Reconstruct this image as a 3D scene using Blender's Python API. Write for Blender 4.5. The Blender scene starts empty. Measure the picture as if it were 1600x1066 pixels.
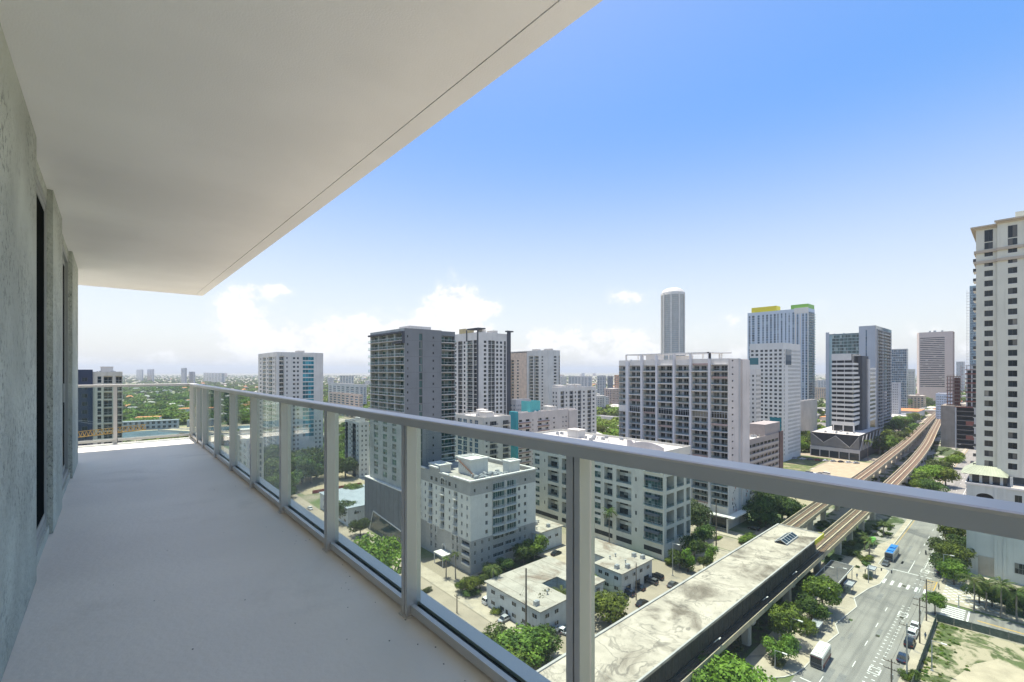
import bpy, math, random
import numpy as np
from mathutils import Matrix, Vector
random.seed(7); RNG = np.random.default_rng(11)
S = bpy.context.scene
COL = S.collection

# ---------------- camera, sky, sun, exposure ----------------
YAW = math.radians(41.45); CA, SA = math.cos(YAW), math.sin(YAW)
F = 711.0; H = 68.0; HOR = 580.0
cam = bpy.data.cameras.new('camera'); cam_o = bpy.data.objects.new('camera', cam); COL.objects.link(cam_o)
cam_o.location = (0, 0, H); cam_o.rotation_euler = (math.radians(90), 0, -YAW)
cam.sensor_width = 36; cam.lens = 36 * F / 1600; cam.shift_y = (HOR - 533) / 1600
cam.clip_start = 0.05; cam.clip_end = 60000
S.camera = cam_o
SUN_EL, SUN_AZ = 78.0, 86.0   # azimuth of the sun in the XY plane, degrees from +X towards +Y
sl = bpy.data.lights.new('sun', 'SUN'); sl.energy = 2.9; sl.angle = math.radians(0.5); sl.color = (1, .94, .83)
so = bpy.data.objects.new('sun', sl); COL.objects.link(so)
e, a = math.radians(SUN_EL), math.radians(SUN_AZ)
sd = Vector((math.cos(e) * math.cos(a), math.cos(e) * math.sin(a), math.sin(e)))
so.rotation_euler = sd.to_track_quat('Z', 'Y').to_euler(); so.location = (0, 0, 300)
S.view_settings.view_transform = 'Standard'; S.view_settings.look = 'None'
S.view_settings.exposure = 1.5; S.view_settings.gamma = 1; S.view_settings.use_curve_mapping = False

W = bpy.data.worlds.new('World'); S.world = W; W.use_nodes = True
wn = W.node_tree; wn.nodes.clear()
def N(t, k, **kw):
    n = t.nodes.new(k)
    for a_, b_ in kw.items(): setattr(n, a_, b_)
    return n
class X:
    """tiny expression helper for shader maths"""
    def __init__(s, t, sock): s.t, s.k = t, sock
    def _m(s, op, o=None, o2=None, clamp=False):
        n = N(s.t, 'ShaderNodeMath', operation=op, use_clamp=clamp); s.t.links.new(s.k, n.inputs[0])
        for i, q in ((1, o), (2, o2)):
            if q is None: continue
            if isinstance(q, X): s.t.links.new(q.k, n.inputs[i])
            else: n.inputs[i].default_value = q
        return X(s.t, n.outputs[0])
    def __add__(s, o): return s._m('ADD', o)
    def __sub__(s, o): return s._m('SUBTRACT', o)
    def __mul__(s, o): return s._m('MULTIPLY', o)
    def ramp(s, lo, hi):
        n = N(s.t, 'ShaderNodeMapRange', interpolation_type='SMOOTHSTEP'); s.t.links.new(s.k, n.inputs[0])
        n.inputs[1].default_value = lo; n.inputs[2].default_value = hi
        return X(s.t, n.outputs[0])
def sky():
    t = wn
    sk = N(t, 'ShaderNodeTexSky', sky_type='NISHITA'); sk.sun_disc = False
    sk.sun_elevation = math.radians(SUN_EL); sk.sun_rotation = math.radians(90 - SUN_AZ)
    sk.air_density = 1.0; sk.dust_density = 2.4; sk.ozone_density = 2.0; sk.altitude = 20
    tc = N(t, 'ShaderNodeTexCoord'); sp = N(t, 'ShaderNodeSeparateXYZ'); t.links.new(tc.outputs['Generated'], sp.inputs[0])
    x, y, z = (X(t, sp.outputs[i]) for i in range(3))
    az = X(t, sp.outputs[1])._m('ARCTAN2', x); el = z._m('ARCSINE')
    def noise(sc, det, vz=2.2, off=0.):
        cb = N(t, 'ShaderNodeCombineXYZ'); t.links.new((az + off).k, cb.inputs[0]); t.links.new((el * vz).k, cb.inputs[1])
        n = N(t, 'ShaderNodeTexNoise'); n.inputs['Scale'].default_value = sc; n.inputs['Detail'].default_value = det
        n.inputs['Roughness'].default_value = .58; t.links.new(cb.outputs[0], n.inputs['Vector']); return X(t, n.outputs[0])
    n1 = noise(9, 9, 1.3); n2 = noise(34, 6, 1.2, 3.); n3 = noise(3.1, 3, 1.5, 8)
    mass = ((el * -4.5) + .36)._m('MAXIMUM', -.32) + (n3 * .6 - .30)
    def puff(px, py, sx, sy, amp):
        nonlocal mass
        tt = (px - 800) / F; vx = SA + CA * tt; vy = CA - SA * tt
        A = math.atan2(vy, vx); hh = math.hypot(1, tt); E = math.atan((HOR - py) / F / hh)
        sx_, sy_ = sx / F / hh, sy / F / hh
        da = (az - A) * (1 / sx_); de = (el - E) * (1 / sy_)
        g = (da * da + de * de)._m('MULTIPLY', -1.0)._m('EXPONENT')
        mass = mass + g * amp
    for p in ((372, 470, 34, 40, .42), (432, 452, 34, 14, .42), (520, 520, 95, 42, .25), (395, 530, 100, 30, .17), (600, 530, 70, 30, .16), (705, 462, 42, 50, .46), (760, 480, 40, 26, .28), (690, 500, 70, 40, .22),
              (985, 463, 45, 13, .40), (830, 520, 60, 30, .2), (960, 530, 80, 26, .14), (1120, 495, 50, 18, .16), (1210, 488, 34, 14, .16), (1215, 300, 300, 60, -.12), (300, 560, 120, 20, .0)):
        if p[4]: puff(*p[:4], p[4] * 1.45)
    dens = mass + (n1 * 1.5 - .75) + (n2 * .5 - .25)
    n4 = noise(95, 5, 1.1, 5.)
    fine = dens + (n4 * .22 - .11); low_ = (el * 30)._m('MINIMUM', 1.0, clamp=True)
    m = (fine.ramp(.17, .40) * .84 + dens.ramp(-.06, .34) * .26)._m('MINIMUM', 1.0) * low_
    shade = (n1 * .4 + n2 * .4 + n4 * .2 + (fine * .12)).ramp(.36, .62)
    # bright sunlit cloud colour against the sky
    cl = N(t, 'ShaderNodeMix', data_type='RGBA'); t.links.new(shade.k, cl.inputs[0])
    cl.inputs[6].default_value = (3.15, 3.25, 3.45, 1); cl.inputs[7].default_value = (4.0, 3.98, 3.95, 1)
    # gentle grade of the whole sky dome: less contrast between zenith and horizon, a little more saturation
    sh = N(t, 'ShaderNodeSeparateColor', mode='HSV'); t.links.new(sk.outputs[0], sh.inputs[0])
    hs = N(t, 'ShaderNodeCombineColor', mode='HSV'); t.links.new((X(t, sh.outputs[0]) + .001).k, hs.inputs[0]); t.links.new((X(t, sh.outputs[1]) * (el.ramp(0., .52) * 1.10 + .33))._m('MINIMUM', 1.0).k, hs.inputs[1])
    t.links.new((X(t, sh.outputs[2])._m('POWER', .20) * 2.65).k, hs.inputs[2])
    mx = N(t, 'ShaderNodeMix', data_type='RGBA'); t.links.new((m * .92).k, mx.inputs[0])
    t.links.new(hs.outputs[0], mx.inputs[6]); t.links.new(cl.outputs[2], mx.inputs[7])
    bg = N(t, 'ShaderNodeBackground'); bg.inputs[1].default_value = .10
    out = N(t, 'ShaderNodeOutputWorld'); t.links.new(mx.outputs[2], bg.inputs[0]); t.links.new(bg.outputs[0], out.inputs[0])
sky()

# ---------------- place helpers (photo survey -> world metres) ----------------
def P(px, d): t = (px - 800) / F; return (d * (SA + CA * t), d * (CA - SA * t))
def G(px, py, z=0.): return P(px, F * (H - z) / (py - HOR))
def Yat(px, x): t = (px - 800) / F; return x * (CA - SA * t) / (SA + CA * t)
def Xat(px, y): t = (px - 800) / F; return y * (SA + CA * t) / (CA - SA * t)
def depth(x, y): return x * SA + y * CA
def Zat(py, x, y): return H - (py - HOR) * depth(x, y) / F

# ---------------- materials ----------------
MATS = {}
def mat(name, col, rough=.7, metal=0., var=.12, scale=.35, col2=None, bump=0., bscale=8., streak=0., spec=.4, dirt=None, dscale=.08, dlo=.5, dhi=.62, trans=0., detail=5., thr=None):
    if name in MATS: return MATS[name]
    m = bpy.data.materials.new(name); m.use_nodes = True; t = m.node_tree; b = t.nodes['Principled BSDF']
    b.inputs['Roughness'].default_value = rough; b.inputs['Metallic'].default_value = metal; b.inputs['Specular IOR Level'].default_value = spec
    ge = N(t, 'ShaderNodeNewGeometry')
    n = N(t, 'ShaderNodeTexNoise'); n.inputs['Scale'].default_value = scale; n.inputs['Detail'].default_value = detail
    t.links.new(ge.outputs['Position'], n.inputs['Vector'])
    lo, hi = thr or (.3, .7)
    f = X(t, n.outputs[0]).ramp(lo, hi)
    mx = N(t, 'ShaderNodeMix', data_type='RGBA'); t.links.new(f.k, mx.inputs[0])
    c1 = tuple(c * (1 - var) for c in col); c2 = col2 or tuple(min(1, c * (1 + var)) for c in col)
    mx.inputs[6].default_value = (*c1, 1); mx.inputs[7].default_value = (*c2, 1); outc = mx.outputs[2]
    if streak:
        mp = N(t, 'ShaderNodeMapping'); mp.inputs['Scale'].default_value = (1.2, 1.2, .06); t.links.new(ge.outputs['Position'], mp.inputs[0])
        n2 = N(t, 'ShaderNodeTexNoise'); n2.inputs['Scale'].default_value = .9; n2.inputs['Detail'].default_value = 6; t.links.new(mp.outputs[0], n2.inputs['Vector'])
        g = X(t, n2.outputs[0]).ramp(.5, .8) * streak
        m2 = N(t, 'ShaderNodeMix', data_type='RGBA'); t.links.new(g.k, m2.inputs[0]); t.links.new(outc, m2.inputs[6])
        m2.inputs[7].default_value = (*[c * .55 for c in col], 1); outc = m2.outputs[2]
    if dirt:
        n3 = N(t, 'ShaderNodeTexNoise'); n3.inputs['Scale'].default_value = dscale; n3.inputs['Detail'].default_value = 9; n3.inputs['Roughness'].default_value = .62
        n3.inputs['Distortion'].default_value = .6
        t.links.new(ge.outputs['Position'], n3.inputs['Vector'])
        g = X(t, n3.outputs[0]).ramp(dlo, dhi)
        m3 = N(t, 'ShaderNodeMix', data_type='RGBA'); t.links.new(g.k, m3.inputs[0]); t.links.new(outc, m3.inputs[6]); m3.inputs[7].default_value = (*dirt, 1); outc = m3.outputs[2]
    t.links.new(outc, b.inputs['Base Color'])
    if bump:
        n4 = N(t, 'ShaderNodeTexNoise'); n4.inputs['Scale'].default_value = bscale; n4.inputs['Detail'].default_value = 8; t.links.new(ge.outputs['Position'], n4.inputs['Vector'])
        bp = N(t, 'ShaderNodeBump'); bp.inputs['Strength'].default_value = bump; bp.inputs['Distance'].default_value = .02
        t.links.new(n4.outputs[0], bp.inputs['Height']); t.links.new(bp.outputs[0], b.inputs['Normal'])
    if trans:
        tr = N(t, 'ShaderNodeBsdfTranslucent'); t.links.new(outc, tr.inputs[0]); ms = N(t, 'ShaderNodeMixShader'); ms.inputs[0].default_value = trans
        t.links.new(b.outputs[0], ms.inputs[1]); t.links.new(tr.outputs[0], ms.inputs[2]); t.links.new(ms.outputs[0], t.nodes['Material Output'].inputs[0])
    MATS[name] = m; return m
def winglass(name, dark, blind, prob=.3, rough=.06):
    """window glass whose panes differ: some show blinds or curtains"""
    if name in MATS: return MATS[name]
    m = bpy.data.materials.new(name); m.use_nodes = True; t = m.node_tree; b = t.nodes['Principled BSDF']
    ge = N(t, 'ShaderNodeNewGeometry'); oi = N(t, 'ShaderNodeObjectInfo')
    r = (X(t, ge.outputs['Random Per Island']) + X(t, oi.outputs['Random']))._m('FRACT')
    f = r.ramp(1 - prob, 1.0)
    r2 = (r * 7.31)._m('FRACT')
    mx = N(t, 'ShaderNodeMix', data_type='RGBA'); t.links.new(f.k, mx.inputs[0]); mx.inputs[6].default_value = (*dark, 1); mx.inputs[7].default_value = (*blind, 1)
    hv = N(t, 'ShaderNodeHueSaturation'); t.links.new((r2 * 1.1 + .45).k, hv.inputs['Value']); t.links.new(mx.outputs[2], hv.inputs['Color'])
    t.links.new(hv.outputs[0], b.inputs['Base Color']); b.inputs['Roughness'].default_value = rough; b.inputs['Specular IOR Level'].default_value = .42
    MATS[name] = m; return m
def clearglass(name, tint, refl=.9):
    m = bpy.data.materials.new(name); m.use_nodes = True; t = m.node_tree; t.nodes.remove(t.nodes['Principled BSDF'])
    tr = N(t, 'ShaderNodeBsdfTransparent'); tr.inputs[0].default_value = (*tint, 1)
    gl = N(t, 'ShaderNodeBsdfGlossy'); gl.inputs['Roughness'].default_value = .0; gl.inputs[0].default_value = (refl, refl, refl, 1)
    lw = N(t, 'ShaderNodeLayerWeight'); lw.inputs[0].default_value = .5; ms = N(t, 'ShaderNodeMixShader')
    fr = X(t, lw.outputs['Facing'])._m('POWER', 5.0) * .75 + .035
    t.links.new(fr.k, ms.inputs[0]); t.links.new(tr.outputs[0], ms.inputs[1]); t.links.new(gl.outputs[0], ms.inputs[2]); t.links.new(ms.outputs[0], t.nodes['Material Output'].inputs[0])
    MATS[name] = m; return m
G_DARK = winglass('window_glass_dark', (.018, .026, .030), (.26, .25, .22), .16)
G_NAVY = winglass('window_glass_navy', (.012, .025, .035), (.06, .09, .11), .2)
G_GREEN = winglass('window_glass_green', (.035, .085, .085), (.25, .30, .28), .25)
G_BLUE = winglass('window_glass_blue', (.04, .09, .14), (.22, .28, .32), .25)
G_TEAL = winglass('window_glass_teal', (.02, .20, .25), (.05, .30, .35), .3)
G_RAIL = clearglass('railing_glass_far', (.76, .87, .85), .5)
FR_W = mat('window_frame_white', (.62, .62, .60), .5, var=.03); FR_D = mat('window_frame_dark', (.06, .065, .07), .5, var=.1)
FR_G = mat('window_frame_grey', (.3, .31, .32), .5, var=.05)

# ---------------- mesh builder ----------------
class MB:
    def __init__(s): s.v = []; s.f = []; s.m = []
    def quad(s, a, b, c, d, mi=0): i = len(s.v); s.v += [a, b, c, d]; s.f.append((i, i + 1, i + 2, i + 3)); s.m.append(mi)
    def poly(s, pts, mi=0): i = len(s.v); s.v += list(pts); s.f.append(tuple(range(i, i + len(pts)))); s.m.append(mi)
    def box(s, x0, x1, y0, y1, z0, z1, mi=0, skip=''):
        i = len(s.v); s.v += [(x0, y0, z0), (x1, y0, z0), (x1, y1, z0), (x0, y1, z0), (x0, y0, z1), (x1, y0, z1), (x1, y1, z1), (x0, y1, z1)]
        for k, q in (('b', (3, 2, 1, 0)), ('t', (4, 5, 6, 7)), ('s', (0, 1, 5, 4)), ('e', (1, 2, 6, 5)), ('n', (2, 3, 7, 6)), ('w', (3, 0, 4, 7))):
            if k in skip: continue
            s.f.append(tuple(i + j for j in q)); s.m.append(mi)
    def cbox(s, c, sz, rz=0., mi=0):
        """box centred in x,y with its base at c.z, turned by rz"""
        i = len(s.v); cx, cy, cz = c; a, b, h = sz[0] / 2, sz[1] / 2, sz[2]; co, si = math.cos(rz), math.sin(rz)
        for z in (0, h):
            for (x, y) in ((-a, -b), (a, -b), (a, b), (-a, b)): s.v.append((cx + x * co - y * si, cy + x * si + y * co, cz + z))
        for q in ((3, 2, 1, 0), (4, 5, 6, 7), (0, 1, 5, 4), (1, 2, 6, 5), (2, 3, 7, 6), (3, 0, 4, 7)): s.f.append(tuple(i + j for j in q)); s.m.append(mi)
    def bar(s, p, q, w, h=None, mi=0, n=4):
        """prism between two points"""
        p, q = Vector(p), Vector(q); d = (q - p); 
        if d.length < 1e-6: return
        d.normalize(); u = d.cross(Vector((0, 0, 1)));
        if u.length < .05: u = Vector((1, 0, 0))
        u.normalize(); v = u.cross(d); h = h or w; i = len(s.v)
        for c in (p, q):
            for k in range(n):
                a_ = 2 * math.pi * (k + .5) / n; r = math.sqrt(2) / 2 if n == 4 else .5
                s.v.append(tuple(c + u * math.cos(a_) * w * r + v * math.sin(a_) * h * r))
        for k in range(n): s.f.append((i + k, i + (k + 1) % n, i + n + (k + 1) % n, i + n + k)); s.m.append(mi)
        s.f.append(tuple(i + n - 1 - k for k in range(n))); s.f.append(tuple(i + n + k for k in range(n))); s.m += [mi, mi]
    def tube(s, pts, rs, n=8, mi=0, cap=True):
        i = len(s.v); pts = [Vector(p) for p in pts]
        for j, p in enumerate(pts):
            d = (pts[min(j + 1, len(pts) - 1)] - pts[max(j - 1, 0)]).normalized(); u = d.orthogonal().normalized() if abs(d.z) < .95 else Vector((1, 0, 0))
            if abs(d.z) < .95: u = d.cross(Vector((0, 0, 1))).normalized()
            v = d.cross(u).normalized()
            for k in range(n): a_ = 2 * math.pi * k / n; s.v.append(tuple(p + (u * math.cos(a_) + v * math.sin(a_)) * rs[j]))
        for j in range(len(pts) - 1):
            for k in range(n): s.f.append((i + j * n + k, i + j * n + (k + 1) % n, i + (j + 1) * n + (k + 1) % n, i + (j + 1) * n + k)); s.m.append(mi)
        if cap: s.f.append(tuple(i + k for k in range(n))[::-1]); s.f.append(tuple(i + (len(pts) - 1) * n + k for k in range(n))); s.m += [mi, mi]
    def prism(s, pts, z0, z1, mi=0):
        """pts: ccw footprint"""
        n = len(pts); i = len(s.v); s.v += [(x, y, z0) for x, y in pts] + [(x, y, z1) for x, y in pts]
        for k in range(n): s.f.append((i + k, i + (k + 1) % n, i + n + (k + 1) % n, i + n + k)); s.m.append(mi)
        s.f.append(tuple(i + n + k for k in range(n))); s.m.append(mi)
    def mesh(s, name, mats, off=(0, 0, 0), smooth=False):
        me = bpy.data.meshes.new(name); ox, oy, oz = off
        me.from_pydata([(x - ox, y - oy, z - oz) for x, y, z in s.v], [], s.f)
        for m in mats: me.materials.append(m)
        if len(mats) > 1: me.polygons.foreach_set('material_index', s.m)
        if smooth: me.polygons.foreach_set('use_smooth', [True] * len(s.f))
        me.update(); return me
    def obj(s, name, mats, parent=None, smooth=False, **tags):
        if not s.f: return None
        if not isinstance(mats, (list, tuple)): mats = [mats]
        off = tuple(parent['_o']) if parent is not None and '_o' in parent else (0, 0, 0)
        o = bpy.data.objects.new(name, s.mesh(name, mats, off, smooth)); COL.objects.link(o)
        if parent is not None: o.parent = parent
        for k, v in tags.items(): o[k] = v
        return o
def thing(name, label, cat, loc, group=None, rz=0.):
    o = bpy.data.objects.new(name, None); COL.objects.link(o); o.location = loc; o.rotation_euler = (0, 0, rz); o.empty_display_size = .3
    o['label'] = label; o['category'] = cat
    if group: o['group'] = group
    o['_o'] = list(loc) if rz == 0 else [0, 0, 0]
    ROOTS.append(o); return o
ROOTS = []
def struct(name, mb, m, **k): return mb.obj(name, m, kind='structure', **k)
def ref(name, me, parent, loc, rz=0., sc=None, **tags):
    o = bpy.data.objects.new(name, me); COL.objects.link(o); o.location = loc; o.rotation_euler = (0, 0, rz)
    if sc: o.scale = sc
    if parent is not None: o.parent = parent
    for k, v in tags.items(): o[k] = v
    return o
def copy_tree(o, parent=None):
    c = o.copy(); COL.objects.link(c); c.parent = parent
    for ch in list(o.children): copy_tree(ch, c)
    if parent is None: ROOTS.append(c)
    return c

# ---------------- buildings ----------------
MESHC = {}
def win_mesh(w, h, mul=1, tr=0, fr=FR_W, gl=G_DARK, fw=.07, sill=False, arch=False):
    key = ('w', round(w, 1), round(h, 1), mul, tr, fr.name, gl.name, fw, sill, arch)
    if key in MESHC: return MESHC[key]
    w, h = round(w, 1), round(h, 1); b = MB(); a = w / 2
    def ring(x0, x1, z0, z1, mi):
        pass
    b.box(-a, a, 0, .06, 0, fw, 0, 'bn'); b.box(-a, a, 0, .06, h - fw, h, 0, 'tn')
    b.box(-a, -a + fw, 0, .06, fw, h - fw, 0, 'tbwn'); b.box(a - fw, a, 0, .06, fw, h - fw, 0, 'tben')
    xs = [-a + fw + (w - 2 * fw) * k / (mul + 1) for k in range(mul + 2)]; zs = [fw + (h - 2 * fw) * k / (tr + 1) for k in range(tr + 2)]
    for x in xs[1:-1]: b.box(x - .03, x + .03, 0.01, .06, fw, h - fw, 0, 'tbn')
    for z in zs[1:-1]: b.box(-a + fw, a - fw, 0.015, .06, z - .03, z + .03, 0, 'ewn')
    for i in range(len(xs) - 1):
        for j in range(len(zs) - 1): b.quad((xs[i], .045, zs[j]), (xs[i + 1], .045, zs[j]), (xs[i + 1], .045, zs[j + 1]), (xs[i], .045, zs[j + 1]), 1)
    if sill: b.box(-a - .12, a + .12, -.32, 0, -.14, 0, 2)
    MESHC[key] = b.mesh('window', [fr, gl, FR_W]); return MESHC[key]
def rail_mesh(L, kind='glass', h=1.05, m=None, side=0.):
    key = ('r', round(L, 1), kind, h, m and m.name, side)
    if key in MESHC: return MESHC[key]
    L = round(L, 1); a = L / 2; b = MB(); b.box(-a, a, -.03, .03, h - .06, h, 0)
    if kind == 'glass':
        b.quad((-a, 0, .04), (a, 0, .04), (a, 0, h - .06), (-a, 0, h - .06), 1)
        for x in (-a + .03, 0, a - .03): b.box(x - .025, x + .025, -.025, .025, 0, h - .06, 0, 'tb')
    else:
        b.box(-a, a, -.02, .02, .08, .12, 0); n = max(2, int(L / (.22 if kind == 'bars' else .4)))
        for k in range(n + 1): x = -a + .02 + (L - .04) * k / n; b.box(x - .014, x + .014, -.014, .014, .12, h - .06, 0, 'tb')
    if side:
        for x in (-a, a): b.box(x - .03, x + .03, 0, side, h - .06, h, 0); b.quad((x, 0, .04), (x, side, .04), (x, side, h - .06), (x, 0, h - .06), 1 if kind == 'glass' else 0) if kind == 'glass' else [b.box(x - .014, x + .014, side * q / 5, side * q / 5 + .028, 0, h - .06, 0, 'tb') for q in range(1, 6)]
    MESHC[key] = b.mesh('balcony_railing', [m or FR_W, G_RAIL]); return MESHC[key]
def slab_mesh(L, dp, th, m):
    key = ('s', round(L, 1), round(dp, 1), th, m.name)
    if key in MESHC: return MESHC[key]
    b = MB(); b.box(-round(L, 1) / 2, round(L, 1) / 2, 0, dp, -th, 0); MESHC[key] = b.mesh('balcony_slab', [m]); return MESHC[key]
SMALL = {'flank_railing', 'mural_mark', 'mural_red_mark', 'joint', 'arch_trim', 'side_band', 'podium_panel', 'louvre', 'awning_rib', 'mullion', 'sun_shade', 'rooftop_frame', 'brown_band', 'spandrel_panel', 'garage_opening'}
class Bld:
    def __init__(s, name, label, x0, x1, y0, y1, z0=0., cat='building', group=None, loc=None):
        s.x0, s.x1, s.y0, s.y1 = x0, x1, y0, y1
        s.root = thing(name, label, cat, loc or ((x0 + x1) / 2, (y0 + y1) / 2, z0), group); s.items = {}; s.parts = {}
    def mb(s, name, m): 
        if name not in s.parts: s.parts[name] = (MB(), m)
        return s.parts[name][0]
    def put(s, name, me, pos, face):
        s.items.setdefault(name, []).append((me, pos, 0. if face == 'S' else -math.pi / 2))
    def face(s, face, a0, a1, z0, z1, cols, floors, wall, wm, at=None, dep=.14):
        """a wall with real openings. cols: (a, b, spec); spec: dict(k, s, h, ...) ; floors: list of floor levels"""
        b = s.mb(wall, wm); pl = at if at is not None else (s.x0 if face == 'W' else s.y0)
        def pt(u, z, d=0.): return (pl + d, u, z) if face == 'W' else (u, pl + d, z)
        def q(u0, u1, za, zb, d=0., bb=None, mi=0):
            if u1 - u0 < 1e-4 or zb - za < 1e-4: return
            (bb or b).quad(pt(u0, za, d), pt(u1, za, d), pt(u1, zb, d), pt(u0, zb, d), mi)
        cur = a0
        for (ua, ub, sp) in sorted(cols, key=lambda c: c[0]):
            if ub <= a0 or ua >= a1 or ub - ua < .05: continue
            ua, ub = max(ua, a0 + .01), min(ub, a1 - .01)
            q(cur, ua, z0, z1); cur = ub; zc = z0; D = sp.get('d', dep)
            for fi, zf in enumerate(floors):
                if sp.get('rows') and fi not in sp['rows']: continue
                zs, zt = zf + sp.get('s', .9), zf + sp.get('s', .9) + sp.get('h', 1.5)
                if zs < zc or zt > z1: continue
                q(ua, ub, zc, zs); zc = zt; uc = (ua + ub) / 2; k = sp.get('k', 'win'); w = ub - ua
                rb = s.mb(sp['rm'][0], sp['rm'][1]) if 'rm' in sp else b
                for (A, B_, C, E_) in ((pt(ua, zs), pt(ub, zs), pt(ub, zs, D), pt(ua, zs, D)), (pt(ua, zt), pt(ub, zt), pt(ub, zt, D), pt(ua, zt, D)),
                                       (pt(ua, zs), pt(ua, zt), pt(ua, zt, D), pt(ua, zs, D)), (pt(ub, zs), pt(ub, zt), pt(ub, zt, D), pt(ub, zs, D))): rb.quad(A, B_, C, E_)
                if k == 'win':
                    s.put(sp.get('n', 'window'), win_mesh(w, zt - zs, sp.get('mul', 1), sp.get('tr', 0), sp.get('fr', FR_W), sp.get('gl', G_DARK), sp.get('fw', .07), sp.get('sill', False)), pt(uc, zs, D), face)
                elif k == 'dark': q(ua, ub, zs, zt, D, s.mb('interior', mat('dark_interior', (.03, .03, .032), .9)))
                elif k == 'log':
                    q(ua, ub, zs, zt, D, s.mb(sp['bm'][0], sp['bm'][1]) if 'bm' in sp else b)
                    for (f0, f1, ws, wh) in sp.get('wins', ((.1, .6, .05, 2.1),)):
                        wx = ua + w * (f0 + f1) / 2; s.put('window' if ws > .5 else 'balcony_door', win_mesh(w * (f1 - f0), wh, 1, sp.get('tr', 0), sp.get('fr', FR_W), sp.get('gl', G_DARK)), pt(wx, zs + ws, D - .07), face)
                    if sp.get('rail', 'glass'): s.put('balcony_railing', rail_mesh(w, sp.get('rail', 'glass'), 1.05, sp.get('rmat')), pt(uc, zs, .06), face)
                if sp.get('proj'):
                    pj = sp['proj']; mm = sp.get('smat', wm)
                    L = w + sp.get('over', .3); s.put('balcony_slab', slab_mesh(L, pj, .22, mm), pt(uc, zs, -pj), face)
                    s.put('balcony_railing', rail_mesh(L - .1, sp.get('rail', 'glass'), 1.05, sp.get('rmat'), side=pj - .1), pt(uc, zs, -pj + .06), face)
            q(ua, ub, zc, z1)
        q(cur, a1, z0, z1)
    def shell(s, z0, z1, wall, wm, roofm=None, par=.9, W=True, S_=True, sides='en', lip=.25):
        b = s.mb(wall, wm)
        if not W: b.quad((s.x0, s.y0, z0), (s.x0, s.y1, z0), (s.x0, s.y1, z1), (s.x0, s.y0, z1))
        if not S_: b.quad((s.x0, s.y0, z0), (s.x1, s.y0, z0), (s.x1, s.y0, z1), (s.x0, s.y0, z1))
        b.quad((s.x1, s.y0, z0), (s.x1, s.y1, z0), (s.x1, s.y1, z1), (s.x1, s.y0, z1)); b.quad((s.x0, s.y1, z0), (s.x1, s.y1, z0), (s.x1, s.y1, z1), (s.x0, s.y1, z1))
        if roofm:
            zr = z1 - par; s.mb('roof', roofm).quad((s.x0 + lip, s.y0 + lip, zr), (s.x1 - lip, s.y0 + lip, zr), (s.x1 - lip, s.y1 - lip, zr), (s.x0 + lip, s.y1 - lip, zr))
            pb = s.mb('parapet', wm); X0, X1, Y0, Y1 = s.x0, s.x1, s.y0, s.y1
            o_, i_ = 0.0, lip
            for (A, B_) in (((X0, Y0), (X1, Y0)), ((X1, Y0), (X1, Y1)), ((X1, Y1), (X0, Y1)), ((X0, Y1), (X0, Y0))): pass
            ring = [(X0, Y0), (X1, Y0), (X1, Y1), (X0, Y1)]; inn = [(X0 + i_, Y0 + i_), (X1 - i_, Y0 + i_), (X1 - i_, Y1 - i_), (X0 + i_, Y1 - i_)]
            for k in range(4):
                a_, c_ = ring[k], ring[(k + 1) % 4]; ai, ci = inn[k], inn[(k + 1) % 4]
                pb.quad((*a_, z1), (*c_, z1), (*ci, z1), (*ai, z1)); pb.quad((*ai, zr), (*ci, zr), (*ci, z1), (*ai, z1))
    def piece(s, name, m, *bx):
        b = MB(); b.box(*bx); return b.obj(name, m, s.root)
    def done(s, limit=300):
        for n, (b, m) in s.parts.items():
            o = b.obj(n, m, s.root)
            if o and n in SMALL: o['kind'] = 'stuff'
        off = Vector(s.root['_o'])
        for n, its in s.items.items():
            its.sort(key=lambda it: depth(it[1][0], it[1][1]))
            for me, pos, rz in its[:limit]: ref(n, me, s.root, Vector(pos) - off, rz)
            rest = its[limit:]
            if rest:
                join(n + 's' if not n.endswith('s') else n + '_rest', [(me, Matrix.Translation(Vector(pos) - off) @ Matrix.Rotation(rz, 4, 'Z')) for me, pos, rz in rest], s.root)
        return s.root
def join(name, lst, parent=None, **tags):
    """join many placed meshes into one object"""
    cache = {}; V = []; Fs = []; Ls = []; MI = []; mats = []; nv = 0
    for me, M in lst:
        if me.name not in cache:
            co = np.empty(len(me.vertices) * 3); me.vertices.foreach_get('co', co); lt = np.empty(len(me.polygons), int); me.polygons.foreach_get('loop_total', lt)
            li = np.empty(len(me.loops), int); me.loops.foreach_get('vertex_index', li); mi = np.empty(len(me.polygons), int); me.polygons.foreach_get('material_index', mi)
            mp = []
            for m in me.materials:
                if m not in mats: mats.append(m)
                mp.append(mats.index(m))
            cache[me.name] = (co.reshape(-1, 3), lt, li, np.array(mp)[mi] if mp else mi)
        co, lt, li, mi = cache[me.name]; A = np.array(M)
        V.append(co @ A[:3, :3].T + A[:3, 3]); Ls.append(li + nv); Fs.append(lt); MI.append(mi); nv += len(co)
    V = np.concatenate(V); Ls = np.concatenate(Ls); Fs = np.concatenate(Fs); MI = np.concatenate(MI)
    o = np_obj(name, V, Ls, Fs, mats, MI, parent); o['kind'] = 'stuff'
    for k, v in tags.items(): o[k] = v
    return o
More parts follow.
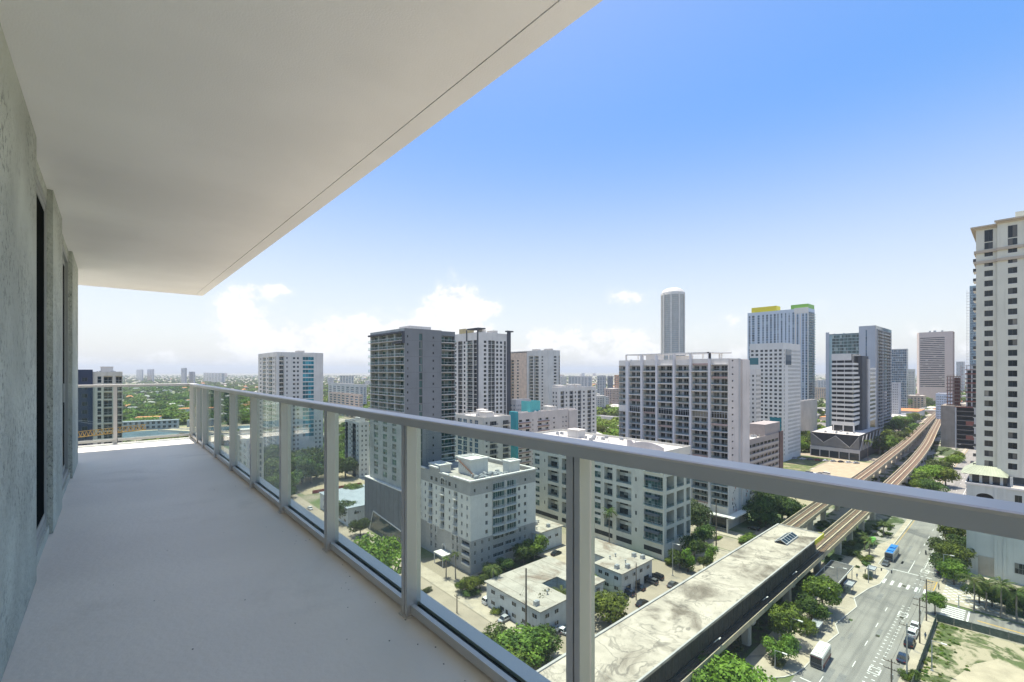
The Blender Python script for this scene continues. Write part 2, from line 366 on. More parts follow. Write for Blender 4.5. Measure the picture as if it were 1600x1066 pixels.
def np_mesh(name, V, L, T, mats, MI=None):
    me = bpy.data.meshes.new(name); me.vertices.add(len(V)); me.vertices.foreach_set('co', np.ascontiguousarray(V, dtype=np.float32).ravel())
    me.loops.add(len(L)); me.loops.foreach_set('vertex_index', np.ascontiguousarray(L, dtype=np.int32)); me.polygons.add(len(T))
    me.polygons.foreach_set('loop_start', np.concatenate([[0], np.cumsum(T)[:-1]]).astype(np.int32)); me.polygons.foreach_set('loop_total', T.astype(np.int32))
    for m in mats: me.materials.append(m)
    if MI is not None and len(mats) > 1: me.polygons.foreach_set('material_index', MI.astype(np.int32))
    me.update(calc_edges=True); return me
def np_obj(name, V, L, T, mats, MI=None, parent=None):
    o = bpy.data.objects.new(name, np_mesh(name, V, L, T, mats, MI)); COL.objects.link(o)
    if parent is not None: o.parent = parent
    return o
def fl(z0, h, n): return [z0 + h * i for i in range(n)]
# ---------------- the balcony ----------------
FZ, CZ = H - 1.3, H + 1.45
M_FLOOR = mat('balcony_floor_paint', (.76, .705, .63), .5, var=.05, scale=.9, bump=.15, bscale=30, dirt=(.60, .55, .485), dscale=.9, dlo=.52, dhi=.8, streak=.0, detail=8)
M_SPECK = mat('floor_speck', (.22, .21, .2), .8)
M_CEIL = mat('ceiling_stucco', (.93, .925, .92), .8, var=.035, scale=1.1, bump=.12, bscale=120)
def stucco():
    m = mat('rough_stucco', (.50, .53, .475), .9, var=.16, scale=1.7, bump=1.0, bscale=30, streak=.0)
    t = m.node_tree; b = t.nodes['Principled BSDF']; ge = N(t, 'ShaderNodeNewGeometry')
    mp = N(t, 'ShaderNodeMapping'); mp.inputs['Scale'].default_value = (95, 42, 30); t.links.new(ge.outputs['Position'], mp.inputs[0])
    n = N(t, 'ShaderNodeTexNoise'); n.inputs['Scale'].default_value = 1.; n.inputs['Detail'].default_value = 7; n.inputs['Roughness'].default_value = .7; t.links.new(mp.outputs[0], n.inputs[0])
    n2 = N(t, 'ShaderNodeTexNoise'); n2.inputs['Scale'].default_value = 1.9; n2.inputs['Detail'].default_value = 3; t.links.new(ge.outputs['Position'], n2.inputs[0])
    g = X(t, n.outputs[0]).ramp(.52, .60) * X(t, n2.outputs[0]).ramp(.34, .60)
    src = b.inputs['Base Color'].links[0].from_socket; mx = N(t, 'ShaderNodeMix', data_type='RGBA'); t.links.new((g * .7).k, mx.inputs[0]); t.links.new(src, mx.inputs[6]); mx.inputs[7].default_value = (.13, .145, .135, 1)
    t.links.new(mx.outputs[2], b.inputs['Base Color']); return m
M_STUC = stucco()
M_ALU = mat('railing_aluminium', (.60, .575, .55), .34, .25, var=.02, scale=3, spec=.5)
M_ALUD = mat('railing_aluminium_groove', (.17, .17, .175), .5, .3, var=.05)
M_RUB = mat('black_gasket', (.02, .02, .02), .7)
M_DFR = mat('door_frame_grey', (.36, .38, .37), .45, .3, var=.05)
M_DGL = mat('door_glass', (.012, .014, .014), .6, spec=.0)
gr = clearglass('railing_glass', (.88, .945, .915), .8)
b = MB(); b.box(-.60, 1.235, -6, 10.92, FZ - .22, FZ); struct('balcony_floor', b, M_FLOOR)
b = MB(); b.box(-7, -.603, 8.95, 10.92, FZ - .22, FZ); struct('balcony_floor_return', b, M_FLOOR)
# ceiling slab: inner field, drip groove, outer strip, cover above
def ex(y, off=0.): return 1.444 - .01132 * (y - 1.095) - off
b = MB(); c0, c1 = CZ, CZ + .03
def cpoly(pts, z0, z1): b.prism(pts, z0, z1); b.poly([(x, y, z0) for x, y in pts][::-1])
cpoly([(-.7, -6), (ex(-6, .129), -6), (ex(10.40, .129), 10.40), (-7, 10.58), (-7, 9), (-.7, 9)], c0, c1)
cpoly([(ex(-6, .122), -6), (ex(-6), -6), (ex(10.53), 10.53), (-7, 10.72), (-7, 10.586), (ex(10.413, .122), 10.413)], c0, c1)
cpoly([(-7.2, -6.2), (ex(-6) - .003, -6.2), (ex(10.53) - .003, 10.527), (-7.2, 10.717)], c1 + .0, CZ + .22)
struct('balcony_ceiling', b, M_CEIL)
XW = -.342
b = MB()
for y0, y1 in ((-6, 4.065), (5.165, 6.08), (7.66, 8.93)): b.box(XW - .26, XW, y0, y1, FZ + .001, CZ - .001)
for y0, y1 in ((4.065, 5.165), (6.08, 7.66)):
    b.box(XW - .26, XW - .035, y0, y1, CZ - .10, CZ - .001); b.box(XW - .26, XW - .022, y0, y1, FZ + .001, FZ + .075)
b.box(-7, XW - .262, 8.70, 8.93, FZ + .001, CZ - .001)
struct('balcony_wall', b, M_STUC)
for i, (y0, y1, lab) in enumerate(((4.07, 5.16, 'nearer dark glass balcony door set between grey stucco wall and pilaster'), (6.085, 7.655, 'farther dark glass balcony door with small latch beside end pilaster'))):
    t = thing('balcony_door', lab, 'door', (XW - .05, y0, FZ + .076), None)
    b = MB(); z0, z1 = FZ + .077, CZ - .102; xf = XW - .037
    for a, c in ((y0, y0 + .05), (y1 - .05, y1)): b.box(xf - .08, xf, a, c, z0, z1)
    b.box(xf - .08, xf, y0 + .05, y1 - .05, z0, z0 + .06); b.box(xf - .08, xf, y0 + .05, y1 - .05, z1 - .05, z1); b.obj('door_frame', M_DFR, t)
    n = 1 if i == 0 else 2
    for k in range(n):
        a = y0 + .052 + (y1 - y0 - .104) * k / n; c = y0 + .052 + (y1 - y0 - .104) * (k + 1) / n; xo = xf - .002 - .022 * k
        b = MB(); b.box(xo - .02, xo, a, a + .05, z0 + .062, z1 - .052); b.box(xo - .02, xo, c - .055, c - .003, z0 + .062, z1 - .052); b.box(xo - .02, xo, a + .05, c - .055, z0 + .062, z0 + .12); b.box(xo - .02, xo, a + .05, c - .055, z1 - .11, z1 - .052)
        sh = b.obj('door_panel', M_DFR, t); sh['_o'] = t['_o']
        b = MB(); b.box(xo - .010, xo - .004, a + .05, c - .055, z0 + .12, z1 - .11); b.obj('pane', M_DGL, sh)
    if i: b = MB(); b.box(xf + .001, xf + .03, 6.10, 6.16, FZ + 1.02, FZ + 1.16); b.box(xf + .03, xf + .05, 6.115, 6.145, FZ + 1.0, FZ + 1.18); b.obj('handle', M_DFR, t)
# our own tower round the balcony: floors above and below, seen only from elsewhere
t = thing('apartment_tower', 'grey stucco apartment tower that carries this balcony', 'building', (-8, 1, 0))
b = MB(); b.box(-16, -.62, -6, 8.69, 0, FZ - .3); b.box(-16, -.62, -6, 8.69, CZ + .25, 96); b.box(-16, -.62, -6, 8.69, FZ - .29, CZ + .24)
b.obj('wall', M_STUC, t)
for k in range(-22, 9):
    if k in (0, 1): continue
    b = MB(); b.box(-.61, 1.3, -6, 10.2, FZ + 2.95 * k - .2, FZ + 2.95 * k); b.obj('balcony_slab', M_CEIL, t)
# railing
t = thing('balcony_railing', 'silver aluminium railing with clear glass panels along the balcony edge', 'railing', (1.2, 4.5, FZ))
ZT, ZB = H - .24, H - .285
def rounded_rail(pts_y, x0, x1, axis='y'):
    b = MB(); r = .009; pr = [(x0, ZB), (x1, ZB), (x1, ZT - r), (x1 - r * .3, ZT - r * .3), (x1 - r, ZT), (x0 + r, ZT), (x0 + r * .3, ZT - r * .3), (x0, ZT - r)]
    (ya, yb) = pts_y; n = len(pr); f = (lambda p, y: (p[0], y, p[1])) if axis == 'y' else (lambda p, y: (y, p[0], p[1]))
    for k in range(n): p, q = pr[k], pr[(k + 1) % n]; b.quad(f(p, ya), f(q, ya), f(q, yb), f(p, yb))
    b.poly([f(p, ya) for p in pr]); b.poly([f(p, yb) for p in pr][::-1]); return b
rounded_rail((-5, 10.93), 1.152, 1.252).obj('top_rail', M_ALU, t)
rounded_rail((-7, 1.150), 10.83, 10.93, 'x').obj('top_rail', M_ALU, t)
def post(x, y, turn=False):
    b = MB(); z0, z1 = FZ, ZB - .001
    if not turn:
        b.box(x, x + .05, y, y + .024, z0, z1); b.box(x, x + .05, y + .030, y + .06, z0, z1); b.box(x + .005, x + .05, y + .024, y + .030, z0, z1, 1)
        b.box(x + .052, x + .085, y + .004, y + .056, FZ + .04, z1); b.box(x - .012, x + .05, y - .01, y + .07, z0, z0 + .008)
    else:
        b.box(x, x + .05, y, y + .06, z0, z1); b.box(x + .05, x + .056, y + .01, y + .06, z0, z1, 1); b.box(x - .012, x + .062, y - .012, y + .05, z0, z0 + .008)
    b.obj('post', [M_ALU, M_ALUD], t)
PY = [1.015 - 1.175 * 2, 1.015 - 1.175] + [.985 + 1.175 * k for k in range(8)] + [9.93, 10.84]
for y in PY: post(1.170, y)
PX = [-.02 - 1.2 * k for k in range(1, 5)] + [.045]
for x in PX: post(x, 10.85, True)
PX = sorted(PX) + [1.17]
for k in range(len(PY) - 1):
    a, c = PY[k] + .0625, PY[k + 1] - .0025
    b = MB(); b.box(1.190, 1.2145, a, c, FZ + .018, FZ + .062); b.obj('bottom_rail', M_ALU, t)
    b = MB(); b.box(1.2155, 1.2405, a, c, FZ + .03, FZ + .05); b.obj('gasket', M_RUB, t)
    b = MB(); b.box(1.2275, 1.2355, a - .0, c + .0, FZ + .052, ZB - .001); b.obj('glass_panel', gr, t)
b = MB(); b.box(1.2425, 1.315, -5, 10.93, FZ + .02, FZ + .065); b.obj('outer_rail', M_ALU, t)
for k in range(len(PX) - 1):
    a, c = PX[k] + .058, PX[k + 1] - .002
    b = MB(); b.box(a, c, 10.87, 10.895, FZ + .035, FZ + .08); b.obj('bottom_rail', M_ALU, t)
    b = MB(); b.box(a, c, 10.878, 10.886, FZ + .082, ZB - .001); b.obj('glass_panel', gr, t)
# grit and paint chips on the floor
b = MB()
for k in range(44):
    y = 1.1 + abs(random.gauss(0, 2.4)); x = random.choice((1.17 - abs(random.gauss(0, .12)), random.uniform(-.2, 1.1))); r = random.uniform(.0015, .0045)
    b.prism([(x + r * math.cos(q) * random.uniform(.6, 1.3), y + r * math.sin(q) * random.uniform(.6, 1.6)) for q in np.linspace(0, 6.28, 7)[:-1]], FZ + .0005, FZ + .002)
b.obj('floor_grit', M_SPECK, kind='stuff', label='dark grit specks scattered on the grey balcony floor', category='grit')
# ---------------- buildings ----------------
def wallm(n, c, **k): return mat('wall_' + n, c, .85, var=k.pop('var', .07), scale=k.pop('scale', .12), streak=k.pop('streak', .35), **k)
M_RGRAV = mat('roof_gravel', (.36, .34, .31), .95, var=.12, scale=.5, dirt=(.25, .23, .21), dscale=.12, dlo=.5, dhi=.7)
M_RWHITE = mat('roof_white', (.50, .475, .44), .9, var=.1, scale=.4, dirt=(.36, .32, .28), dscale=.14, dlo=.52, dhi=.68)
M_MECH = mat('rooftop_metal', (.42, .43, .43), .5, .3, var=.15, scale=2)
M_WHITE = wallm('white', (.64, .61, .56)); M_WSLAB = mat('slab_white', (.68, .65, .60), .7, var=.05, streak=.2)
M_CREAM = wallm('cream', (.58, .55, .47)); M_CHAR = wallm('charcoal', (.07, .075, .085)); M_NAVY = wallm('navy', (.035, .05, .09))
M_LGREY = wallm('light_grey', (.49, .48, .475)); M_PIERW = wallm('pier_white', (.60, .59, .59)); M_DGREY = wallm('slate_grey', (.195, .205, .21), streak=.25)
def W_(bl, pxs, sp): return [(min(Yat(a, bl.x0), Yat(c, bl.x0)), max(Yat(a, bl.x0), Yat(c, bl.x0)), sp) for a, c in pxs]
def S_(bl, pxs, sp): return [(Xat(a, bl.y0), Xat(c, bl.y0), sp) for a, c in pxs]
def boxfrom(pxc, d, pxl, pxr):
    x0, y0 = P(pxc, d); return x0, Xat(pxr, y0), y0, Yat(pxl, x0)
def roofstuff(bl, z, n, seed=0, big=0, area=None):
    """plant boxes, ducts and fans on a roof"""
    r = random.Random(seed); x0, x1, y0, y1 = area or (bl.x0 + 2, bl.x1 - 2, bl.y0 + 2, bl.y1 - 2); off = Vector(bl.root['_o'])
    for k in range(big):
        w, l, h = r.uniform(3, 6), r.uniform(4, 8), r.uniform(2.2, 3.6); x, y = r.uniform(x0 + w / 2, max(x0 + w / 2 + .1, x1 - w / 2)), r.uniform(y0 + l / 2, max(y0 + l / 2 + .1, y1 - l / 2))
        b = MB(); b.box(x - w / 2, x + w / 2, y - l / 2, y + l / 2, z, z + h); b.box(x - w / 2 - .2, x + w / 2 + .2, y - l / 2 - .2, y + l / 2 + .2, z + h, z + h + .2); b.obj('rooftop_block', M_WHITE, bl.root)
    if 'ac' not in MESHC:
        b = MB(); b.box(-.7, .7, -.5, .5, .15, 1.15); b.box(-.8, .8, -.6, .6, 0, .15); b.tube([(0, 0, 1.15), (0, 0, 1.3)], [.4, .4], 10); b.box(-.72, -.7, -.4, .4, .3, 1.0); MESHC['ac'] = b.mesh('air_conditioner', [M_MECH])
        b = MB(); b.tube([(0, 0, 0), (0, 0, .8), (0, 0, .85), (0, 0, 1.1)], [.16, .16, .34, .3], 8); MESHC['vent'] = b.mesh('roof_vent', [M_MECH])
    for k in range(n):
        me, nm = ((MESHC['ac'], 'air_conditioner'), (MESHC['vent'], 'roof_vent'))[r.random() < .3]
        ref(nm, me, bl.root, Vector((r.uniform(x0, x1), r.uniform(y0, y1), z)) - off, r.choice((0, math.pi / 2)))
def even(a0, a1, n, fr): w = (a1 - a0) / n; return [(a0 + w * (k + .5 - fr / 2), a0 + w * (k + .5 + fr / 2)) for k in range(n)]
def auto(name, label, pxc, d, pxl, pxr, ytop, wm, nW, nS, fh=3., fw=.5, wh=1.5, sill=.9, gl=G_DARK, roof=M_RGRAV, limit=0, ac=0, big=0, cat='building', group=None, kS=None, kW=None, zb=0.):
    x0, x1, y0, y1 = boxfrom(pxc, d, pxl, pxr); bl = Bld(name, label, x0, x1, y0, y1, cat=cat, group=group)
    zt = Zat(ytop, x0, y0); n = int((zt - 1.2 - zb) / fh); f = fl(zb + .2, fh, n)
    spW = dict(k='win', s=sill, h=wh, gl=gl, **(kW or {})); spS = dict(k='win', s=sill, h=wh, gl=gl, **(kS or {}))
    bl.face('W', y0, y1, 0, zt, [(a, c, spW) for a, c in even(y0 + .5, y1 - .5, nW, fw)] if nW else [], f, 'wall', wm)
    bl.face('S', x0, x1, 0, zt, [(a, c, spS) for a, c in even(x0 + .5, x1 - .5, nS, fw)] if nS else [], f, 'wall', wm)
    bl.shell(0, zt, 'wall', wm, roof); roofstuff(bl, zt - .9, ac, int(pxc), big); bl.done(limit); return bl

# A: dark and cream tower beyond the end railing
x1, y0 = P(191.5, 175); bl = Bld('apartment_tower', 'dark navy and cream apartment tower beyond the end railing, leftmost of all', -40, x1, y0, y0 + 26); f = fl(.3, 3.0, 22)
zt = Zat(581, x1, y0); xn = Xat(145, y0)
g = dict(k='win', s=.25, h=2.45, gl=G_NAVY, fr=FR_W, tr=1)
bl.face('S', xn, x1, 0, zt, S_(bl, [(152, 158.6)], dict(g, mul=0)) + S_(bl, [(161.5, 176), (180.5, 191)], dict(k='log', s=.12, h=2.7, d=1.3, rail='glass', wins=((.05, .95, .02, 2.4),), gl=G_NAVY)), f, 'wall', M_CREAM)
bl.face('S', -40, xn, 0, zt + .8, [(a, c, dict(k='win', s=.9, h=1.4, gl=G_NAVY, fr=FR_D)) for a, c in even(-40, xn, 8, .35)], f, 'dark_wall', M_NAVY, at=y0 - .7)
b = bl.mb('dark_wall', M_NAVY); b.quad((xn, y0 - .7, 0), (xn, y0, 0), (xn, y0, zt + .8), (xn, y0 - .7, zt + .8)); b.quad((-40, y0 - .7, zt + .8), (xn, y0 - .7, zt + .8), (xn, y0 + 8, zt + .8), (-40, y0 + 8, zt + .8))
bl.shell(0, zt, 'wall', M_CREAM, M_RGRAV, W=False); roofstuff(bl, zt - .9, 6, 3, 1, (xn + 1, x1 - 2, y0 + 6, y0 + 20)); bl.done(220)

# C: white tower with the teal glass band
x0, x1, y0, y1 = boxfrom(432, 309, 403.5, 505); zt = Zat(550, x0, y0)
bl = Bld('apartment_tower', 'white tower with a vertical teal glass band, left of the slate grey tower', x0, x1, y0, y1); f = fl(.4, 3.0, 26)
wn_ = dict(k='win', s=.8, h=1.5)
up = [i for i in range(7, 26)]
bl.face('S', x0, x1, 0, zt, S_(bl, [(447.5, 449.6), (457.7, 461.5), (463.8, 467.2)], wn_) + S_(bl, [(436.3, 444)], dict(k='log', s=.1, h=2.6, d=1.3, wins=((.1, .9, .02, 2.2),), gl=G_DARK))
        + S_(bl, [(473, 490.4)], dict(k='win', s=.35, h=2.35, gl=G_TEAL, mul=3, rows=up, d=.1)) + S_(bl, [(492.5, 495), (498.5, 501.5)], dict(wn_, rows=list(range(0, 11)))), f, 'wall', M_WHITE)
bl.face('W', y0, y1, 0, zt, W_(bl, [(430, 431.4), (419.5, 425.5), (410.5, 415)], dict(k='log', s=.1, h=2.5, d=1.2, wins=((.1, .9, .02, 2.2),), gl=G_GREEN)) + W_(bl, [(427, 428.6), (417, 418.6), (406, 408.5)], wn_), f, 'wall', M_WHITE)
bl.shell(0, zt, 'wall', M_WHITE, M_RGRAV); xx = Xat(473, y0); b = bl.mb('white_cap', M_WSLAB); b.box(xx, Xat(484, y0), y0 - .15, y0, zt - 1.6, zt - .1); roofstuff(bl, zt - .9, 8, 5, 1); bl.done(180)

# D: slate grey tower on a podium
x0, x1, y0, y1 = boxfrom(632, 176, 578.5, 690); zt = Zat(512.5, x0, y0)
bl = Bld('apartment_tower', 'slate grey tower with glass balconies, right behind the third railing panel', x0, x1, y0, y1)
fh = 12.6 * 176 / F; zp = 21.7; ztop1 = zt - 1.6; nf = 19; f = [ztop1 - fh * (k + 1) for k in range(nf)][::-1]; f = [z for z in f if z > zp]; nb = 10
hi = list(range(len(f) - nb, len(f))); lo = list(range(0, len(f) - nb))
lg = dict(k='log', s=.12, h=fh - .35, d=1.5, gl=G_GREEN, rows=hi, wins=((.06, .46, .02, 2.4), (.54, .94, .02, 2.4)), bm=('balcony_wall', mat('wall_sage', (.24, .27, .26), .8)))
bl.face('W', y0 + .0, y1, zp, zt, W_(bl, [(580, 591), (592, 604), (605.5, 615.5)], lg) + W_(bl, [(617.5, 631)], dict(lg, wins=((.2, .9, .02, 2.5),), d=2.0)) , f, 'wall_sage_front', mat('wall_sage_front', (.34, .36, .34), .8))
# lower white front with three window strips stands forward of the balconies
zl = f[nb * 0 + len(lo)] - .3; b = bl.mb('lower_front', mat('wall_lower_front', (.36, .37, .355), .8, streak=.3))
sub = Bld.__new__(Bld); 
bl.face('W', y0 + .3, y1 - .4, zp, zl, W_(bl, [(586, 592.5), (600, 606.5), (614.5, 621)], dict(k='win', s=.4, h=2.2, gl=G_GREEN, tr=1, fr=FR_G)), [z for z in f if z + 2.7 < zl], 'lower_front', MATS['wall_lower_front'], at=x0 - .5)
b.quad((x0 - .5, y0 + .3, zl), (x0, y0 + .3, zl), (x0, y1 - .4, zl), (x0 - .5, y1 - .4, zl)); b.quad((x0 - .5, y0 + .3, zp), (x0, y0 + .3, zp), (x0, y0 + .3, zl), (x0 - .5, y0 + .3, zl))
bl.face('S', x0 - .0, x1, zp, zt, S_(bl, [(636.0, 638.0), (676, 678.2)], dict(k='win', s=1.1, h=.9, gl=G_DARK, fr=FR_D, mul=0)) + S_(bl, [(655, 660)], dict(k='win', s=.2, h=fh - .4, gl=G_GREEN, fr=FR_D, mul=1, d=.25)), f, 'wall', M_DGREY)
bl.shell(zp, zt, 'wall', M_DGREY, M_RGRAV)
for z in f[-nb:]:
    for k in (0,): bl.put('balcony_slab', slab_mesh(y1 - y0 + .4, .9, .2, M_LGREY), (x0 - .9, (y0 + y1) / 2 + .2, z + .11), 'W')
    bl.put('balcony_railing', rail_mesh(y1 - y0 + .3, 'glass', 1.05, FR_W), (x0 - .85, (y0 + y1) / 2 + .2, z + .12), 'W')
b = bl.mb('frame', M_CHAR); b.box(x0 - 1.0, x0 - .02, y0 - .02, y0 + 8.5, zt - 5.9, zt - 5.2); b.box(x0 - 1.0, x0 - .02, y0 - .25, y0 + .45, zt - 5.9, zt - 1.8); b.box(x0 - 1.0, x0 - .02, y0 - .2, y1 + .3, zt - 1.9, zt - 1.2)
# joints in the grey gable
b = bl.mb('joint', M_CHAR)
for k, z in enumerate(f[::2]): b.box(x0 + .1, x1 - .1, y0 - .01, y0 + .0, z, z + .05)
# wing with balconies, set back to the right
wx0, wx1, wy = x1, Xat(708, y0 + 3), y0 + 3; wz = Zat(517, x1, wy)
bw = Bld.__new__(Bld); bw.__dict__ = dict(bl.__dict__); bw.y0 = wy
bl.face('S', wx0, wx1 + 1, 0, wz, [(wx0 + .2, wx1 + .6, dict(k='log', s=.12, h=fh - .4, d=1.6, gl=G_GREEN, wins=((.04, .48, .02, 2.5), (.52, .96, .02, 2.5)), proj=1.1, smat=M_WSLAB, over=.2))], f, 'wall', M_DGREY, at=wy)
b = bl.mb('wall', M_DGREY); b.quad((wx1 + 1, wy, 0), (wx1 + 1, wy + 16, 0), (wx1 + 1, wy + 16, wz), (wx1 + 1, wy, wz)); bl.mb('roof', M_RGRAV).quad((wx0, wy, wz - .1), (wx1 + 1, wy, wz - .1), (wx1 + 1, wy + 16, wz - .1), (wx0, wy + 16, wz - .1))
b = bl.mb('penthouse', M_WHITE); b.box(x0 + 5, x1 - 2, y0 + 5, y0 + 14, zt - .9, zt + 1.6)
# podium
py1 = P(566, 199)[1]; b = bl.mb('podium', mat('wall_podium', (.13, .14, .15), .75, streak=.3)); X0 = x0 - 1.6
b.box(X0, x1 + 5, y0 - 2, py1, 0, zp - .02); bl.mb('podium_cap', M_WSLAB).box(X0 - .15, x1 + 5.1, y0 - 2.15, py1 + .15, zp - .018, zp + .35)
b = bl.mb('podium_panel', M_CHAR)
for k in range(9): yy = y0 - 2 + (py1 - y0 + 2) * k / 9; b.box(X0 - .05, X0 - .001, yy, yy + .08, 5, zp - .1)
b = bl.mb('podium_glass', G_GREEN); b.quad((X0 - .03, y0, 1), (X0 - .03, py1 - 6, 1), (X0 - .03, py1 - 9, 8.5), (X0 - .03, y0, 6.5))
b = bl.mb('podium_trim', M_WSLAB); b.bar((X0 - .1, y0 - 1, 6.6), (X0 - .1, py1 - 9, 8.7), .35); b.bar((X0 - .1, py1 - 9, 8.7), (X0 - .1, py1 - 5.5, .2), .35)
roofstuff(bl, zt - .9, 6, 9); bl.done()

# E: white tower with charcoal bands
x0, x1, y0, y1 = boxfrom(748, 323, 709.5, 797); zt = Zat(519, x0, y0)
bl = Bld('apartment_tower', 'white tower with charcoal vertical bands, just right of the slate grey tower', x0, x1, y0, y1); f = fl(.4, 3.0, int(zt / 3) - 1)
ch = ('charcoal_recess', M_CHAR)
st = dict(k='log', s=.12, h=2.7, d=.9, bm=ch, rm=ch, wins=((.05, .95, .03, 2.5),), rail=None, gl=G_DARK)
bl.face('S', x0, x1, 0, zt, S_(bl, [(756, 760), (775.3, 778.7), (781.2, 784.6)], dict(k='win', s=.7, h=1.8, fr=FR_D, d=.2)) + S_(bl, [(763, 767.4), (768, 773)], dict(st, rail='glass')) + S_(bl, [(787.5, 790.3)], st), f, 'wall', M_WHITE)
bl.face('W', y0, y1, 0, zt, W_(bl, [(711, 713.2), (724.4, 727.2)], dict(k='win', s=.7, h=1.8, fr=FR_D)) + W_(bl, [(716, 722.5)], st) + W_(bl, [(730.5, 738.4)], dict(st, rail='glass', proj=.9, smat=M_WHITE)) + W_(bl, [(740, 747)], dict(st, wins=((.03, .97, .03, 2.6),))), f, 'wall', M_WHITE)
bl.shell(0, zt, 'wall', M_WHITE, M_RGRAV)
b = bl.mb('frame', M_CHAR); xa, xb = Xat(792, y0), x1; b.box(xa, xb + .3, y0 - .5, y0 - .01, 30, zt + 1.6); b.box(xa, xb + 3, y0 - .5, y0 + 2, zt + 1.61, zt + 2.6)
b.box(x0 - .5, x0 - .01, Yat(747.5, x0), Yat(746, x0), 20, zt + 2.2); b.box(x0 - .6, x0 + 6, y0 - .3, Yat(731, x0), zt + 2.21, zt + 3.2); b.box(x0 - .5, x0 - .01, Yat(730.2, x0), Yat(729, x0), zt - 6, zt + 2.2)
b = bl.mb('tan_plant_room', mat('wall_tan', (.45, .37, .2), .8)); b.box(x0 + 4, x0 + 12, y1 - 9, y1 - 1, zt, zt + 4.2)
roofstuff(bl, zt - .9, 8, 4, 2); bl.done(250)

# F: peach and white tower
x0, x1, y0, y1 = boxfrom(857, 420, 797, 875); zt = Zat(547, x0, y0)
bl = Bld('apartment_tower', 'joined peach and white tower slabs behind the block with the teal edge', x0, x1, y0, y1); f = fl(.4, 3.05, int(zt / 3.05) - 1)
ym = Yat(823, x0); pc = mat('wall_peach', (.64, .49, .38), .85, streak=.25)
bl.face('W', y0, ym, 0, zt, W_(bl, [(846, 848.6)], dict(k='win', s=.8, h=1.5)) + W_(bl, [(826.2, 833), (834.5, 841.5)], dict(k='log', s=.1, h=2.6, d=1.4, wins=((.1, .9, .02, 2.2),), gl=G_DARK)), f, 'wall', M_WHITE)
bl.face('W', ym, y1, 0, zt - 1.5, W_(bl, [(808, 811)], dict(k='win', s=.8, h=1.5)) + W_(bl, [(798, 803.5)], dict(k='log', s=.1, h=2.6, d=1.4, wins=((.1, .9, .02, 2.2),), gl=G_DARK)), f[:-1], 'peach_wall', pc, at=x0 - .4)
bl.mb('peach_wall', pc).quad((x0 - .4, ym, 0), (x0, ym, 0), (x0, ym, zt - 1.5), (x0 - .4, ym, zt - 1.5))
bl.face('S', x0, x1, 0, zt, S_(bl, [(865.5, 869.5)], dict(k='win', s=.7, h=1.7)) + S_(bl, [(873, 874.8)], dict(k='log', s=.1, h=2.6, d=1.2, wins=((.1, .9, .02, 2.2),))), f, 'wall', M_WHITE)
bl.shell(0, zt, 'wall', M_WHITE, M_RGRAV); roofstuff(bl, zt - .9, 10, 8, 3); bl.done(0)

# G: white and grey apartment block
x0, x1, y0, y1 = boxfrom(872, 335, 862.5, 932); zt = Zat(606, x0, y0)
bl = Bld('apartment_block', 'white and grey block with a slatted garage base, left of the framed condominium', x0, x1, y0, y1); f = fl(13, 3.1, 13)
gr_ = wallm('mid_grey', (.25, .255, .27)); rc = ('grey_recess', gr_)
bl.face('S', x0, x1, 12, zt, S_(bl, [(876, 881.5), (890, 895.5), (903, 908), (918, 923.5)], dict(k='log', s=.12, h=2.7, d=.8, bm=rc, rm=rc, wins=((.1, .9, .1, 2.1),), rail=None)) + S_(bl, [(884, 886.5), (898, 900.3), (911, 914), (926, 929)], dict(k='win', s=.8, h=1.6)), f, 'wall', M_WHITE)
bl.face('W', y0, y1, 12, zt, W_(bl, [(863.5, 865.6), (868, 870)], dict(k='win', s=.8, h=1.6)), f, 'wall', M_WHITE)
bl.shell(12, zt, 'wall', M_WHITE, M_RWHITE); b = bl.mb('garage_base', M_CHAR); b.box(x0 - 2, x1 + 12, y0 - 6, y1, 0, 11.9)
b = bl.mb('garage_band', M_LGREY)
for z in (3, 6, 9, 11.9): b.box(x0 - 2.2, x1 + 12.2, y0 - 6.2, y0 - 5.9, z - .8, z)
roofstuff(bl, zt - .9, 12, 2, 3); bl.done(0)
auto('apartment_block', 'low pale block whose top shows left of the teal rooftop screen', 806, 340, 796, 829, 624.5, M_LGREY, 2, 9, fh=3.1, gl=G_BLUE, limit=0)

# H: cream mid-rise with balconies behind the grey and white block
x0, x1, y0, y1 = boxfrom(756, 236, 708, 798); zt = Zat(652.5, x0, y0)
bl = Bld('apartment_block', 'cream mid-rise with blue glass strips and cluttered roof, below the charcoal banded tower', x0, x1, y0, y1); f = fl(.2, 3.0, int(zt / 3))
cw = wallm('cream_mid', (.56, .54, .48))
bl.face('W', y0, y1, 0, zt, W_(bl, [(715, 721.5), (733.5, 738), (741.5, 747)], dict(k='win', s=.3, h=2.5, gl=G_BLUE, tr=1)) + W_(bl, [(723.5, 729.5)], dict(k='win', s=.3, h=2.5, gl=G_BLUE, proj=1.0, smat=cw)) + W_(bl, [(710, 712)], dict(k='win', s=.9, h=1.3)), f, 'wall', cw)
bl.face('S', x0, x1, 0, zt, S_(bl, [(759, 762)], dict(k='win', s=.9, h=1.4)) + S_(bl, [(766, 776)], dict(k='win', s=.1, h=2.2, proj=1.3, smat=cw, rail='bars', rmat=FR_D, mul=3)) + S_(bl, [(786, 795)], dict(k='win', s=.1, h=2.2, proj=1.3, smat=cw, rail='bars', rmat=FR_D, mul=3)), f, 'wall', cw)
bl.shell(0, zt, 'wall', cw, M_RWHITE); roofstuff(bl, zt - .9, 22, 12, 3); bl.done(200)

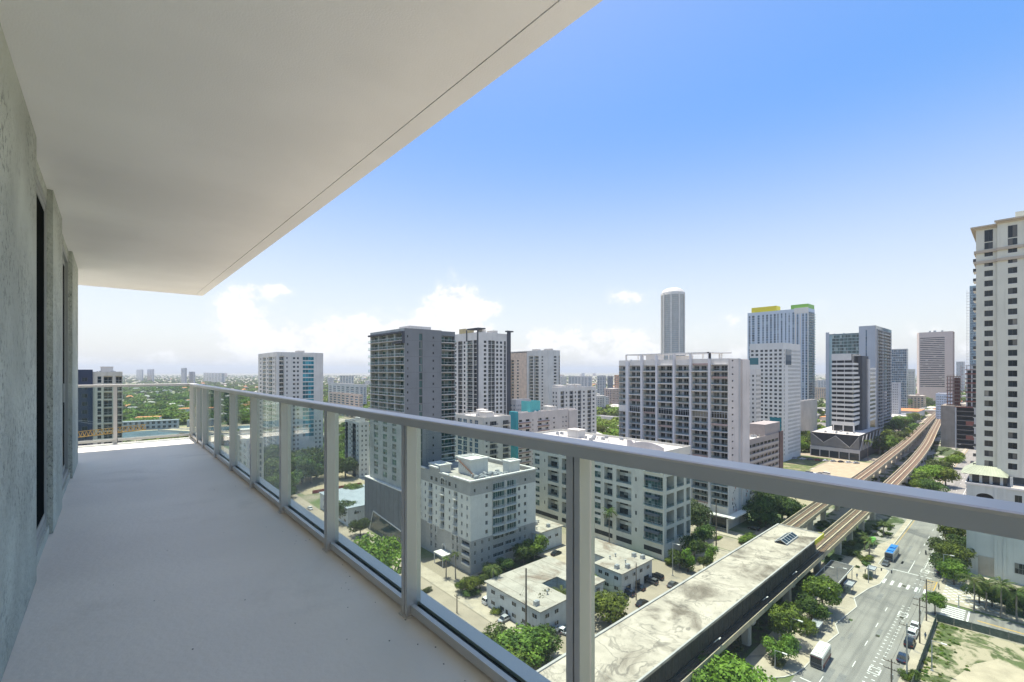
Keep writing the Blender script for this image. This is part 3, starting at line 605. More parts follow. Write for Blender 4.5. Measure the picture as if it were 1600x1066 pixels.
# pink block with teal edge
x0, x1, y0, y1 = boxfrom(807, 272, 796.5, 900); zt = Zat(646, x0, y0); pk = wallm('pale_pink', (.58, .525, .48)); tl = mat('wall_teal', (.03, .29, .32), .6, var=.05)
bl = Bld('apartment_block', 'pale pink block with a bright teal left edge and teal rooftop screen', x0, x1, y0, y1); f = fl(.4, 3.0, int(zt / 3) - 1)
br = mat('balcony_brown', (.32, .22, .19), .8)
bl.face('S', x0, x1, 0, zt, S_(bl, [(811, 816), (821.5, 827.5)], dict(k='win', s=.8, h=1.4, mul=0)) + S_(bl, [(841, 846.5), (852.5, 857)], dict(k='win', s=.8, h=1.4)) + S_(bl, [(832, 833.5), (864.5, 867), (879, 880.6), (883.6, 885.6)], dict(k='win', s=.8, h=1.1)), f, 'wall', pk)
b = bl.mb('brown_band', br)
for z in f:
    for a, c in ((810, 829), (840, 858)): b.box(Xat(a, y0), Xat(c, y0), y0 - .5, y0 - .01, z - .25, z + .5)
b = bl.mb('teal_wall', tl); b.box(x0 - .5, x0 + 1.2, y0 - .3, y1, 0, zt + .8)
b = bl.mb('blank_wall', pk); b.box(Xat(888, y0), x1 + .3, y0 - .8, y0 - .01, 0, Zat(640, x1, y0))
bl.shell(0, zt, 'wall', pk, M_RWHITE, W=False)
xa, xb = Xat(835, y0), Xat(857.5, y0)
b = bl.mb('teal_screen', mat('screen_teal', (.10, .44, .42), .5, var=.06)); b.box(xa, xb - 4, y0 + 4, y0 + 4.3, zt - .5, zt + 6.3)
b.box(xa, xa + .3, y0 + 4.31, y0 + 12, zt - .5, zt + 6.3); b.box(xb - 4, xb - 3.7, y0 + 4.0, y0 + 12, zt - .5, zt + 6.3)
roofstuff(bl, zt - .9, 14, 21, 2, (xa + 2, x1 - 3, y0 + 2, y1 - 2)); bl.done(120)

# J: big framed condominium
x0, x1, y0, y1 = boxfrom(1138, 195, 967, 1169); zt = Zat(560, x0, y0)
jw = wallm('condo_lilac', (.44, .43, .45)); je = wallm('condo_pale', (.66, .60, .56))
bl = Bld('condominium', 'broad white framed condominium with recessed balconies, in front of the round tower', x0, x1, y0, y1)
fh = 2.93; nf = 22; f = [zt - 2.6 - fh * k for k in range(nf)][::-1]
fr = [(967, 979.5), (984, 1002.5), (1005.8, 1026), (1029, 1053), (1056, 1079), (1082, 1108.2), (1111.5, 1137)]
amen = [nf - 1 - 8]
rest = [i for i in range(nf) if i not in amen and f[i] > 5]
cols = []
for k, (a, c) in enumerate(fr):
    ws = ((.26, .58, .35, 1.95), (.70, .97, .35, 1.95)) if k else ((.2, .75, .55, 1.6),)
    if k == 6: ws = ((.10, .50, .05, 2.3), (.60, .96, .35, 1.9))
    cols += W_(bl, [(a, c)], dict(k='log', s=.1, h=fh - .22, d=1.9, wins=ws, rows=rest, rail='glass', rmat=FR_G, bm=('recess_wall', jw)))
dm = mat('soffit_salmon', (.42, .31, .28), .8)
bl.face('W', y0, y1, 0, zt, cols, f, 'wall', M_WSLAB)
# amenity floor: dark mullioned glazing over the grid
za = f[amen[0]]
for k, (a, c) in enumerate(fr):
    if k == 0: continue
    ya, yb = Yat(c, x0) + .1, Yat(a, x0) - .1; b = bl.mb('amenity_glazing', G_DARK); b.quad((x0 - .02, ya, za + .15), (x0 - .02, yb, za + .15), (x0 - .02, yb, za + fh - .2), (x0 - .02, ya, za + fh - .2))
    b = bl.mb('mullion', FR_G)
    for q in range(7): yy = ya + (yb - ya) * q / 6; b.box(x0 - .12, x0 - .03, yy - .1, yy + .1, za + .15, za + fh - .2)
    b.box(x0 - .14, x0 - .03, ya, yb, za + 2.05, za + 2.2)
# piers standing forward, thick white bands and coloured ones
b = bl.mb('pier', M_PIERW)
for k, (a, c) in enumerate(fr[:-1]):
    ya, yb = Yat(fr[k + 1][0], x0), Yat(c, x0); b.box(x0 - 1.3, x0 - .02, ya, yb, 0, zt + (2.4 if k else -.5))
for k in range(1, 7):
    ya, yb = Yat(fr[k][1], x0) + .02, Yat(fr[k][0], x0) - .02
    for i in range(nf):
        if f[i] < 4: continue
        if (i + k * 2) % 3 == 0 and k < 6: bl.piece('white_band', M_WSLAB, x0 - 1.2, x0 - .02, ya, yb, f[i] - .25, f[i] + .13)
        elif (i * 5 + k * 3) % 7 in (1,): bl.piece('salmon_band', dm, x0 - .08, x0 - .021, ya, yb, f[i] - .2, f[i] + .6)
        elif k == 6: bl.piece('white_band', M_WSLAB, x0 - .6, x0 - .02, ya, yb, f[i] - .1, f[i] + .12)
# end wall with tiny windows
bl.face('S', x0, x1, 0, zt, S_(bl, [(1143.5, 1146), (1163, 1165.6)], dict(k='win', s=1.3, h=.7, mul=0, fr=FR_D, rows=[i for i in range(5, nf)])), f, 'end_wall', je)
bl.mb('end_groove', M_LGREY).box(Xat(1154, y0), Xat(1157, y0), y0 - .06, y0 - .001, 0, zt)
bl.mb('end_pier', je).box(Xat(1158, y0), x1, y0 - .7, y0 - .061, 4, zt - .4)
# painted birds and leaves low on the end wall
b = bl.mb('mural_mark', mat('mural_dark', (.05, .05, .06), .7)); b2 = bl.mb('mural_red_mark', mat('mural_red', (.4, .09, .05), .7)); r = random.Random(5)
for k in range(26):
    px = r.choice((1146, 1149, 1164)) + r.uniform(-1.5, 1.5); z = r.uniform(6, 22); cx = Xat(px, y0); yy = y0 - (.71 if px > 1158 else .01) - .01; rr = r.uniform(.25, .75)
    pts = [(cx + rr * math.cos(q) * r.uniform(.3, 1.1), yy, z + rr * 1.4 * math.sin(q) * r.uniform(.3, 1.1)) for q in np.linspace(0, 6.28, 9)[:-1]]
    (b2 if k % 4 == 0 else b).poly(pts)
bl.shell(0, zt, 'end_wall', je, M_RWHITE)
# rooftop frame
b = bl.mb('rooftop_frame', M_WSLAB); za2 = zt + 2.4; ya, yb = Yat(1111.5, x0), Yat(979.5, x0)
for yy in (ya, yb - .5): b.box(x0 - 1.3, x0 - .5, yy, yy + .5, zt, za2)
b.box(x0 - 1.3, x0 - .6, y0 + 8, yb, za2, za2 + .55); b.box(x0 + 10, x0 + 10.6, y0 + 3, yb, za2, za2 + .55); b.box(x0 - 1.3, x1 - 8, y0 + 8, y0 + 8.7, za2 + .02, za2 + .53); b.box(x0 + 9.9, x0 + 10.5, y0 + 8, y0 + 8.6, zt, za2)
for k in range(6): yy = ya + (yb - ya) * k / 5; b.box(x0 - .58, x0 + 9.98, yy - .2, yy + .2, za2 + .1, za2 + .5); b.box(x0 + 10.05, x0 + 10.5, yy - .2, yy + .2, zt - .8, za2)
b = bl.mb('entrance_canopy', M_WSLAB); b.box(x0 - 5, x0 - 1.4, y0 - 2, y0 + 40, 6.2, 6.7); b.box(x0 - 5, x1 - 6, y0 - 4, y0 - .8, 6.21, 6.69)
for k in range(5): b.box(x0 - 4.8, x0 - 4.3, y0 - 1.8 + 9 * k, y0 - 1.3 + 9 * k, 0, 6.2)
bl.mb('ground_glass', G_DARK).box(x0 - .06, x0 - .02, y0 + .5, y1 - 1, .3, 4.8); roofstuff(bl, zt - .9, 12, 17, 2); bl.done(300)

# K: cream loft block with double-height bays
x0, x1, y0, y1 = boxfrom(1037.6, 163, 833, 1079); zt = 39.2; kw = mat('wall_ivory', (.62, .60, .52), .85, var=.06, scale=.2, streak=.3)
bl = Bld('loft_block', 'cream loft block with deep double-height bays, its corner behind the low white buildings', x0, x1, y0, y1)
f = [5.2 + 6.35 * k for k in range(5)]
rv = ('recess_wall', mat('recess_wall_ivory', (.50, .49, .44), .85)); sp_w = mat('spandrel_white', (.66, .66, .62), .7)
lo_ = dict(k='log', s=.45, h=5.0, d=2.2, tr=1, gl=G_DARK, rail='glass', rmat=FR_D, bm=rv, rm=rv, wins=((.42, .98, .05, 2.3), (.42, .98, 3.6, 1.2)), fr=FR_D)
lwin = dict(k='win', s=.45, h=5.0, d=.35, tr=3, mul=1, gl=G_GREEN, fr=FR_G, fw=.1)
cols = W_(bl, [(855.8, 872.8), (877.8, 887), (944, 957), (963, 986.5)], lo_) + W_(bl, [(835, 843), (898, 912), (927.8, 938.5)], lwin) + W_(bl, [(850.3, 851.8), (992.3, 995)], dict(k='win', s=2.2, h=1.5, mul=0, fr=FR_D, n='small_window')) + W_(bl, [(1006, 1035.5)], dict(k='win', s=.5, h=4.9, d=.9, tr=2, mul=5, gl=G_GREEN, fr=FR_G, proj=.55, smat=kw, over=.0))
bl.face('W', y0, y1, 0, zt, cols + W_(bl, [(1006.1, 1035.4)], dict(k='none')) * 0, f, 'wall', kw)
b = bl.mb('spandrel_panel', sp_w)
for (a, c) in ((944, 957), (963, 986.5), (855.8, 872.8), (877.8, 887)):
    ya, yb = Yat(c, x0), Yat(a, x0); w = yb - ya
    for z in f: b.box(x0 + 1.95, x0 + 2.12, ya + .02 * w, ya + .58 * w, z + 2.9, z + 4.05)
for (a, c) in ((927.8, 938.5), (898, 912), (835, 843)):
    ya, yb = Yat(c, x0), Yat(a, x0)
    for z in f: b.box(x0 + .12, x0 + .34, ya + .1, yb - .1, z + 3.0, z + 4.3)
b = bl.mb('sun_shade', FR_G)
for z in f:
    ya, yb = Yat(1030, x0), Yat(1006, x0)
    for q in range(3): b.box(x0 - .45, x0 + .88, ya + .2, yb - .2, z + 3.55 + q * .3, z + 3.62 + q * .3)
S1 = [(1041.5, 1053.5), (1057.5, 1068.5), (1072.5, 1078)]
bl.face('S', x0, x1, 0, zt, S_(bl, S1, dict(lo_, d=3.0, wins=((.3, .98, .05, 2.3), (.3, .98, 3.4, 1.4)))), f, 'wall', kw)
g0 = dict(k='dark', s=1.2, h=1.7, d=.6)
b = bl.mb('garage_opening', mat('dark_interior', (.03, .03, .032), .9))
for (a, c) in ((835, 872), (878, 912), (928, 957), (963, 987), (1006, 1034)): b.box(x0 - .03, x0 - .005, Yat(c, x0), Yat(a, x0), 1.9, 3.7)
bl.shell(0, zt, 'wall', kw, M_RWHITE)
# curved rooftop parapet
b = bl.mb('curved_parapet', wallm('pinkish_white', (.62, .57, .54))); ya, yb = y0 + 1.5, Yat(975, x0); n = 16; xc = x0 + 2
top = [(ya + (yb - ya) * k / n, zt + .9 + 1.3 * math.sin(math.pi * min(1, (k / n) * 1.15)) ** .8 if k < n - 2 else zt + 2.2) for k in range(n + 1)]
for k in range(n):
    (ua, za), (ub, zb) = top[k], top[k + 1]; b.quad((xc, ua, zt - .9), (xc, ub, zt - .9), (xc, ub, zb), (xc, ua, za)); b.quad((xc + .4, ua, zt - .9), (xc + .4, ub, zt - .9), (xc + .4, ub, zb), (xc + .4, ua, za)); b.quad((xc, ua, za), (xc, ub, zb), (xc + .4, ub, zb), (xc + .4, ua, za))
roofstuff(bl, zt - .9, 18, 33, 1, (x0 + 4, x1 - 2, Yat(960, x0), y1 - 3)); bl.done()

# L: nine storey grey and white block
x0, x1, y0, y1 = boxfrom(735, 152, 641, 837); zt = Zat(754, x0, y0)
lw = mat('wall_ice_white', (.66, .64, .58), .85, var=.05, scale=.3, streak=.25); lg_ = mat('wall_warm_grey', (.37, .355, .33), .85, var=.06, scale=.3, streak=.2)
bl = Bld('apartment_block', 'nine storey block, white middle with grey base and grey top floor, beside the leafy alley', x0, x1, y0, y1)
fh = 3.05; z1 = zt - 1.4; f = [z1 - fh * (k + 1) for k in range(9)][::-1]; zg0, zg1 = f[3] - .1, f[8] - .2
wa = dict(k='win', s=.9, h=1.45, mul=1, fr=FR_W, d=.16); wf = dict(k='log', s=.1, h=2.55, d=.9, wins=((.1, .9, .02, 2.2),), rail='bars', rmat=FR_W, proj=.75, over=.2, smat=lw)
def faceW(za, zb, m, nm, rows):
    c = W_(bl, [(731, 728.6), (722.7, 720.2), (703.5, 701), (682.5, 680.5), (665.5, 663.5), (658, 656), (650, 648)], dict(wa, rows=rows)) + W_(bl, [(709, 714.5), (688.5, 694), (670, 675.5)], dict(wf, rows=rows))
    bl.face('W', y0, y1, za, zb, c, f, nm, m)
faceW(zg0, zg1, lw, 'wall', [3, 4, 5, 6, 7])
bl.face('W', y0, y1, zg1, zt, W_(bl, [(704, 700.5), (683.5, 680), (713, 711), (676, 672.5)], dict(wa, rows=[8], fr=FR_D)) + W_(bl, [(697.5, 686.8)], dict(k='win', s=.5, h=2.1, mul=2, tr=1, fr=FR_W, rows=[8], n='arched_window')), f, 'grey_wall', lg_)
# garage openings at the corner and the far end, arched windows between
bl.face('W', y0, y1, 0, zg0, W_(bl, [(733.5, 721.5), (656, 645)], dict(k='dark', s=.9, h=1.35, d=1.2, rows=[0, 1, 2])) + W_(bl, [(716, 713.4), (709, 706.4), (682, 679.4), (675, 672.4)], dict(k='win', s=.5, h=1.9, mul=1, tr=1, rows=[0, 1, 2], n='arched_window', d=.2)) + W_(bl, [(695, 692)], dict(k='win', s=.5, h=2.3, mul=1, rows=[0], d=.2)), f, 'grey_wall', lg_)
b = bl.mb('arch_trim', M_WSLAB)
def arch(cy, z, w, h, X0):
    pts = [(cy + w / 2 * math.cos(q), z + h * math.sin(q)) for q in np.linspace(0, math.pi, 9)]
    for (a, c), (d_, e_) in zip(pts[:-1], pts[1:]): b.bar((X0 - .08, a, c), (X0 - .08, d_, e_), .2, .2)
    b.box(X0 - .16, X0 - .01, cy - w / 2 - .1, cy - w / 2 + .1, z - 2.0, z); b.box(X0 - .16, X0 - .01, cy + w / 2 - .1, cy + w / 2 + .1, z - 2.0, z)
for px in (714.7, 707.7, 680.7, 673.7): arch(Yat(px, x0), f[2] + 2.4, 1.7, .8, x0)
for px in (693.5,): arch(Yat(px, x0), f[0] + 2.8, 2.1, 1., x0)
arch(Yat(692, x0), f[8] + 2.2, 3.2, 1.0, x0)
b = bl.mb('garage_sill', M_WSLAB)
for z in f[:3]: b.box(x0 - .25, x0 - .01, Yat(733.8, x0), Yat(721.2, x0), z + .3, z + .88); b.box(x0 - .25, x0 - .01, Yat(656.3, x0), Yat(645, x0), z + .3, z + .88)
bl.face('S', x0, x1, zg0, zg1, S_(bl, [(758.5, 762.5)], dict(wa, rows=[3, 4, 5, 6, 7])) + S_(bl, [(809.5, 813), (818.7, 822.5)], dict(wa, rows=[3, 4, 5, 6, 7])) + S_(bl, [(769, 806.5)], dict(k='dark', s=-50, h=.1)), f, 'wall', lw)
bl.face('S', x0, x1, zg1, zt, S_(bl, [(740.5, 743.3), (760, 762.5), (819.5, 822.5)], dict(k='win', s=.8, h=1.2, mul=0, rows=[8])), f, 'grey_wall', lg_)
bl.face('S', x0, x1, 0, zg0, S_(bl, [(741, 744), (752, 755), (763, 766), (811, 814), (819, 822)], dict(wa, rows=[0, 1, 2])) + S_(bl, [(771, 787), (790, 806)], dict(k='win', s=1.0, h=1.3, mul=6, fr=FR_W, rows=[0, 1, 2], n='garage_grille')), f, 'grey_wall', lg_)
# glazed balcony bay
xa, xm, xb = Xat(769, y0), Xat(787.8, y0), Xat(806.5, y0); gbm = bl.mb('bay_wall', lg_); gbm.box(xa, xb, y0 - .12, y0 - .01, zg0, zt - 1.4)
for z in f[3:9]:
    for (u, v) in ((xa, xm), (xm, xb)):
        bl.put('balcony_door', win_mesh(v - u - .4, 2.4, 4, 0, FR_W, G_GREEN), ((u + v) / 2, y0 - .19, z + .1), 'S'); bl.put('balcony_railing', rail_mesh(v - u - .25, 'bars', 1.0, FR_W), ((u + v) / 2, y0 - 1.3, z + .02), 'S')
    bl.mb('balcony_slab', lw).prism([(xa, y0 - .121), (xa, y0 - 1.1), (xa + 2, y0 - 1.5), (xb - 2, y0 - 1.5), (xb, y0 - 1.1), (xb, y0 - .121)][::1], z - .2, z)
bl.mb('bay_pier', M_WSLAB).box(xm - .12, xm + .12, y0 - 1.2, y0 - .125, zg0 + .01, zt - 1.6)
bl.shell(0, zg0, 'grey_wall', lg_); bl.shell(zg0, zg1, 'wall', lw); bl.shell(zg1, zt, 'grey_wall', lg_, M_RGRAV, par=1.3, lip=.4)
b = bl.mb('cornice', M_WSLAB)
def corn(xa_, xb_, ya_, yb_, z, t_=.45): b.box(xa_ - .45, xb_ + .45, ya_ - .45, yb_ + .45, z, z + t_)
for (ya, yb, dz) in ((y0 - .4, y0 + 10, 0), (y0 + 13, y0 + 17, -.0), (y0 + 20, y0 + 26, 1.4), (y0 + 29, y0 + 33, 0), (y0 + 36, y1, 0)): b.box(x0 - .5, x0 + .42, ya, yb, zt + .01 + dz, zt + .5 + dz)
b.box(x0 + .43, x1, y0 - .5, y0 + .42, zt + .01, zt + .5); b.box(x1 - .42, x1 + .45, y0 - .5, y1, zt + .01, zt + .5); b.box(x0, x1, y1 - .4, y1 + .4, zt + .01, zt + .5)
b = bl.mb('grey_wall', lg_); b.box(x0 + .001, x0 + .4, y0 + 20, y0 + 26, zt + .005, zt + 1.4)
b = bl.mb('penthouse', lw); b.box(x0 + 9, x0 + 17, y0 + 12, y0 + 20, zt - 1.3, zt + 4.2); b.box(x0 + 21, x0 + 26, y0 + 4, y0 + 8, zt - 1.3, zt + 3.2); b.box(x0 + 2, x0 + 7, y0 + 22, y0 + 29, zt - 1.3, zt + 1.6)
b = bl.mb('cornice', M_WSLAB)
for (xa_, xb_, ya_, yb_, z) in ((x0 + 9, x0 + 17, y0 + 12, y0 + 20, zt + 4.2), (x0 + 21, x0 + 26, y0 + 4, y0 + 8, zt + 3.2), (x0 + 2, x0 + 7, y0 + 22, y0 + 29, zt + 1.6)):
    b.box(xa_ - .4, xb_ + .4, ya_ - .4, ya_ + .3, z, z + .5); b.box(xa_ - .4, xb_ + .4, yb_ - .3, yb_ + .4, z, z + .5); b.box(xa_ - .4, xa_ + .3, ya_ + .3, yb_ - .3, z, z + .5); b.box(xb_ - .3, xb_ + .4, ya_ + .3, yb_ - .3, z, z + .5)
b = bl.mb('roof_stair', mat('rusty_stair', (.25, .12, .07), .7)); b.bar((x0 + 8.5, y0 + 19, zt + 3.6), (x0 + 8.5, y0 + 8, zt - 1.2), .5, .25); b.bar((x0 + 7.6, y0 + 19, zt + 4.4), (x0 + 7.6, y0 + 8, zt - .3), .1); 
for q in range(10): b.bar((x0 + 7.6, y0 + 19 - q * 1.1, zt + 4.3 - q * .48), (x0 + 7.6, y0 + 19 - q * 1.1, zt + 3.2 - q * .48), .08)
roofstuff(bl, zt - 1.3, 34, 41, 0, (x0 + 7, x0 + 20, y0 + 2, y0 + 10)); 
b = bl.mb('entrance_awning', M_WSLAB); ye = Yat(697, x0); b.box(x0 - 4, x0 - .3, ye - 4, ye + 2, 3.6, 3.9); b.box(x0 - 3.9, x0 - 3.7, ye - 3.8, ye - 3.6, 0, 3.6); b.box(x0 - 3.9, x0 - 3.7, ye + 1.6, ye + 1.8, 0, 3.6)
bl.done()
# ---------------- right side towers ----------------
# Q: cream tower at the right edge
x0 = 225.; y0q = -45.; y1 = 225 * (CA - SA * (725 / F)) / (SA + CA * (725 / F)); zt = Zat(358, x0, y1)
qw = mat('wall_q_cream', (.60, .59, .50), .85, var=.05, scale=.15, streak=.3); qb = mat('band_tan', (.44, .38, .30), .8, var=.05)
bl = Bld('apartment_tower', 'tall cream tower with tan cornices and a pale green awning at the right edge', x0, x0 + 30, y0q, y1)
fh = 3.42; z1 = zt - 7.6; f = [z1 - fh * (k + 1) for k in range(24)][::-1]; f = [z for z in f if z > 33.5]
wq = dict(k='win', s=1.0, h=2.0, mul=1, fr=FR_D, gl=G_DARK, d=.3, sill=True)
bl.face('W', Yat(1558.5, x0), y1, 33, zt, W_(bl, [(1538, 1551.5)], wq), f, 'wall', qw)
bl.face('W', y0q, Yat(1558.5, x0), 33, zt + .8, [(Yat(1589.5, x0 - 1.2), Yat(1575, x0 - 1.2), wq)] + [(-9 - 7 * k, -6 - 7 * k, wq) for k in range(1, 5)], f, 'wall', qw, at=x0 - 1.2)
b = bl.mb('wall', qw); ye = Yat(1558.5, x0); b.quad((x0 - 1.2, ye, 33), (x0, ye, 33), (x0, ye, zt + .8), (x0 - 1.2, ye, zt + .8))
for (px0, px1, xx) in ((1538, 1551.5, x0), (1575, 1589.5, x0 - 1.2)):
    yc, w = (Yat(px0, xx) + Yat(px1, xx)) / 2, Yat(px0, xx) - Yat(px1, xx)
    bl.put('tall_window', win_mesh(w, 4.0, 1, 0, FR_D, G_DARK, .1), (xx - .05, yc, z1 + 2.6), 'W'); bl.put('tall_window', win_mesh(w, 2.2, 1, 0, FR_D, G_DARK, .1), (xx - .05, yc, z1 + .1), 'W')
b = bl.mb('cornice', qb)
for (z, h, o) in ((zt, .5, 1.3), (zt - .5, .48, .7), (z1 - 1.1, .9, .5), (z1 - fh - 1.3, .9, .5)):
    b.box(x0 - o, x0 - .01, ye, y1 + o, z, z + h); b.box(x0, x0 + 30, y1 + .01, y1 + o, z, z + h); b.box(x0 - 1.2 - o, x0 - 1.21, y0q, ye + o * .5, z + (.8 if z >= zt - .6 else 0), z + h + (.8 if z >= zt - .6 else 0))
bl.shell(33, zt, 'wall', qw, M_RGRAV); b = bl.mb('wall', qw); b.box(x0 - 1.19, x0 + 20, y0q, ye - .01, zt - .9, zt + .79); b.box(x0 + 3, x0 + 14, -14, ye - 4, zt + .8, zt + 4.2)
# small balconies on the far flank
for k in range(0, len(f)): bl.mb('balcony_slab', M_WSLAB).box(x0 + 3, x0 + 9, y1 + .01, y1 + .9, f[k], f[k] + .2); bl.mb('flank_railing', FR_D).box(x0 + 3, x0 + 3.06, y1 + .01, y1 + .9, f[k] + .2, f[k] + 1.2)
# podium with arches and green hipped awning
px0_ = 216.5; py1 = 13.6; pw = wallm('podium_cream', (.56, .57, .53)); b = bl.mb('podium_wall', pw)
bl.face('W', y0q, py1, 0, 30.3, [(Yat(1553, px0_), Yat(1525, px0_), dict(k='dark', s=23.2, h=4.4, d=1.2, n='arch'))] + [(Yat(1597, px0_), Yat(1585.5, px0_), dict(k='win', s=25.4, h=3.0, mul=1, fr=FR_D, d=.3))] + [(-12 - 7 * k, -9 - 7 * k, dict(k='win', s=25.4, h=3.0, mul=1, fr=FR_D, d=.3)) for k in range(4)]
        , [0.], 'podium_wall', pw, at=px0_)
b = bl.mb('podium_wall', pw); b.quad((px0_, py1, 0), (px0_ + 60, py1, 0), (px0_ + 60, py1, 30.3), (px0_, py1, 30.3)); bl.mb('podium_roof', M_RGRAV).quad((px0_, y0q, 30.29), (px0_ + 60, y0q, 30.29), (px0_ + 60, py1, 30.29), (px0_, py1, 30.29))
b = bl.mb('arch_head', pw); ya, yb = Yat(1553, px0_), Yat(1525, px0_); n = 10
for k in range(n):
    q0, q1 = math.pi * k / n, math.pi * (k + 1) / n; cy, w = (ya + yb) / 2, (yb - ya) / 2
    A, B_ = (cy + w * math.cos(q0), 26.2 + 1.4 * math.sin(q0)), (cy + w * math.cos(q1), 26.2 + 1.4 * math.sin(q1)); b.quad((px0_ - .01, A[0], A[1]), (px0_ - .01, B_[0], B_[1]), (px0_ - .01, B_[0], 27.65), (px0_ - .01, A[0], 27.65))
b = bl.mb('podium_cap', M_WSLAB); b.box(px0_ - .3, px0_ - .01, y0q, py1 + .3, 30.0, 30.6); b.box(px0_, px0_ + 60, py1 + .01, py1 + .3, 30.0, 30.6)
b = bl.mb('pilaster', pw)
for yy in (py1 - .5, Yat(1556, px0_), Yat(1570, px0_), -8, -20): b.box(px0_ - .25, px0_ - .011, yy - .35, yy + .35, 0, 29.99)
ga, gb_ = Yat(1556, px0_), Yat(1528, px0_); za_, zb_ = Zat(903, px0_, ga), Zat(873, px0_, ga); b = bl.mb('louvre', mat('louvre_tan', (.45, .40, .32), .7)); 
for k in range(14): yy = ga + (gb_ - ga) * k / 14; b.box(px0_ - .12, px0_ - .02, yy, yy + (gb_ - ga) / 14 * .7, za_, zb_)
ga, gb_ = Yat(1605, px0_), Yat(1585, px0_); bl.put('podium_window', win_mesh(abs(gb_ - ga), 3.4, 2, 1, FR_G, G_DARK, .12), (px0_ - .08, (ga + gb_) / 2, 3.5), 'W')
gm = mat('awning_green', (.30, .33, .235), .6, var=.05); b = bl.mb('green_awning', gm)
o1 = [(px0_ + 1.5, Yat(1575, px0_ + 1.5) + 2), (px0_ + 1.5, py1 + 1.6), (px0_ + 16, py1 + 1.6)]; zE, zR = 33.3, 35.5
bl.mb('clerestory', G_DARK).box(px0_ + 4, px0_ + 30, Yat(1574, px0_ + 4), py1 - .5, 30.31, 33.4); cb = bl.mb('clerestory_pier', pw)
for yy in (py1 - .8, 10.4, 8., 5.6, 3.4): cb.box(px0_ + 3.8, px0_ + 3.99, yy - .35, yy + .35, 30.31, 33.4)
ytA = Yat(1560, x0); b.quad((o1[0][0], o1[0][1] - 2, zE), (o1[1][0], o1[1][1], zE), (x0 - .2, y1 + .1, zR), (x0 - .2, ytA, zR)); b.quad((o1[1][0], o1[1][1], zE), (o1[2][0], o1[2][1], zE), (x0 + 12, y1 + .1, zR), (x0 - .2, y1 + .1, zR)); b.poly([(o1[0][0], o1[0][1] - 2, zE), (x0 - .2, ytA, zR), (x0 - 1.25, ytA - 2.4, zE + .2)])
b = bl.mb('awning_rib', mat('awning_rib_green', (.36, .40, .29), .6))
for k in range(14): t_ = k / 13; b.bar((o1[0][0], (o1[0][1] - 2) * (1 - t_) + o1[1][1] * t_, zE + .04), (x0 - .2, ytA * (1 - t_) + (y1 + .1) * t_, zR + .04), .12, .08)
bl.done()

# U: blue glass tower with yellow and green tops
x0, x1, y0, y1 = boxfrom(1263, 533, 1168, 1273); zt = Zat(481, x0, y0)
uw = mat('wall_pale_blue', (.54, .60, .67), .6, var=.05, scale=.05); bl = Bld('apartment_tower', 'tall blue and white tower topped with a yellow and a green roof screen', x0, x1, y0, y1)
f = fl(.4, 3.0, int(zt / 3) - 1); ug = dict(k='win', s=.25, h=2.6, gl=G_BLUE, fr=FR_W, d=.1, mul=0)
bl.face('W', y0, y1, 0, zt, W_(bl, [(1170, 1172.5), (1175, 1179), (1183.5, 1187), (1191, 1193.5), (1197, 1200), (1203, 1206), (1209, 1212), (1214.5, 1216.5), (1220, 1222.5), (1226.5, 1228.5), (1232, 1234), (1238, 1241), (1245, 1247.5), (1253.5, 1256), (1258.5, 1261.5)], ug), f, 'wall', uw)
bl.face('S', x0, x1, 0, zt, [(x0 + 2, x1 - .5, dict(k='log', s=.1, h=2.6, d=1.5, wins=((.1, .9, .02, 2.3),), gl=G_BLUE, proj=1.2, smat=M_WSLAB))], f, 'wall', uw)
b = bl.mb('white_wing', M_WSLAB)
for px in (1243, 1250.5, 1262.5): b.box(x0 - .4, x0 - .01, Yat(px + .8, x0), Yat(px - .8, x0), 0, zt)
bl.shell(0, zt, 'wall', uw, M_RWHITE)
b = bl.mb('yellow_screen', mat('screen_yellow', (.80, .66, .02), .5, var=.03)); b.box(x0 + .5, x0 + 14, Yat(1213, x0), Yat(1174, x0), zt + .01, zt + 6.2)
b = bl.mb('green_screen', mat('screen_green', (.25, .52, .07), .5, var=.03)); b.box(x0 + .5, x1 - .5, y0 + .3, Yat(1235.5, x0), zt + .01, zt + 5.0); bl.mb('white_wing', M_WSLAB).box(x0 - .3, x0 + .49, y0, Yat(1241, x0), zt - 6, zt + .9)
bl.done(0)

# V: white grid hotel
x0, x1, y0, y1 = boxfrom(1224, 340, 1171.5, 1251); zt = Zat(535.5, x0, y0); vw = mat('wall_v_white', (.64, .63, .60), .8, var=.04, scale=.1, streak=.15)
bl = Bld('hotel', 'white hotel with a grid of small square windows, in front of the tall blue tower', x0, x1, y0, y1); f = [zt - 7.6 - 3.0 * k for k in range(27)][::-1]; f = [z for z in f if z > 0]; n = len(f)
wv = dict(k='win', s=1.0, h=1.7, mul=1, fr=FR_G); allr = list(range(n)); upr = list(range(8, n))
bl.face('W', y0, y1, 0, zt, W_(bl, [(1188, 1192.2), (1195, 1199.3), (1202.3, 1206.5), (1209.8, 1214), (1217, 1221.3)], wv) + W_(bl, [(1173.5, 1177.5), (1180.5, 1184.7)], dict(wv, rows=[n - 1, n - 2])), f, 'wall', vw)
b = bl.mb('green_glazing', G_TEAL); b.quad((x0 - .05, Yat(1185, x0), f[n - 4] + .3), (x0 - .05, y1, f[n - 4] + .3), (x0 - .05, y1, f[n - 3] + 2.6), (x0 - .05, Yat(1185, x0), f[n - 3] + 2.6))
b.quad((x0 - .05, Yat(1221, x0), 19), (x0 - .05, Yat(1203, x0), 19), (x0 - .05, Yat(1203, x0), 33), (x0 - .05, Yat(1221, x0), 33))
b = bl.mb('mullion', FR_D)
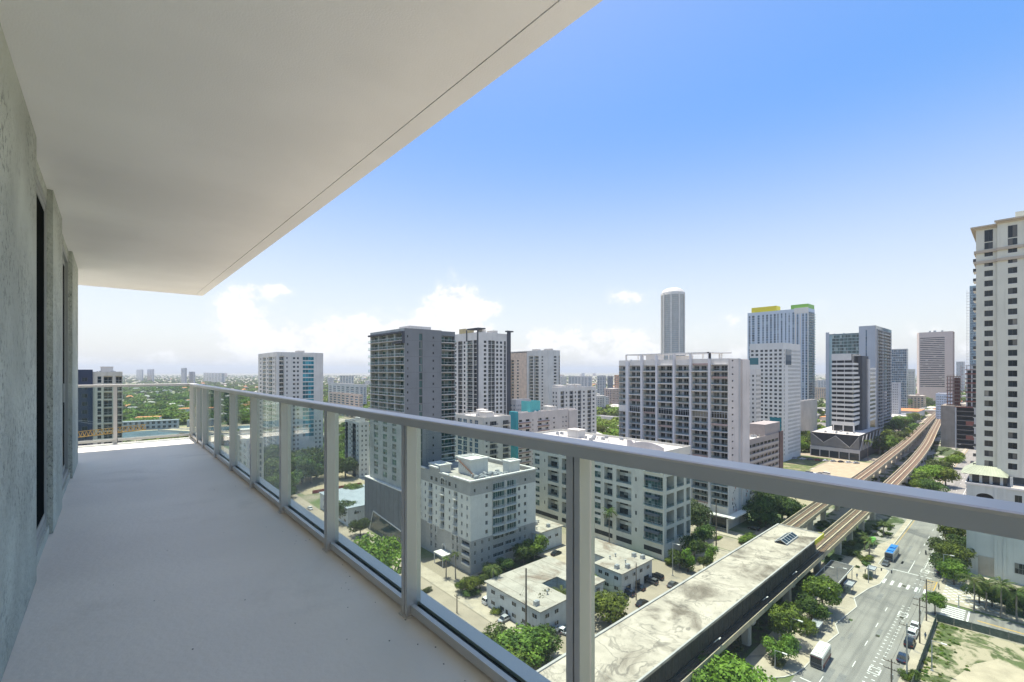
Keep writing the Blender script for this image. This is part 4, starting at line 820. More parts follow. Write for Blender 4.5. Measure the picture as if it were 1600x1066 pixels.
for z in (22, 25.5, 29): b.box(x0 - .12, x0 - .051, Yat(1221, x0), Yat(1203, x0), z, z + .3)
bl.face('S', x0, x1, 0, zt, [(a, c, dict(wv, mul=0)) for a, c in even(x0 + 10, x1 - .5, 13, .42)] + S_(bl, [(1225, 1226)], dict(wv, mul=0)), f, 'wall', vw)
b = bl.mb('corner_glazing', G_BLUE); b.box(Xat(1227.5, y0), Xat(1236, y0), y0 - .2, y0 - .02, f[n - 4], f[n - 1] + 2.8)
bl.shell(0, zt, 'wall', vw, M_RWHITE); bl.done(0)
auto('low_block', 'windowless pale box building with dark end, at the foot of the white grid hotel', 1237, 430, 1228, 1277, 629, M_WHITE, 0, 0, cat='building', roof=M_RWHITE)
auto('apartment_block', 'slim white block squeezed between the framed condominium and the grid hotel', 1181, 296, 1166, 1189, 577, M_WHITE, 2, 4, fh=3.0, gl=G_DARK, kS=dict(fr=FR_D))

# X: glass and grey twin tower
x0, x1, y0, y1 = boxfrom(1368, 450, 1342, 1393); zt = Zat(508.5, x0, y0); xg = mat('wall_x_grey', (.42, .45, .49), .7, var=.05, scale=.08, streak=.15)
bl = Bld('apartment_tower', 'tall grey tower with glass wing on its left and balconies on its right flank', x0, x1, y0, y1); f = fl(.4, 3.3, int(zt / 3.3) - 1)
bl.face('W', y0, y1, 0, zt, W_(bl, [(1352.5, 1354.6)], dict(k='win', s=.1, h=3.1, mul=0, gl=G_BLUE, fr=FR_D)), f, 'wall', xg)
bl.face('S', x0, x1, 0, zt - 3, S_(bl, [(1372, 1379), (1380.5, 1391.5)], dict(k='log', s=.15, h=2.9, d=1.6, gl=G_DARK, rail=None, wins=((.1, .9, .05, 2.4),), proj=1.1, smat=M_LGREY)), f, 'flank_wall', wallm('mid_grey', (.25, .27, .31)))
b = bl.mb('crown_glass', G_BLUE); b.box(x0, x1, y0 + .0, y0 + .2, zt - 3, zt - .01)
b = bl.mb('white_corner', M_LGREY); b.box(x0 - .3, x0 + 1.5, y0 - .5, y0 - .01, 0, zt - 3.2)
bl.shell(0, zt, 'wall', xg, M_RGRAV)
gx, gy0, gy1 = x0 + 8, y1, Yat(1290.5, x0 + 8); zg = Zat(520, gx, gy0); gg = mat('wall_glassy', (.30, .42, .44), .3, var=.1, scale=.1)
bl.face('W', gy0, gy1, 0, zg, [(a, c, dict(k='win', s=.15, h=2.9, gl=G_GREEN, mul=1, fr=FR_G, d=.05)) for a, c in even(gy0 + .5, gy1 - 5.5, 7, .94)], f, 'glass_wing', gg, at=gx)
b = bl.mb('wing_side', xg); b.box(gx - .8, gx - .01, gy1 - 3, gy1, 0, zg + 2); b.box(gx, gx + 20, gy0, gy1, zg - 1, zg - .4); b.box(gx + 20, gx + 20.3, gy0, gy1, 0, zg)
roofstuff(bl, zg - .4, 8, 8, 0, (gx + 2, gx + 16, gy0 + 2, gy1 - 2)); bl.done(0)

# Y: striped office on a black faceted podium
x0, x1, y0, y1 = boxfrom(1336.5, 365, 1300, 1366); zt = Zat(552.5, x0, y0)
bl = Bld('office_tower', 'white and black striped office tower rising from a faceted black podium', x0, x1, y0, y1); blk = mat('glass_band_black', (.02, .022, .025), .15, var=.2)
z0_ = 25.; nb_ = 14; st_ = (zt - 5.5 - z0_) / nb_
b = bl.mb('glass_band', blk); b.box(x0, x1 - 40, y0 + 2, y1, z0_ - 12, zt - .2)
b = bl.mb('white_band', M_WSLAB); b.box(x0 - .6, x0 + 18, y0 + 2.5, y1 + .2, zt - 5.4, zt)
for k in range(nb_): z = z0_ + st_ * k; off_ = (k % 2) * 0; b.box(x0 - .6, x0 + 18, y0 + 1.6 - (.9 if k < 11 else 0), y1 + .2, z, z + st_ * .48)
b = bl.mb('window_divider', M_WSLAB)
for k in range(1, 3): yy = y0 + 2 + (y1 - y0) * k / 3; b.box(x0 - .1, x0 - .01, yy - .15, yy + .15, z0_, zt - 5)
b = bl.mb('dark_slot', M_CHAR); b.box(x0 + 18.01, x0 + 40, y0 - 1, y0 + 12, z0_ - 13, zt - 1.5)
b = bl.mb('grey_pier', M_LGREY); b.box(x0 + 34, x0 + 41, y0 - 2, y0 + 8, z0_ - 13, zt - 4)
b = bl.mb('side_block', blk); b.box(x0 + 42, x0 + 66, y0 - 1, y0 + 12, z0_ - 13, zt - 11)
b = bl.mb('side_band', M_WSLAB)
for k in range(nb_ - 1): z = z0_ + st_ * k; b.box(x0 + 41.5, x0 + 66.4, y0 - 1.6, y0 + 12.4, z, z + st_ * .45)
b = bl.mb('stilt', M_WSLAB)
for yy in (y0 + 1, y0 + 8, y1 - 1): b.box(x0 - .5, x0 + .4, yy - .4, yy + .4, 19, z0_)
b.box(x0 - .6, x0 + 18, y0 + 1, y1 + .2, z0_ - 1.2, z0_ - .01)
X0, Y0, Y1, X1 = 425., 84., 116., 500.; b = bl.mb('podium', mat('podium_black', (.035, .036, .04), .6)); b.box(X0, X1, Y0, Y1, 0, 18.9)
b = bl.mb('podium_roof', M_RWHITE); b.quad((X0 + .4, Y0 + .4, 18.95), (X1, Y0 + .4, 18.95), (X1, Y1 - .4, 18.95), (X0 + .4, Y1 - .4, 18.95))
b = bl.mb('podium_facet', mat('facet_grey', (.20, .20, .205), .5, var=.1))
zz = [(Y1, 18.9), (Y1 - 9, 11.5), (Y1 - 17, 17.5), (Y0 + 6, 9.5), (Y0, 18.5)]
for k in range(4):
    (a, za), (c, zc) = zz[k], zz[k + 1]; b.poly([(X0 - .02, a, 8.2), (X0 - .02, c, 8.2), (X0 - .9, c, zc), (X0 - .9, a, za)])
for k in range(6): xa = X0 + 12 * k; b.poly([(xa, Y0 - .02, 7), (xa + 12, Y0 - .02, 7), (xa + 6, Y0 - 1.2, 18.5)])
b = bl.mb('podium_trim', M_LGREY)
for k in range(4):
    (a, za), (c, zc) = zz[k], zz[k + 1]; b.bar((X0 - .95, a, za), (X0 - .95, c, zc), .3)
for k in range(6): xa = X0 + 12 * k; b.bar((xa, Y0 - .1, 7), (xa + 6, Y0 - 1.25, 18.5), .3); b.bar((xa + 12, Y0 - .1, 7), (xa + 6, Y0 - 1.25, 18.5), .3)
b.box(X0 - .5, X0 - .03, Y0, Y1, 5.4, 8.1)
for k in range(6): yy = Y0 + (Y1 - Y0) * k / 5; b.box(X0 - .6, X0 - .05, yy - .25, yy + .25, 0, 8.15)
bl.mb('shop_glass', G_DARK).box(X0 - .025, X0 - .01, Y0 + .5, Y1 - .5, .3, 5.3)
roofstuff(bl, 19, 8, 6, 0, (X0 + 4, X0 + 20, Y0 + 4, Y1 - 4)); bl.done()

# Z: brown office beside the condominium
x0, y0 = 236., 93.6; x1 = Xat(1222, y0); zt = Zat(688, 241, y0); zw = mat('wall_brown_grey', (.34, .30, .28), .85, var=.06, streak=.2)
bl = Bld('office_block', 'brown grey office block with ribbon windows and cluttered white roof right of the condominium', x0, x1, y0, y0 + 22); f = fl(.2, 3.4, 9)
bl.face('S', x0, x1, 0, zt, [(a, c, dict(k='win', s=1.3, h=1.5, mul=2, fr=FR_D, d=.3)) for a, c in even(x0 + .5, x1 - 6, 9, .86)], f, 'wall', zw)
bl.shell(0, zt, 'wall', zw, M_RWHITE, W=False); b = bl.mb('pale_band', wallm('band_beige', (.46, .42, .38)))
for z in f: b.box(x0, x1 - 5.5, y0 - .25, y0 - .01, z + .2, z + 1.1)
bl.mb('end_pier', mat('wall_dark_brown', (.14, .09, .08), .8)).box(x1 - 5, x1 + .3, y0 - .5, y0 - .01, 0, zt + .5)
xa = Xat(1197, y0); bl.mb('lift_tower', zw).box(xa, x1 - 2, y0 + .5, y0 + 9, zt - .5, zt + 5.8); roofstuff(bl, zt - .9, 34, 77, 0, (x0 + 4, xa - 1, y0 + 2, y0 + 20)); bl.done(200)

# AA: round tower
xc, yc = P(1051.5, 700); t = thing('round_tower', 'very tall round white tower rising behind the framed condominium', 'building', (xc, yc, 0)); zt = Zat(462, xc, yc); R = 17.6
b = MB(); n = 40; b.prism([(xc + (R - 1.3) * math.cos(q), yc + (R - 1.3) * math.sin(q)) for q in np.linspace(0, 2 * math.pi, n + 1)[:-1]], 0, zt + 2); b.obj('wall', wallm('tower_glassy', (.50, .52, .52)), t)
b = MB(); b2 = MB()
for k in range(int(zt / 3.05)):
    z = 1 + 3.05 * k; pts = [(xc + R * math.cos(q), yc + R * math.sin(q)) for q in np.linspace(0, 2 * math.pi, n + 1)[:-1]]; b.prism(pts, z, z + .45); 
    for q in range(n):
        if q % 5 in (1, 2): p0, p1 = pts[q], pts[(q + 1) % n]; b2.quad((*p0, z + .45), (*p1, z + .45), (*p1, z + 1.3), (*p0, z + 1.3))
b.obj('balcony_slab', M_WSLAB, t, kind='stuff'); b2.obj('balcony_railing', M_LGREY, t, kind='stuff')
b = MB()
for k in range(9): q = 2 * math.pi * k / 9; b.cbox((xc + (R - .4) * math.cos(q), yc + (R - .4) * math.sin(q), 0), (1.2, 2.0, zt + 3), q)
b.obj('pier', M_WSLAB, t)
b = MB(); pr = [(R, zt - .5), (R - .6, zt + 4), (R - 3, zt + 8), (R - 8, zt + 10.3), (0, zt + 11)]; 
for (ra, za), (rb, zb) in zip(pr[:-1], pr[1:]):
    for q in range(n): q0, q1 = 2 * math.pi * q / n, 2 * math.pi * (q + 1) / n; b.quad((xc + ra * math.cos(q0), yc + ra * math.sin(q0), za), (xc + ra * math.cos(q1), yc + ra * math.sin(q1), za), (xc + rb * math.cos(q1), yc + rb * math.sin(q1), zb), (xc + rb * math.cos(q0), yc + rb * math.sin(q0), zb))
b.obj('domed_crown', M_WSLAB, t)

# T: brown slab tower
x0, y0 = P(1489, 930); y1 = Yat(1436, x0); zt = Zat(517.5, x0, y0); tw = mat('wall_brick_pink', (.58, .46, .41), .85, var=.04)
bl = Bld('office_tower', 'pinkish brown slab tower with stacked horizontal ribbon windows, far right', x0, x0 + 30, y0, y1); f = [zt - 14 - 3.9 * k for k in range(27)][::-1]
bl.face('W', y0, y1, 0, zt, [(Yat(1476, x0), Yat(1437.5, x0), dict(k='win', s=.8, h=1.9, mul=8, fr=FR_D, d=.5))], [z for z in f if z > 25], 'wall', tw); bl.shell(0, zt, 'wall', tw, M_RGRAV)
b = bl.mb('end_wall', mat('wall_brick_light', (.66, .55, .49), .85)); xb = x0 + 22; b.quad((x0, y1, 0), (xb, y1 + 6, 0), (xb, y1 + 6, zt), (x0, y1, zt)); b.poly([(x0, y1, zt), (xb, y1 + 6, zt), (xb, y1, zt)])
b = bl.mb('plant_room', M_MECH); b.box(x0 + 5, x0 + 9, y0 + 15, y0 + 18, zt, zt + 3); b.box(x0 + 5, x0 + 9, y0 + 26, y0 + 30, zt, zt + 3.5); b.box(x0 + 5, x0 + 8, y1 - 18, y1 - 15, zt, zt + 3); bl.done(0)
auto('glass_tower', 'blue glass office tower just right of the grey twin tower', 1417, 760, 1390, 1419, 545, M_LGREY, 9, 1, fh=4, fw=.96, wh=3.5, sill=.3, gl=G_BLUE, kW=dict(d=.05))
auto('parking_garage', 'low patterned white garage beside the pinkish brown slab tower', 1429, 820, 1409, 1430, 577, M_WHITE, 9, 0, fh=3.2, fw=.5, wh=1.8, sill=.8)
auto('low_block', 'low grey building at the foot of the blue glass office tower', 1404, 620, 1388, 1408, 598, M_LGREY, 5, 0, fh=3.4)
auto('hotel', 'low white hotel with small blue sign behind the concrete construction frame', 1483, 560, 1462, 1488, 615.5, mat('wall_cold_white', (.60, .63, .70), .8), 7, 0, fh=3.1)
auto('glass_tower', 'slim blue glass tower rising behind the cream tower at right', 1527, 640, 1515, 1545, 446, mat('wall_blue_tint', (.2, .36, .42), .3), 5, 2, fh=3.6, fw=.9, wh=3.1, sill=.3, gl=G_BLUE, kW=dict(d=.05))
x0, y0 = P(1516, 630); t = thing('scaffold_tower', 'white hoist mast and scaffold climbing the slim blue glass tower', 'scaffold', (x0, y0, 0)); b = MB(); zt = Zat(453, x0, y0)
for q in (0, 3.2): b.bar((x0 - 1, y0 + q, 0), (x0 - 1, y0 + q, zt), .25)
for k in range(int(zt / 4)): b.box(x0 - 2.6, x0 + .2, y0 - .4, y0 + 3.8, 4 * k, 4 * k + .22)
b.obj('mast', M_LGREY, t)

# R: construction frame
x0, y0 = 561., Yat(1545, 561.); y1 = Yat(1470, x0); conc = mat('raw_concrete', (.27, .235, .20), .9, var=.12, scale=.2, streak=.4); rust = mat('shoring_rust', (.22, .07, .05), .8, var=.3, scale=1.5)
t = thing('construction_frame', 'open concrete frame of a building under construction, left of the cream tower', 'building', (x0 + 15, y0 + 20, 0))
zt = Zat(634, x0, y1); b = MB(); bs = MB(); bd = MB(); n = 9
for k in range(n + 1): z = zt * k / n; b.box(x0, x0 + 34, y0, y1 - 9, z - .35, z)
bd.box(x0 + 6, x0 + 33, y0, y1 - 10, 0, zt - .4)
for yy in [y1 - 9.6 - 12 * k for k in range(8) if y1 - 9.6 - 12 * k > y0]: bs.box(x0 - .1, x0 + .8, yy - .5, yy + .5, 0, zt - .36)
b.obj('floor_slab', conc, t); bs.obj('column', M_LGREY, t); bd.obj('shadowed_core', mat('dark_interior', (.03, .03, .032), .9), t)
b = MB(); b.box(x0, x0 + 34, y1 - 8.9, y1, 0, zt + .2); b.obj('shear_wall', conc, t)
b = MB(); b.box(x0 - .3, x0 - .05, y0, y1 - 9, zt - .9, zt - .1); b.box(x0 + .2, x0 + 3, y1 - 30, y1 - 16, zt * 2 / n + .02, zt * 3 / n - .4); b.box(x0 + .2, x0 + 3, y1 - 30, y1 - 16, zt * 5 / n + .02, zt * 6 / n - .4); b.obj('shoring', rust, t)
tx0 = x0 + 1; ty1 = Yat(1508, tx0); ztt = Zat(566, tx0, ty1); m = int((ztt - zt) / 4)
b = MB(); bc = MB(); br_ = MB(); bd = MB()
for k in range(1, m + 1): z = zt + 4 * k; b.box(tx0, tx0 + 24, y0, ty1, z - .3, z)
for yy in np.linspace(y0 + 1, ty1 - 1, 5): bc.box(tx0 + .2, tx0 + 1, yy - .4, yy + .4, zt + .01, zt + 4 * m - .31)
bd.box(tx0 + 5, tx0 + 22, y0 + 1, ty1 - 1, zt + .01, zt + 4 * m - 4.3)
for k in range(m): 
    br_.box(tx0 - .3, tx0 - .05, y0, ty1, zt + 4 * k + .3, zt + 4 * k + 1.3 if k % 2 else zt + 4 * k + .7)
for q in range(14): yy = y0 + (ty1 - y0) * q / 13; br_.box(tx0 + .5, tx0 + .62, yy, yy + .12, zt + 4 * m - 3.9, zt + 4 * m + 1.6)
for z in range(int(zt) + 2, int(zt + 4 * m), 3): 
    br_.bar((tx0 - 1, ty1 + 2.5, z), (tx0 - 1, ty1, z), .18); br_.bar((tx0 + 10, ty1 + 2.5, z), (tx0 - 1, ty1 + 2.5, z), .18)
br_.bar((tx0 - 1, ty1 + 2.5, zt), (tx0 - 1, ty1 + 2.5, zt + 4 * m), .2)
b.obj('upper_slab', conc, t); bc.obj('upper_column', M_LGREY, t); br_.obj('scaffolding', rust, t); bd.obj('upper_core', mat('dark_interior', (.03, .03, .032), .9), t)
# lower open decks between the shear wall and the garage
b = MB(); bc = MB()
for k in range(9): z = zt + .25 + 3.2 * k; b.box(x0 + 6, x0 + 16, ty1 + 3.5, y1 - 3, z, z + .7)
for yy in np.linspace(ty1 + 4, y1 - 4, 5): bc.box(x0 + 6.1, x0 + 6.6, yy, yy + .5, zt + .96, zt + 25.8)
bd = MB(); bd.box(x0 + 9, x0 + 15, ty1 + 4, y1 - 8, zt + .02, zt + 25); bd.obj('netting', mat('netting_brown', (.10, .06, .05), .9, var=.5, scale=.6), t)
for q in range(9): yy = ty1 + 4 + (y1 - 8 - ty1) * q / 8; bc.box(x0 + 5.6, x0 + 5.75, yy, yy + .15, zt + .3, zt + 28)
b.obj('open_deck', conc, t); bc.obj('deck_post', rust, t)

# low buildings near the station
lowm = mat('wall_low_white', (.55, .57, .56), .85, var=.08, scale=.4, streak=.5); M_ROOFW = mat('roof_membrane', (.38, .345, .29), .9, var=.12, scale=.35, dirt=(.22, .17, .13), dscale=.14, dlo=.50, dhi=.70)
M_SEAM = mat('roof_seam', (.27, .24, .20), .9, var=.2)
def low(name, label, fp, z, wins, roofm=M_ROOFW, wm=lowm, cat='building', eave=.5):
    cx = sum(p[0] for p in fp) / len(fp); cy = sum(p[1] for p in fp) / len(fp); t = thing(name, label, cat, (cx, cy, 0)); b = MB(); n = len(fp)
    for k in range(n): a, c = fp[k], fp[(k + 1) % n]; b.quad((*a, 0), (*c, 0), (*c, z - .3), (*a, z - .3))
    b.obj('wall', wm, t)
    r = MB(); e = []
    for k in range(n):
        p, a, c = Vector(fp[k]), Vector(fp[k - 1]), Vector(fp[(k + 1) % n]); d1 = (p - a).normalized(); d2 = (c - p).normalized(); n1 = Vector((d1.y, -d1.x)); n2 = Vector((d2.y, -d2.x)); e.append(tuple(p + (n1 + n2) * eave))
    r.prism(e, z - .299, z); r.poly([(x, y, z - .299) for x, y in e][::-1]); r.obj('roof', roofm, t)
    off = Vector((cx, cy, 0)); x_0 = min(p[0] for p in fp); x_1 = max(p[0] for p in fp); y_0 = min(p[1] for p in fp); y_1 = max(p[1] for p in fp)
    if y_1 < 150:
        for k in range(int((x_1 - x_0) / 4)): sm = MB(); xx = x_0 + 4 * k + 2; sm.box(xx, xx + .1, (y_0 if not (90 < xx < 101 and x_0 < 100) else 93.5) + .3 if x_0 < 115 or xx > 122 else y_0 + .3, (y_1 if x_0 != 115.7 or xx > 122.2 else 90.7) - .2, z + .002, z + .03); sm.obj('roof_seam', M_SEAM, t)
        rr = random.Random(int(cx))
        for k in range(7):
            x, y = rr.uniform(x_0 + 1, x_1 - 1), rr.uniform(y_0 + 1, y_1 - 1)
            if (90 < x < 102 and y < 94 and x_0 < 100) or (x < 123 and y > 90 and x_0 > 110 and x_0 < 117): continue
            ref('roof_vent', MESHC['vent'], t, (x - cx, y - cy, z)) if k % 2 else ref('air_conditioner', MESHC['ac'], t, (x - cx, y - cy, z))
    for (face, u, pl, zz_, w, h, nm) in wins:
        pos = (pl, u, zz_) if face == 'W' else (u, pl, zz_); ref(nm, win_mesh(w, h, 1, 0, FR_W if nm == 'window' else FR_D, G_DARK), t, Vector(pos) - off, 0 if face == 'S' else -math.pi / 2)
    return t
ws = [('W', y, 81.98 - .05, zz_, 1.8, 1.2, 'window') for y in (84, 88, 92, 97, 101) for zz_ in (1.2, 4.3)] + [('S', x, 81.95 - .05, zz_, 1.6, 1.2, 'window') for x in (84.5, 88, 102, 105.5) for zz_ in (1.2, 4.3)] + [('W', 86, 81.93, 0.1, 1., 2.1, 'door'), ('W', 95, 81.93, .1, 1., 2.1, 'door')]
low('low_apartments', 'two storey white building with a flat roof wrapped round a palm court', [(82, 82), (92.5, 82), (92.5, 93), (100, 93), (100, 82), (108, 82), (108, 104), (82, 104)], 7., ws)
ws = [('W', y, 115.65, zz_, 1.6, 1.2, 'window') for y in (83, 86.5, 89) for zz_ in (1.2, 4.3)] + [('S', x, 80.85, 4.3, 1.6, 1.2, 'window') for x in (118, 122, 126, 130)] + [('S', x, 80.85, .1, 2.6, 2.4, 'door') for x in (119, 124, 129)]
low('low_apartments', 'two storey white building with a stained flat roof beside the parked cars', [(115.7, 81), (132.4, 81), (132.4, 106), (122, 106), (122, 91), (115.7, 91)], 7., ws)
low('garage_shed', 'flat roofed grey shed behind the trees at the end of the nine storey block', [(119, 121), (133, 121), (133, 136), (119, 136)], 7.5, [('S', x, 120.95, 3.8, 1.8, 1.2, 'window') for x in (122, 126, 130)])
low('low_building', 'white two storey building with pale blue flat roof left of the dark podium', [(64 + 14, 197), (108, 197), (108, 232), (78, 232)], 8., [('W', y, 77.9, zz_, 2.4, 1.3, 'window') for y in (200, 206, 212, 218, 226) for zz_ in (1.2, 4.6)] + [('S', x, 196.9, 4.6, 2.4, 1.3, 'window') for x in (82, 88, 95, 102)], roofm=mat('roof_pale_blue', (.30, .34, .37), .8, var=.1))
# white slim block with dark balconies (seen through the glass)
x0, x1, y0, y1 = boxfrom(561, 290, 539, 577); zt = Zat(660, x0, y0); bl = Bld('apartment_block', 'slim white block with black framed balconies and busy roof, left of the slate grey tower', x0, x1, y0, y1); f = fl(.2, 3.1, int(zt / 3.1))
bl.face('W', y0, y1, 0, zt, W_(bl, [(540, 543.5), (551, 556)], dict(k='log', s=.1, h=2.6, d=.8, bm=ch, rm=ch, wins=((.1, .9, .02, 2.2),), proj=1.0, smat=M_CHAR, rail='bars', rmat=FR_D)) + W_(bl, [(546, 547.5), (558, 559.5)], dict(k='win', s=.8, h=1.4, mul=0)), f, 'wall', M_WHITE)
bl.face('S', x0, x1, 0, zt, S_(bl, [(565, 567), (571, 573)], dict(k='win', s=.8, h=1.4, mul=0)), f, 'wall', M_WHITE); bl.shell(0, zt, 'wall', M_WHITE, M_RWHITE); roofstuff(bl, zt - .9, 16, 13, 2); bl.done(200)
# small block by the street, seen between the far posts
auto('apartment_block', 'five storey white block with brown roof boxes by the street, behind the far railing posts', 386, 232, 366, 412, 686, M_WHITE, 3, 3, fh=3.1, fw=.55, wh=2.0, sill=.5, gl=G_BLUE, ac=3, big=1, limit=200)
# distant blocks one can tell apart
far = [('white office block with dark blue windows far beyond the teal banded tower', 562, 800, 513, 573, 601, M_WHITE, 7, 2), ('peach apartment block in the middle distance left of the slate grey tower', 561, 640, 514, 567, 617, mat('wall_peach', (.64, .49, .38), .85), 7, 2),
       ('pale block with flat roof far behind the peach apartments', 549, 1200, 531, 553, 587, M_WHITE, 4, 1), ('twin blue grey towers on the left horizon', 289, 2300, 283, 292, 575, M_LGREY, 3, 1), ('blue grey slab beside the twin towers on the left horizon', 303, 2300, 295, 305, 581, M_LGREY, 3, 1),
       ('long low pale block on the horizon between the end rail and the teal banded tower', 345, 2600, 318, 352, 583, M_WHITE, 6, 1), ('pinkish block on the left horizon above the end rail', 238, 3000, 230, 241, 577, pk, 3, 1), ('mauve block on the far left horizon above the end rail', 222, 3000, 213, 224, 577.5, M_LGREY, 3, 1),
       ('low grey block on the horizon just right of the white joined slab', 918, 1500, 888, 925, 588, M_LGREY, 6, 1), ('orange brick block at the horizon left of the condominium', 966, 900, 960, 968, 586, mat('wall_orange', (.55, .33, .2), .85), 2, 1),
       ('pale blue tower at the horizon left of the condominium', 945, 1000, 933, 947, 587, M_LGREY, 3, 1), ('grey slab between the pale blue and orange blocks at the horizon', 956, 950, 949, 958, 588, wallm('mid_grey', (.25, .27, .31)), 3, 1), ('wide low white warehouse behind the trees left of the condominium', 962, 620, 930, 970, 652, M_WHITE, 0, 0),
       ('small tower seen against the sky right of the pinkish brown slab', 1506, 1500, 1494, 1508, 565, M_LGREY, 4, 1), ('faint block right of the pinkish brown slab behind the scaffolding', 1498, 1300, 1488, 1500, 590, M_WHITE, 4, 1),
       ('tan warehouse row between the blue tower and the grey twin tower', 1291, 1100, 1270, 1293, 606, mat('wall_tan_light', (.55, .42, .30), .85), 6, 0), ('dark roofed long shed between the blue tower and the grey twin tower', 1291, 1500, 1270, 1293, 594, M_LGREY, 5, 0)]
for (lab, pc_, d, pl_, pr_, yt, wm_, nW, nS) in far: auto('distant_block', lab, pc_, d, pl_, pr_, yt, wm_, nW, nS, fh=3.6, fw=.6, wh=2.0, gl=G_BLUE)
# riverside villa and terracotta roofs on the left
low('riverside_pavilion', 'long pale blue riverside building with glass terrace beyond the end railing', [(4, 680), (60, 668), (63, 682), (7, 694)], 10, [('S', 8 + 5 * k, 678.85 - 1.07 * k, 1.5 + 5 * j, 3.4, 3., 'window') for k in range(11) for j in (0, 1)], wm=mat('wall_blue_pale', (.40, .43, .43), .7), roofm=mat('roof_slate', (.20, .22, .23), .7, var=.15))
low('riverside_house', 'grey shed roofed house right of the pale blue riverside building', [(70, 676), (102, 668), (105, 680), (73, 688)], 8, [], wm=mat('wall_blue_pale', (.40, .43, .43), .7), roofm=mat('roof_slate', (.20, .22, .23), .7, var=.15))
TERR = mat('roof_terracotta', (.52, .22, .09), .9, var=.15)
low('villa', 'orange terracotta roofed villa among trees behind the pale blue riverside building', [(24, 760), (48, 752), (52, 770), (28, 778)], 8, [], roofm=TERR)
low('villa', 'long orange terracotta roof among trees left of the corner railing post', [(80, 880), (130, 862), (136, 884), (86, 902)], 9, [], roofm=TERR)
# ---------------- ground, streets, water ----------------
def gsheet(name, pts, z, m, th=None, **k):
    b = MB(); n = 1
    if th: b.prism(pts, z - th, z)
    else: b.poly([(x, y, z) for x, y in pts])
    return b.obj(name, m, **dict(dict(kind='structure'), **k))
def rect(x0, x1, y0, y1): return [(x0, y0), (x1, y0), (x1, y1), (x0, y1)]
M_GROUND = mat('city_ground', (.34, .29, .215), .95, var=.15, scale=.03, col2=(.10, .14, .045), thr=(.45, .6), dirt=(.44, .40, .34), dscale=.011, dlo=.53, dhi=.6)
M_ASPH = mat('asphalt_worn', (.25, .235, .21), .9, var=.09, scale=.12, dirt=(.135, .13, .125), dscale=.05, dlo=.52, dhi=.75, bump=.15, bscale=3)
def lanes(m):
    t = m.node_tree; b = t.nodes['Principled BSDF']; ge = N(t, 'ShaderNodeNewGeometry'); mp = N(t, 'ShaderNodeMapping'); mp.inputs['Scale'].default_value = (.02, .75, 1); t.links.new(ge.outputs['Position'], mp.inputs[0])
    n = N(t, 'ShaderNodeTexNoise'); n.inputs['Scale'].default_value = 1.; n.inputs['Detail'].default_value = 6; t.links.new(mp.outputs[0], n.inputs[0]); g = X(t, n.outputs[0]).ramp(.46, .66) * .5
    src = b.inputs['Base Color'].links[0].from_socket; mx = N(t, 'ShaderNodeMix', data_type='RGBA'); t.links.new(g.k, mx.inputs[0]); t.links.new(src, mx.inputs[6]); mx.inputs[7].default_value = (.13, .125, .115, 1); t.links.new(mx.outputs[2], b.inputs['Base Color'])
lanes(M_ASPH)
M_ASPL = mat('asphalt_pale', (.32, .27, .205), .9, var=.12, scale=.15, dirt=(.17, .16, .145), dscale=.07, dlo=.55, dhi=.75)
M_PAVE = mat('pavement_concrete', (.40, .345, .265), .9, var=.12, scale=.3, dirt=(.24, .22, .20), dscale=.15, dlo=.55, dhi=.7)
M_SOILD = mat('planting_soil', (.07, .065, .045), .95, var=.3, scale=.4, col2=(.06, .10, .03), thr=(.4, .6))
M_GRASS = mat('lawn_ground', (.10, .125, .04), .95, var=.25, scale=.5, dirt=(.26, .22, .13), dscale=.12, dlo=.5, dhi=.65)
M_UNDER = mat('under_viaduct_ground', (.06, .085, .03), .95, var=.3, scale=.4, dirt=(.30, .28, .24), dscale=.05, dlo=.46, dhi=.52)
M_PAINT = mat('road_paint', (.68, .67, .63), .8, var=.08, scale=1.5); M_PAINTY = mat('road_paint_yellow', (.60, .36, .05), .8, var=.1, scale=1)
M_SAND = mat('sandy_lot', (.42, .35, .25), .95, var=.14, scale=.25, dirt=(.10, .125, .045), dscale=.07, dlo=.52, dhi=.60, detail=9)
M_SANDL = mat('sandy_lot_plain', (.36, .30, .20), .95, var=.10, scale=.25)
M_WATER = mat('river_water', (.08, .12, .14), .6, var=.15, scale=.05, bump=.2, bscale=.6, spec=.05)
# the ground reaches the horizon; its cells grow with distance
def ground():
    g = [0]
    s = 50.
    while g[-1] < 16000: g.append(g[-1] + s); s *= 1.16
    g = np.array([-v for v in g[:0:-1]] + g); n = len(g); Xs, Ys = np.meshgrid(g + 60, g + 60, indexing='ij'); V = np.stack([Xs.ravel(), Ys.ravel(), np.zeros(n * n)], 1)
    i = np.arange(n * n).reshape(n, n); Q = np.stack([i[:-1, :-1], i[1:, :-1], i[1:, 1:], i[:-1, 1:]], -1).reshape(-1)
    o = np_obj('ground', V, Q, np.full((n - 1) ** 2, 4), [M_GROUND]); o['kind'] = 'structure'
ground()
Zr, Zp = .03, .16
def strip(name, pts, w0, w1, z, m, **k):
    """a sheet along a polyline between two offsets (left of travel positive)"""
    b = MB(); L = []; 
    for i, p in enumerate(pts):
        d = (Vector(pts[min(i + 1, len(pts) - 1)]) - Vector(pts[max(i - 1, 0)])).normalized(); nn = Vector((-d.y, d.x)); L.append((Vector(p) + nn * w0, Vector(p) + nn * w1))
    for i in range(len(L) - 1): a, c = L[i], L[i + 1]; b.quad((*a[0], z), (*c[0], z), (*c[1], z), (*a[1], z))
    return b.obj(name, m, kind='structure', **k)
gsheet('main_road', [(-100, 18.8), (1300, 18.8), (1300, 34.4), (-100, 34.4)], Zr, M_ASPH)
gsheet('cross_street', rect(171.5, 182.5, -120, 18.78), Zr, M_ASPH)
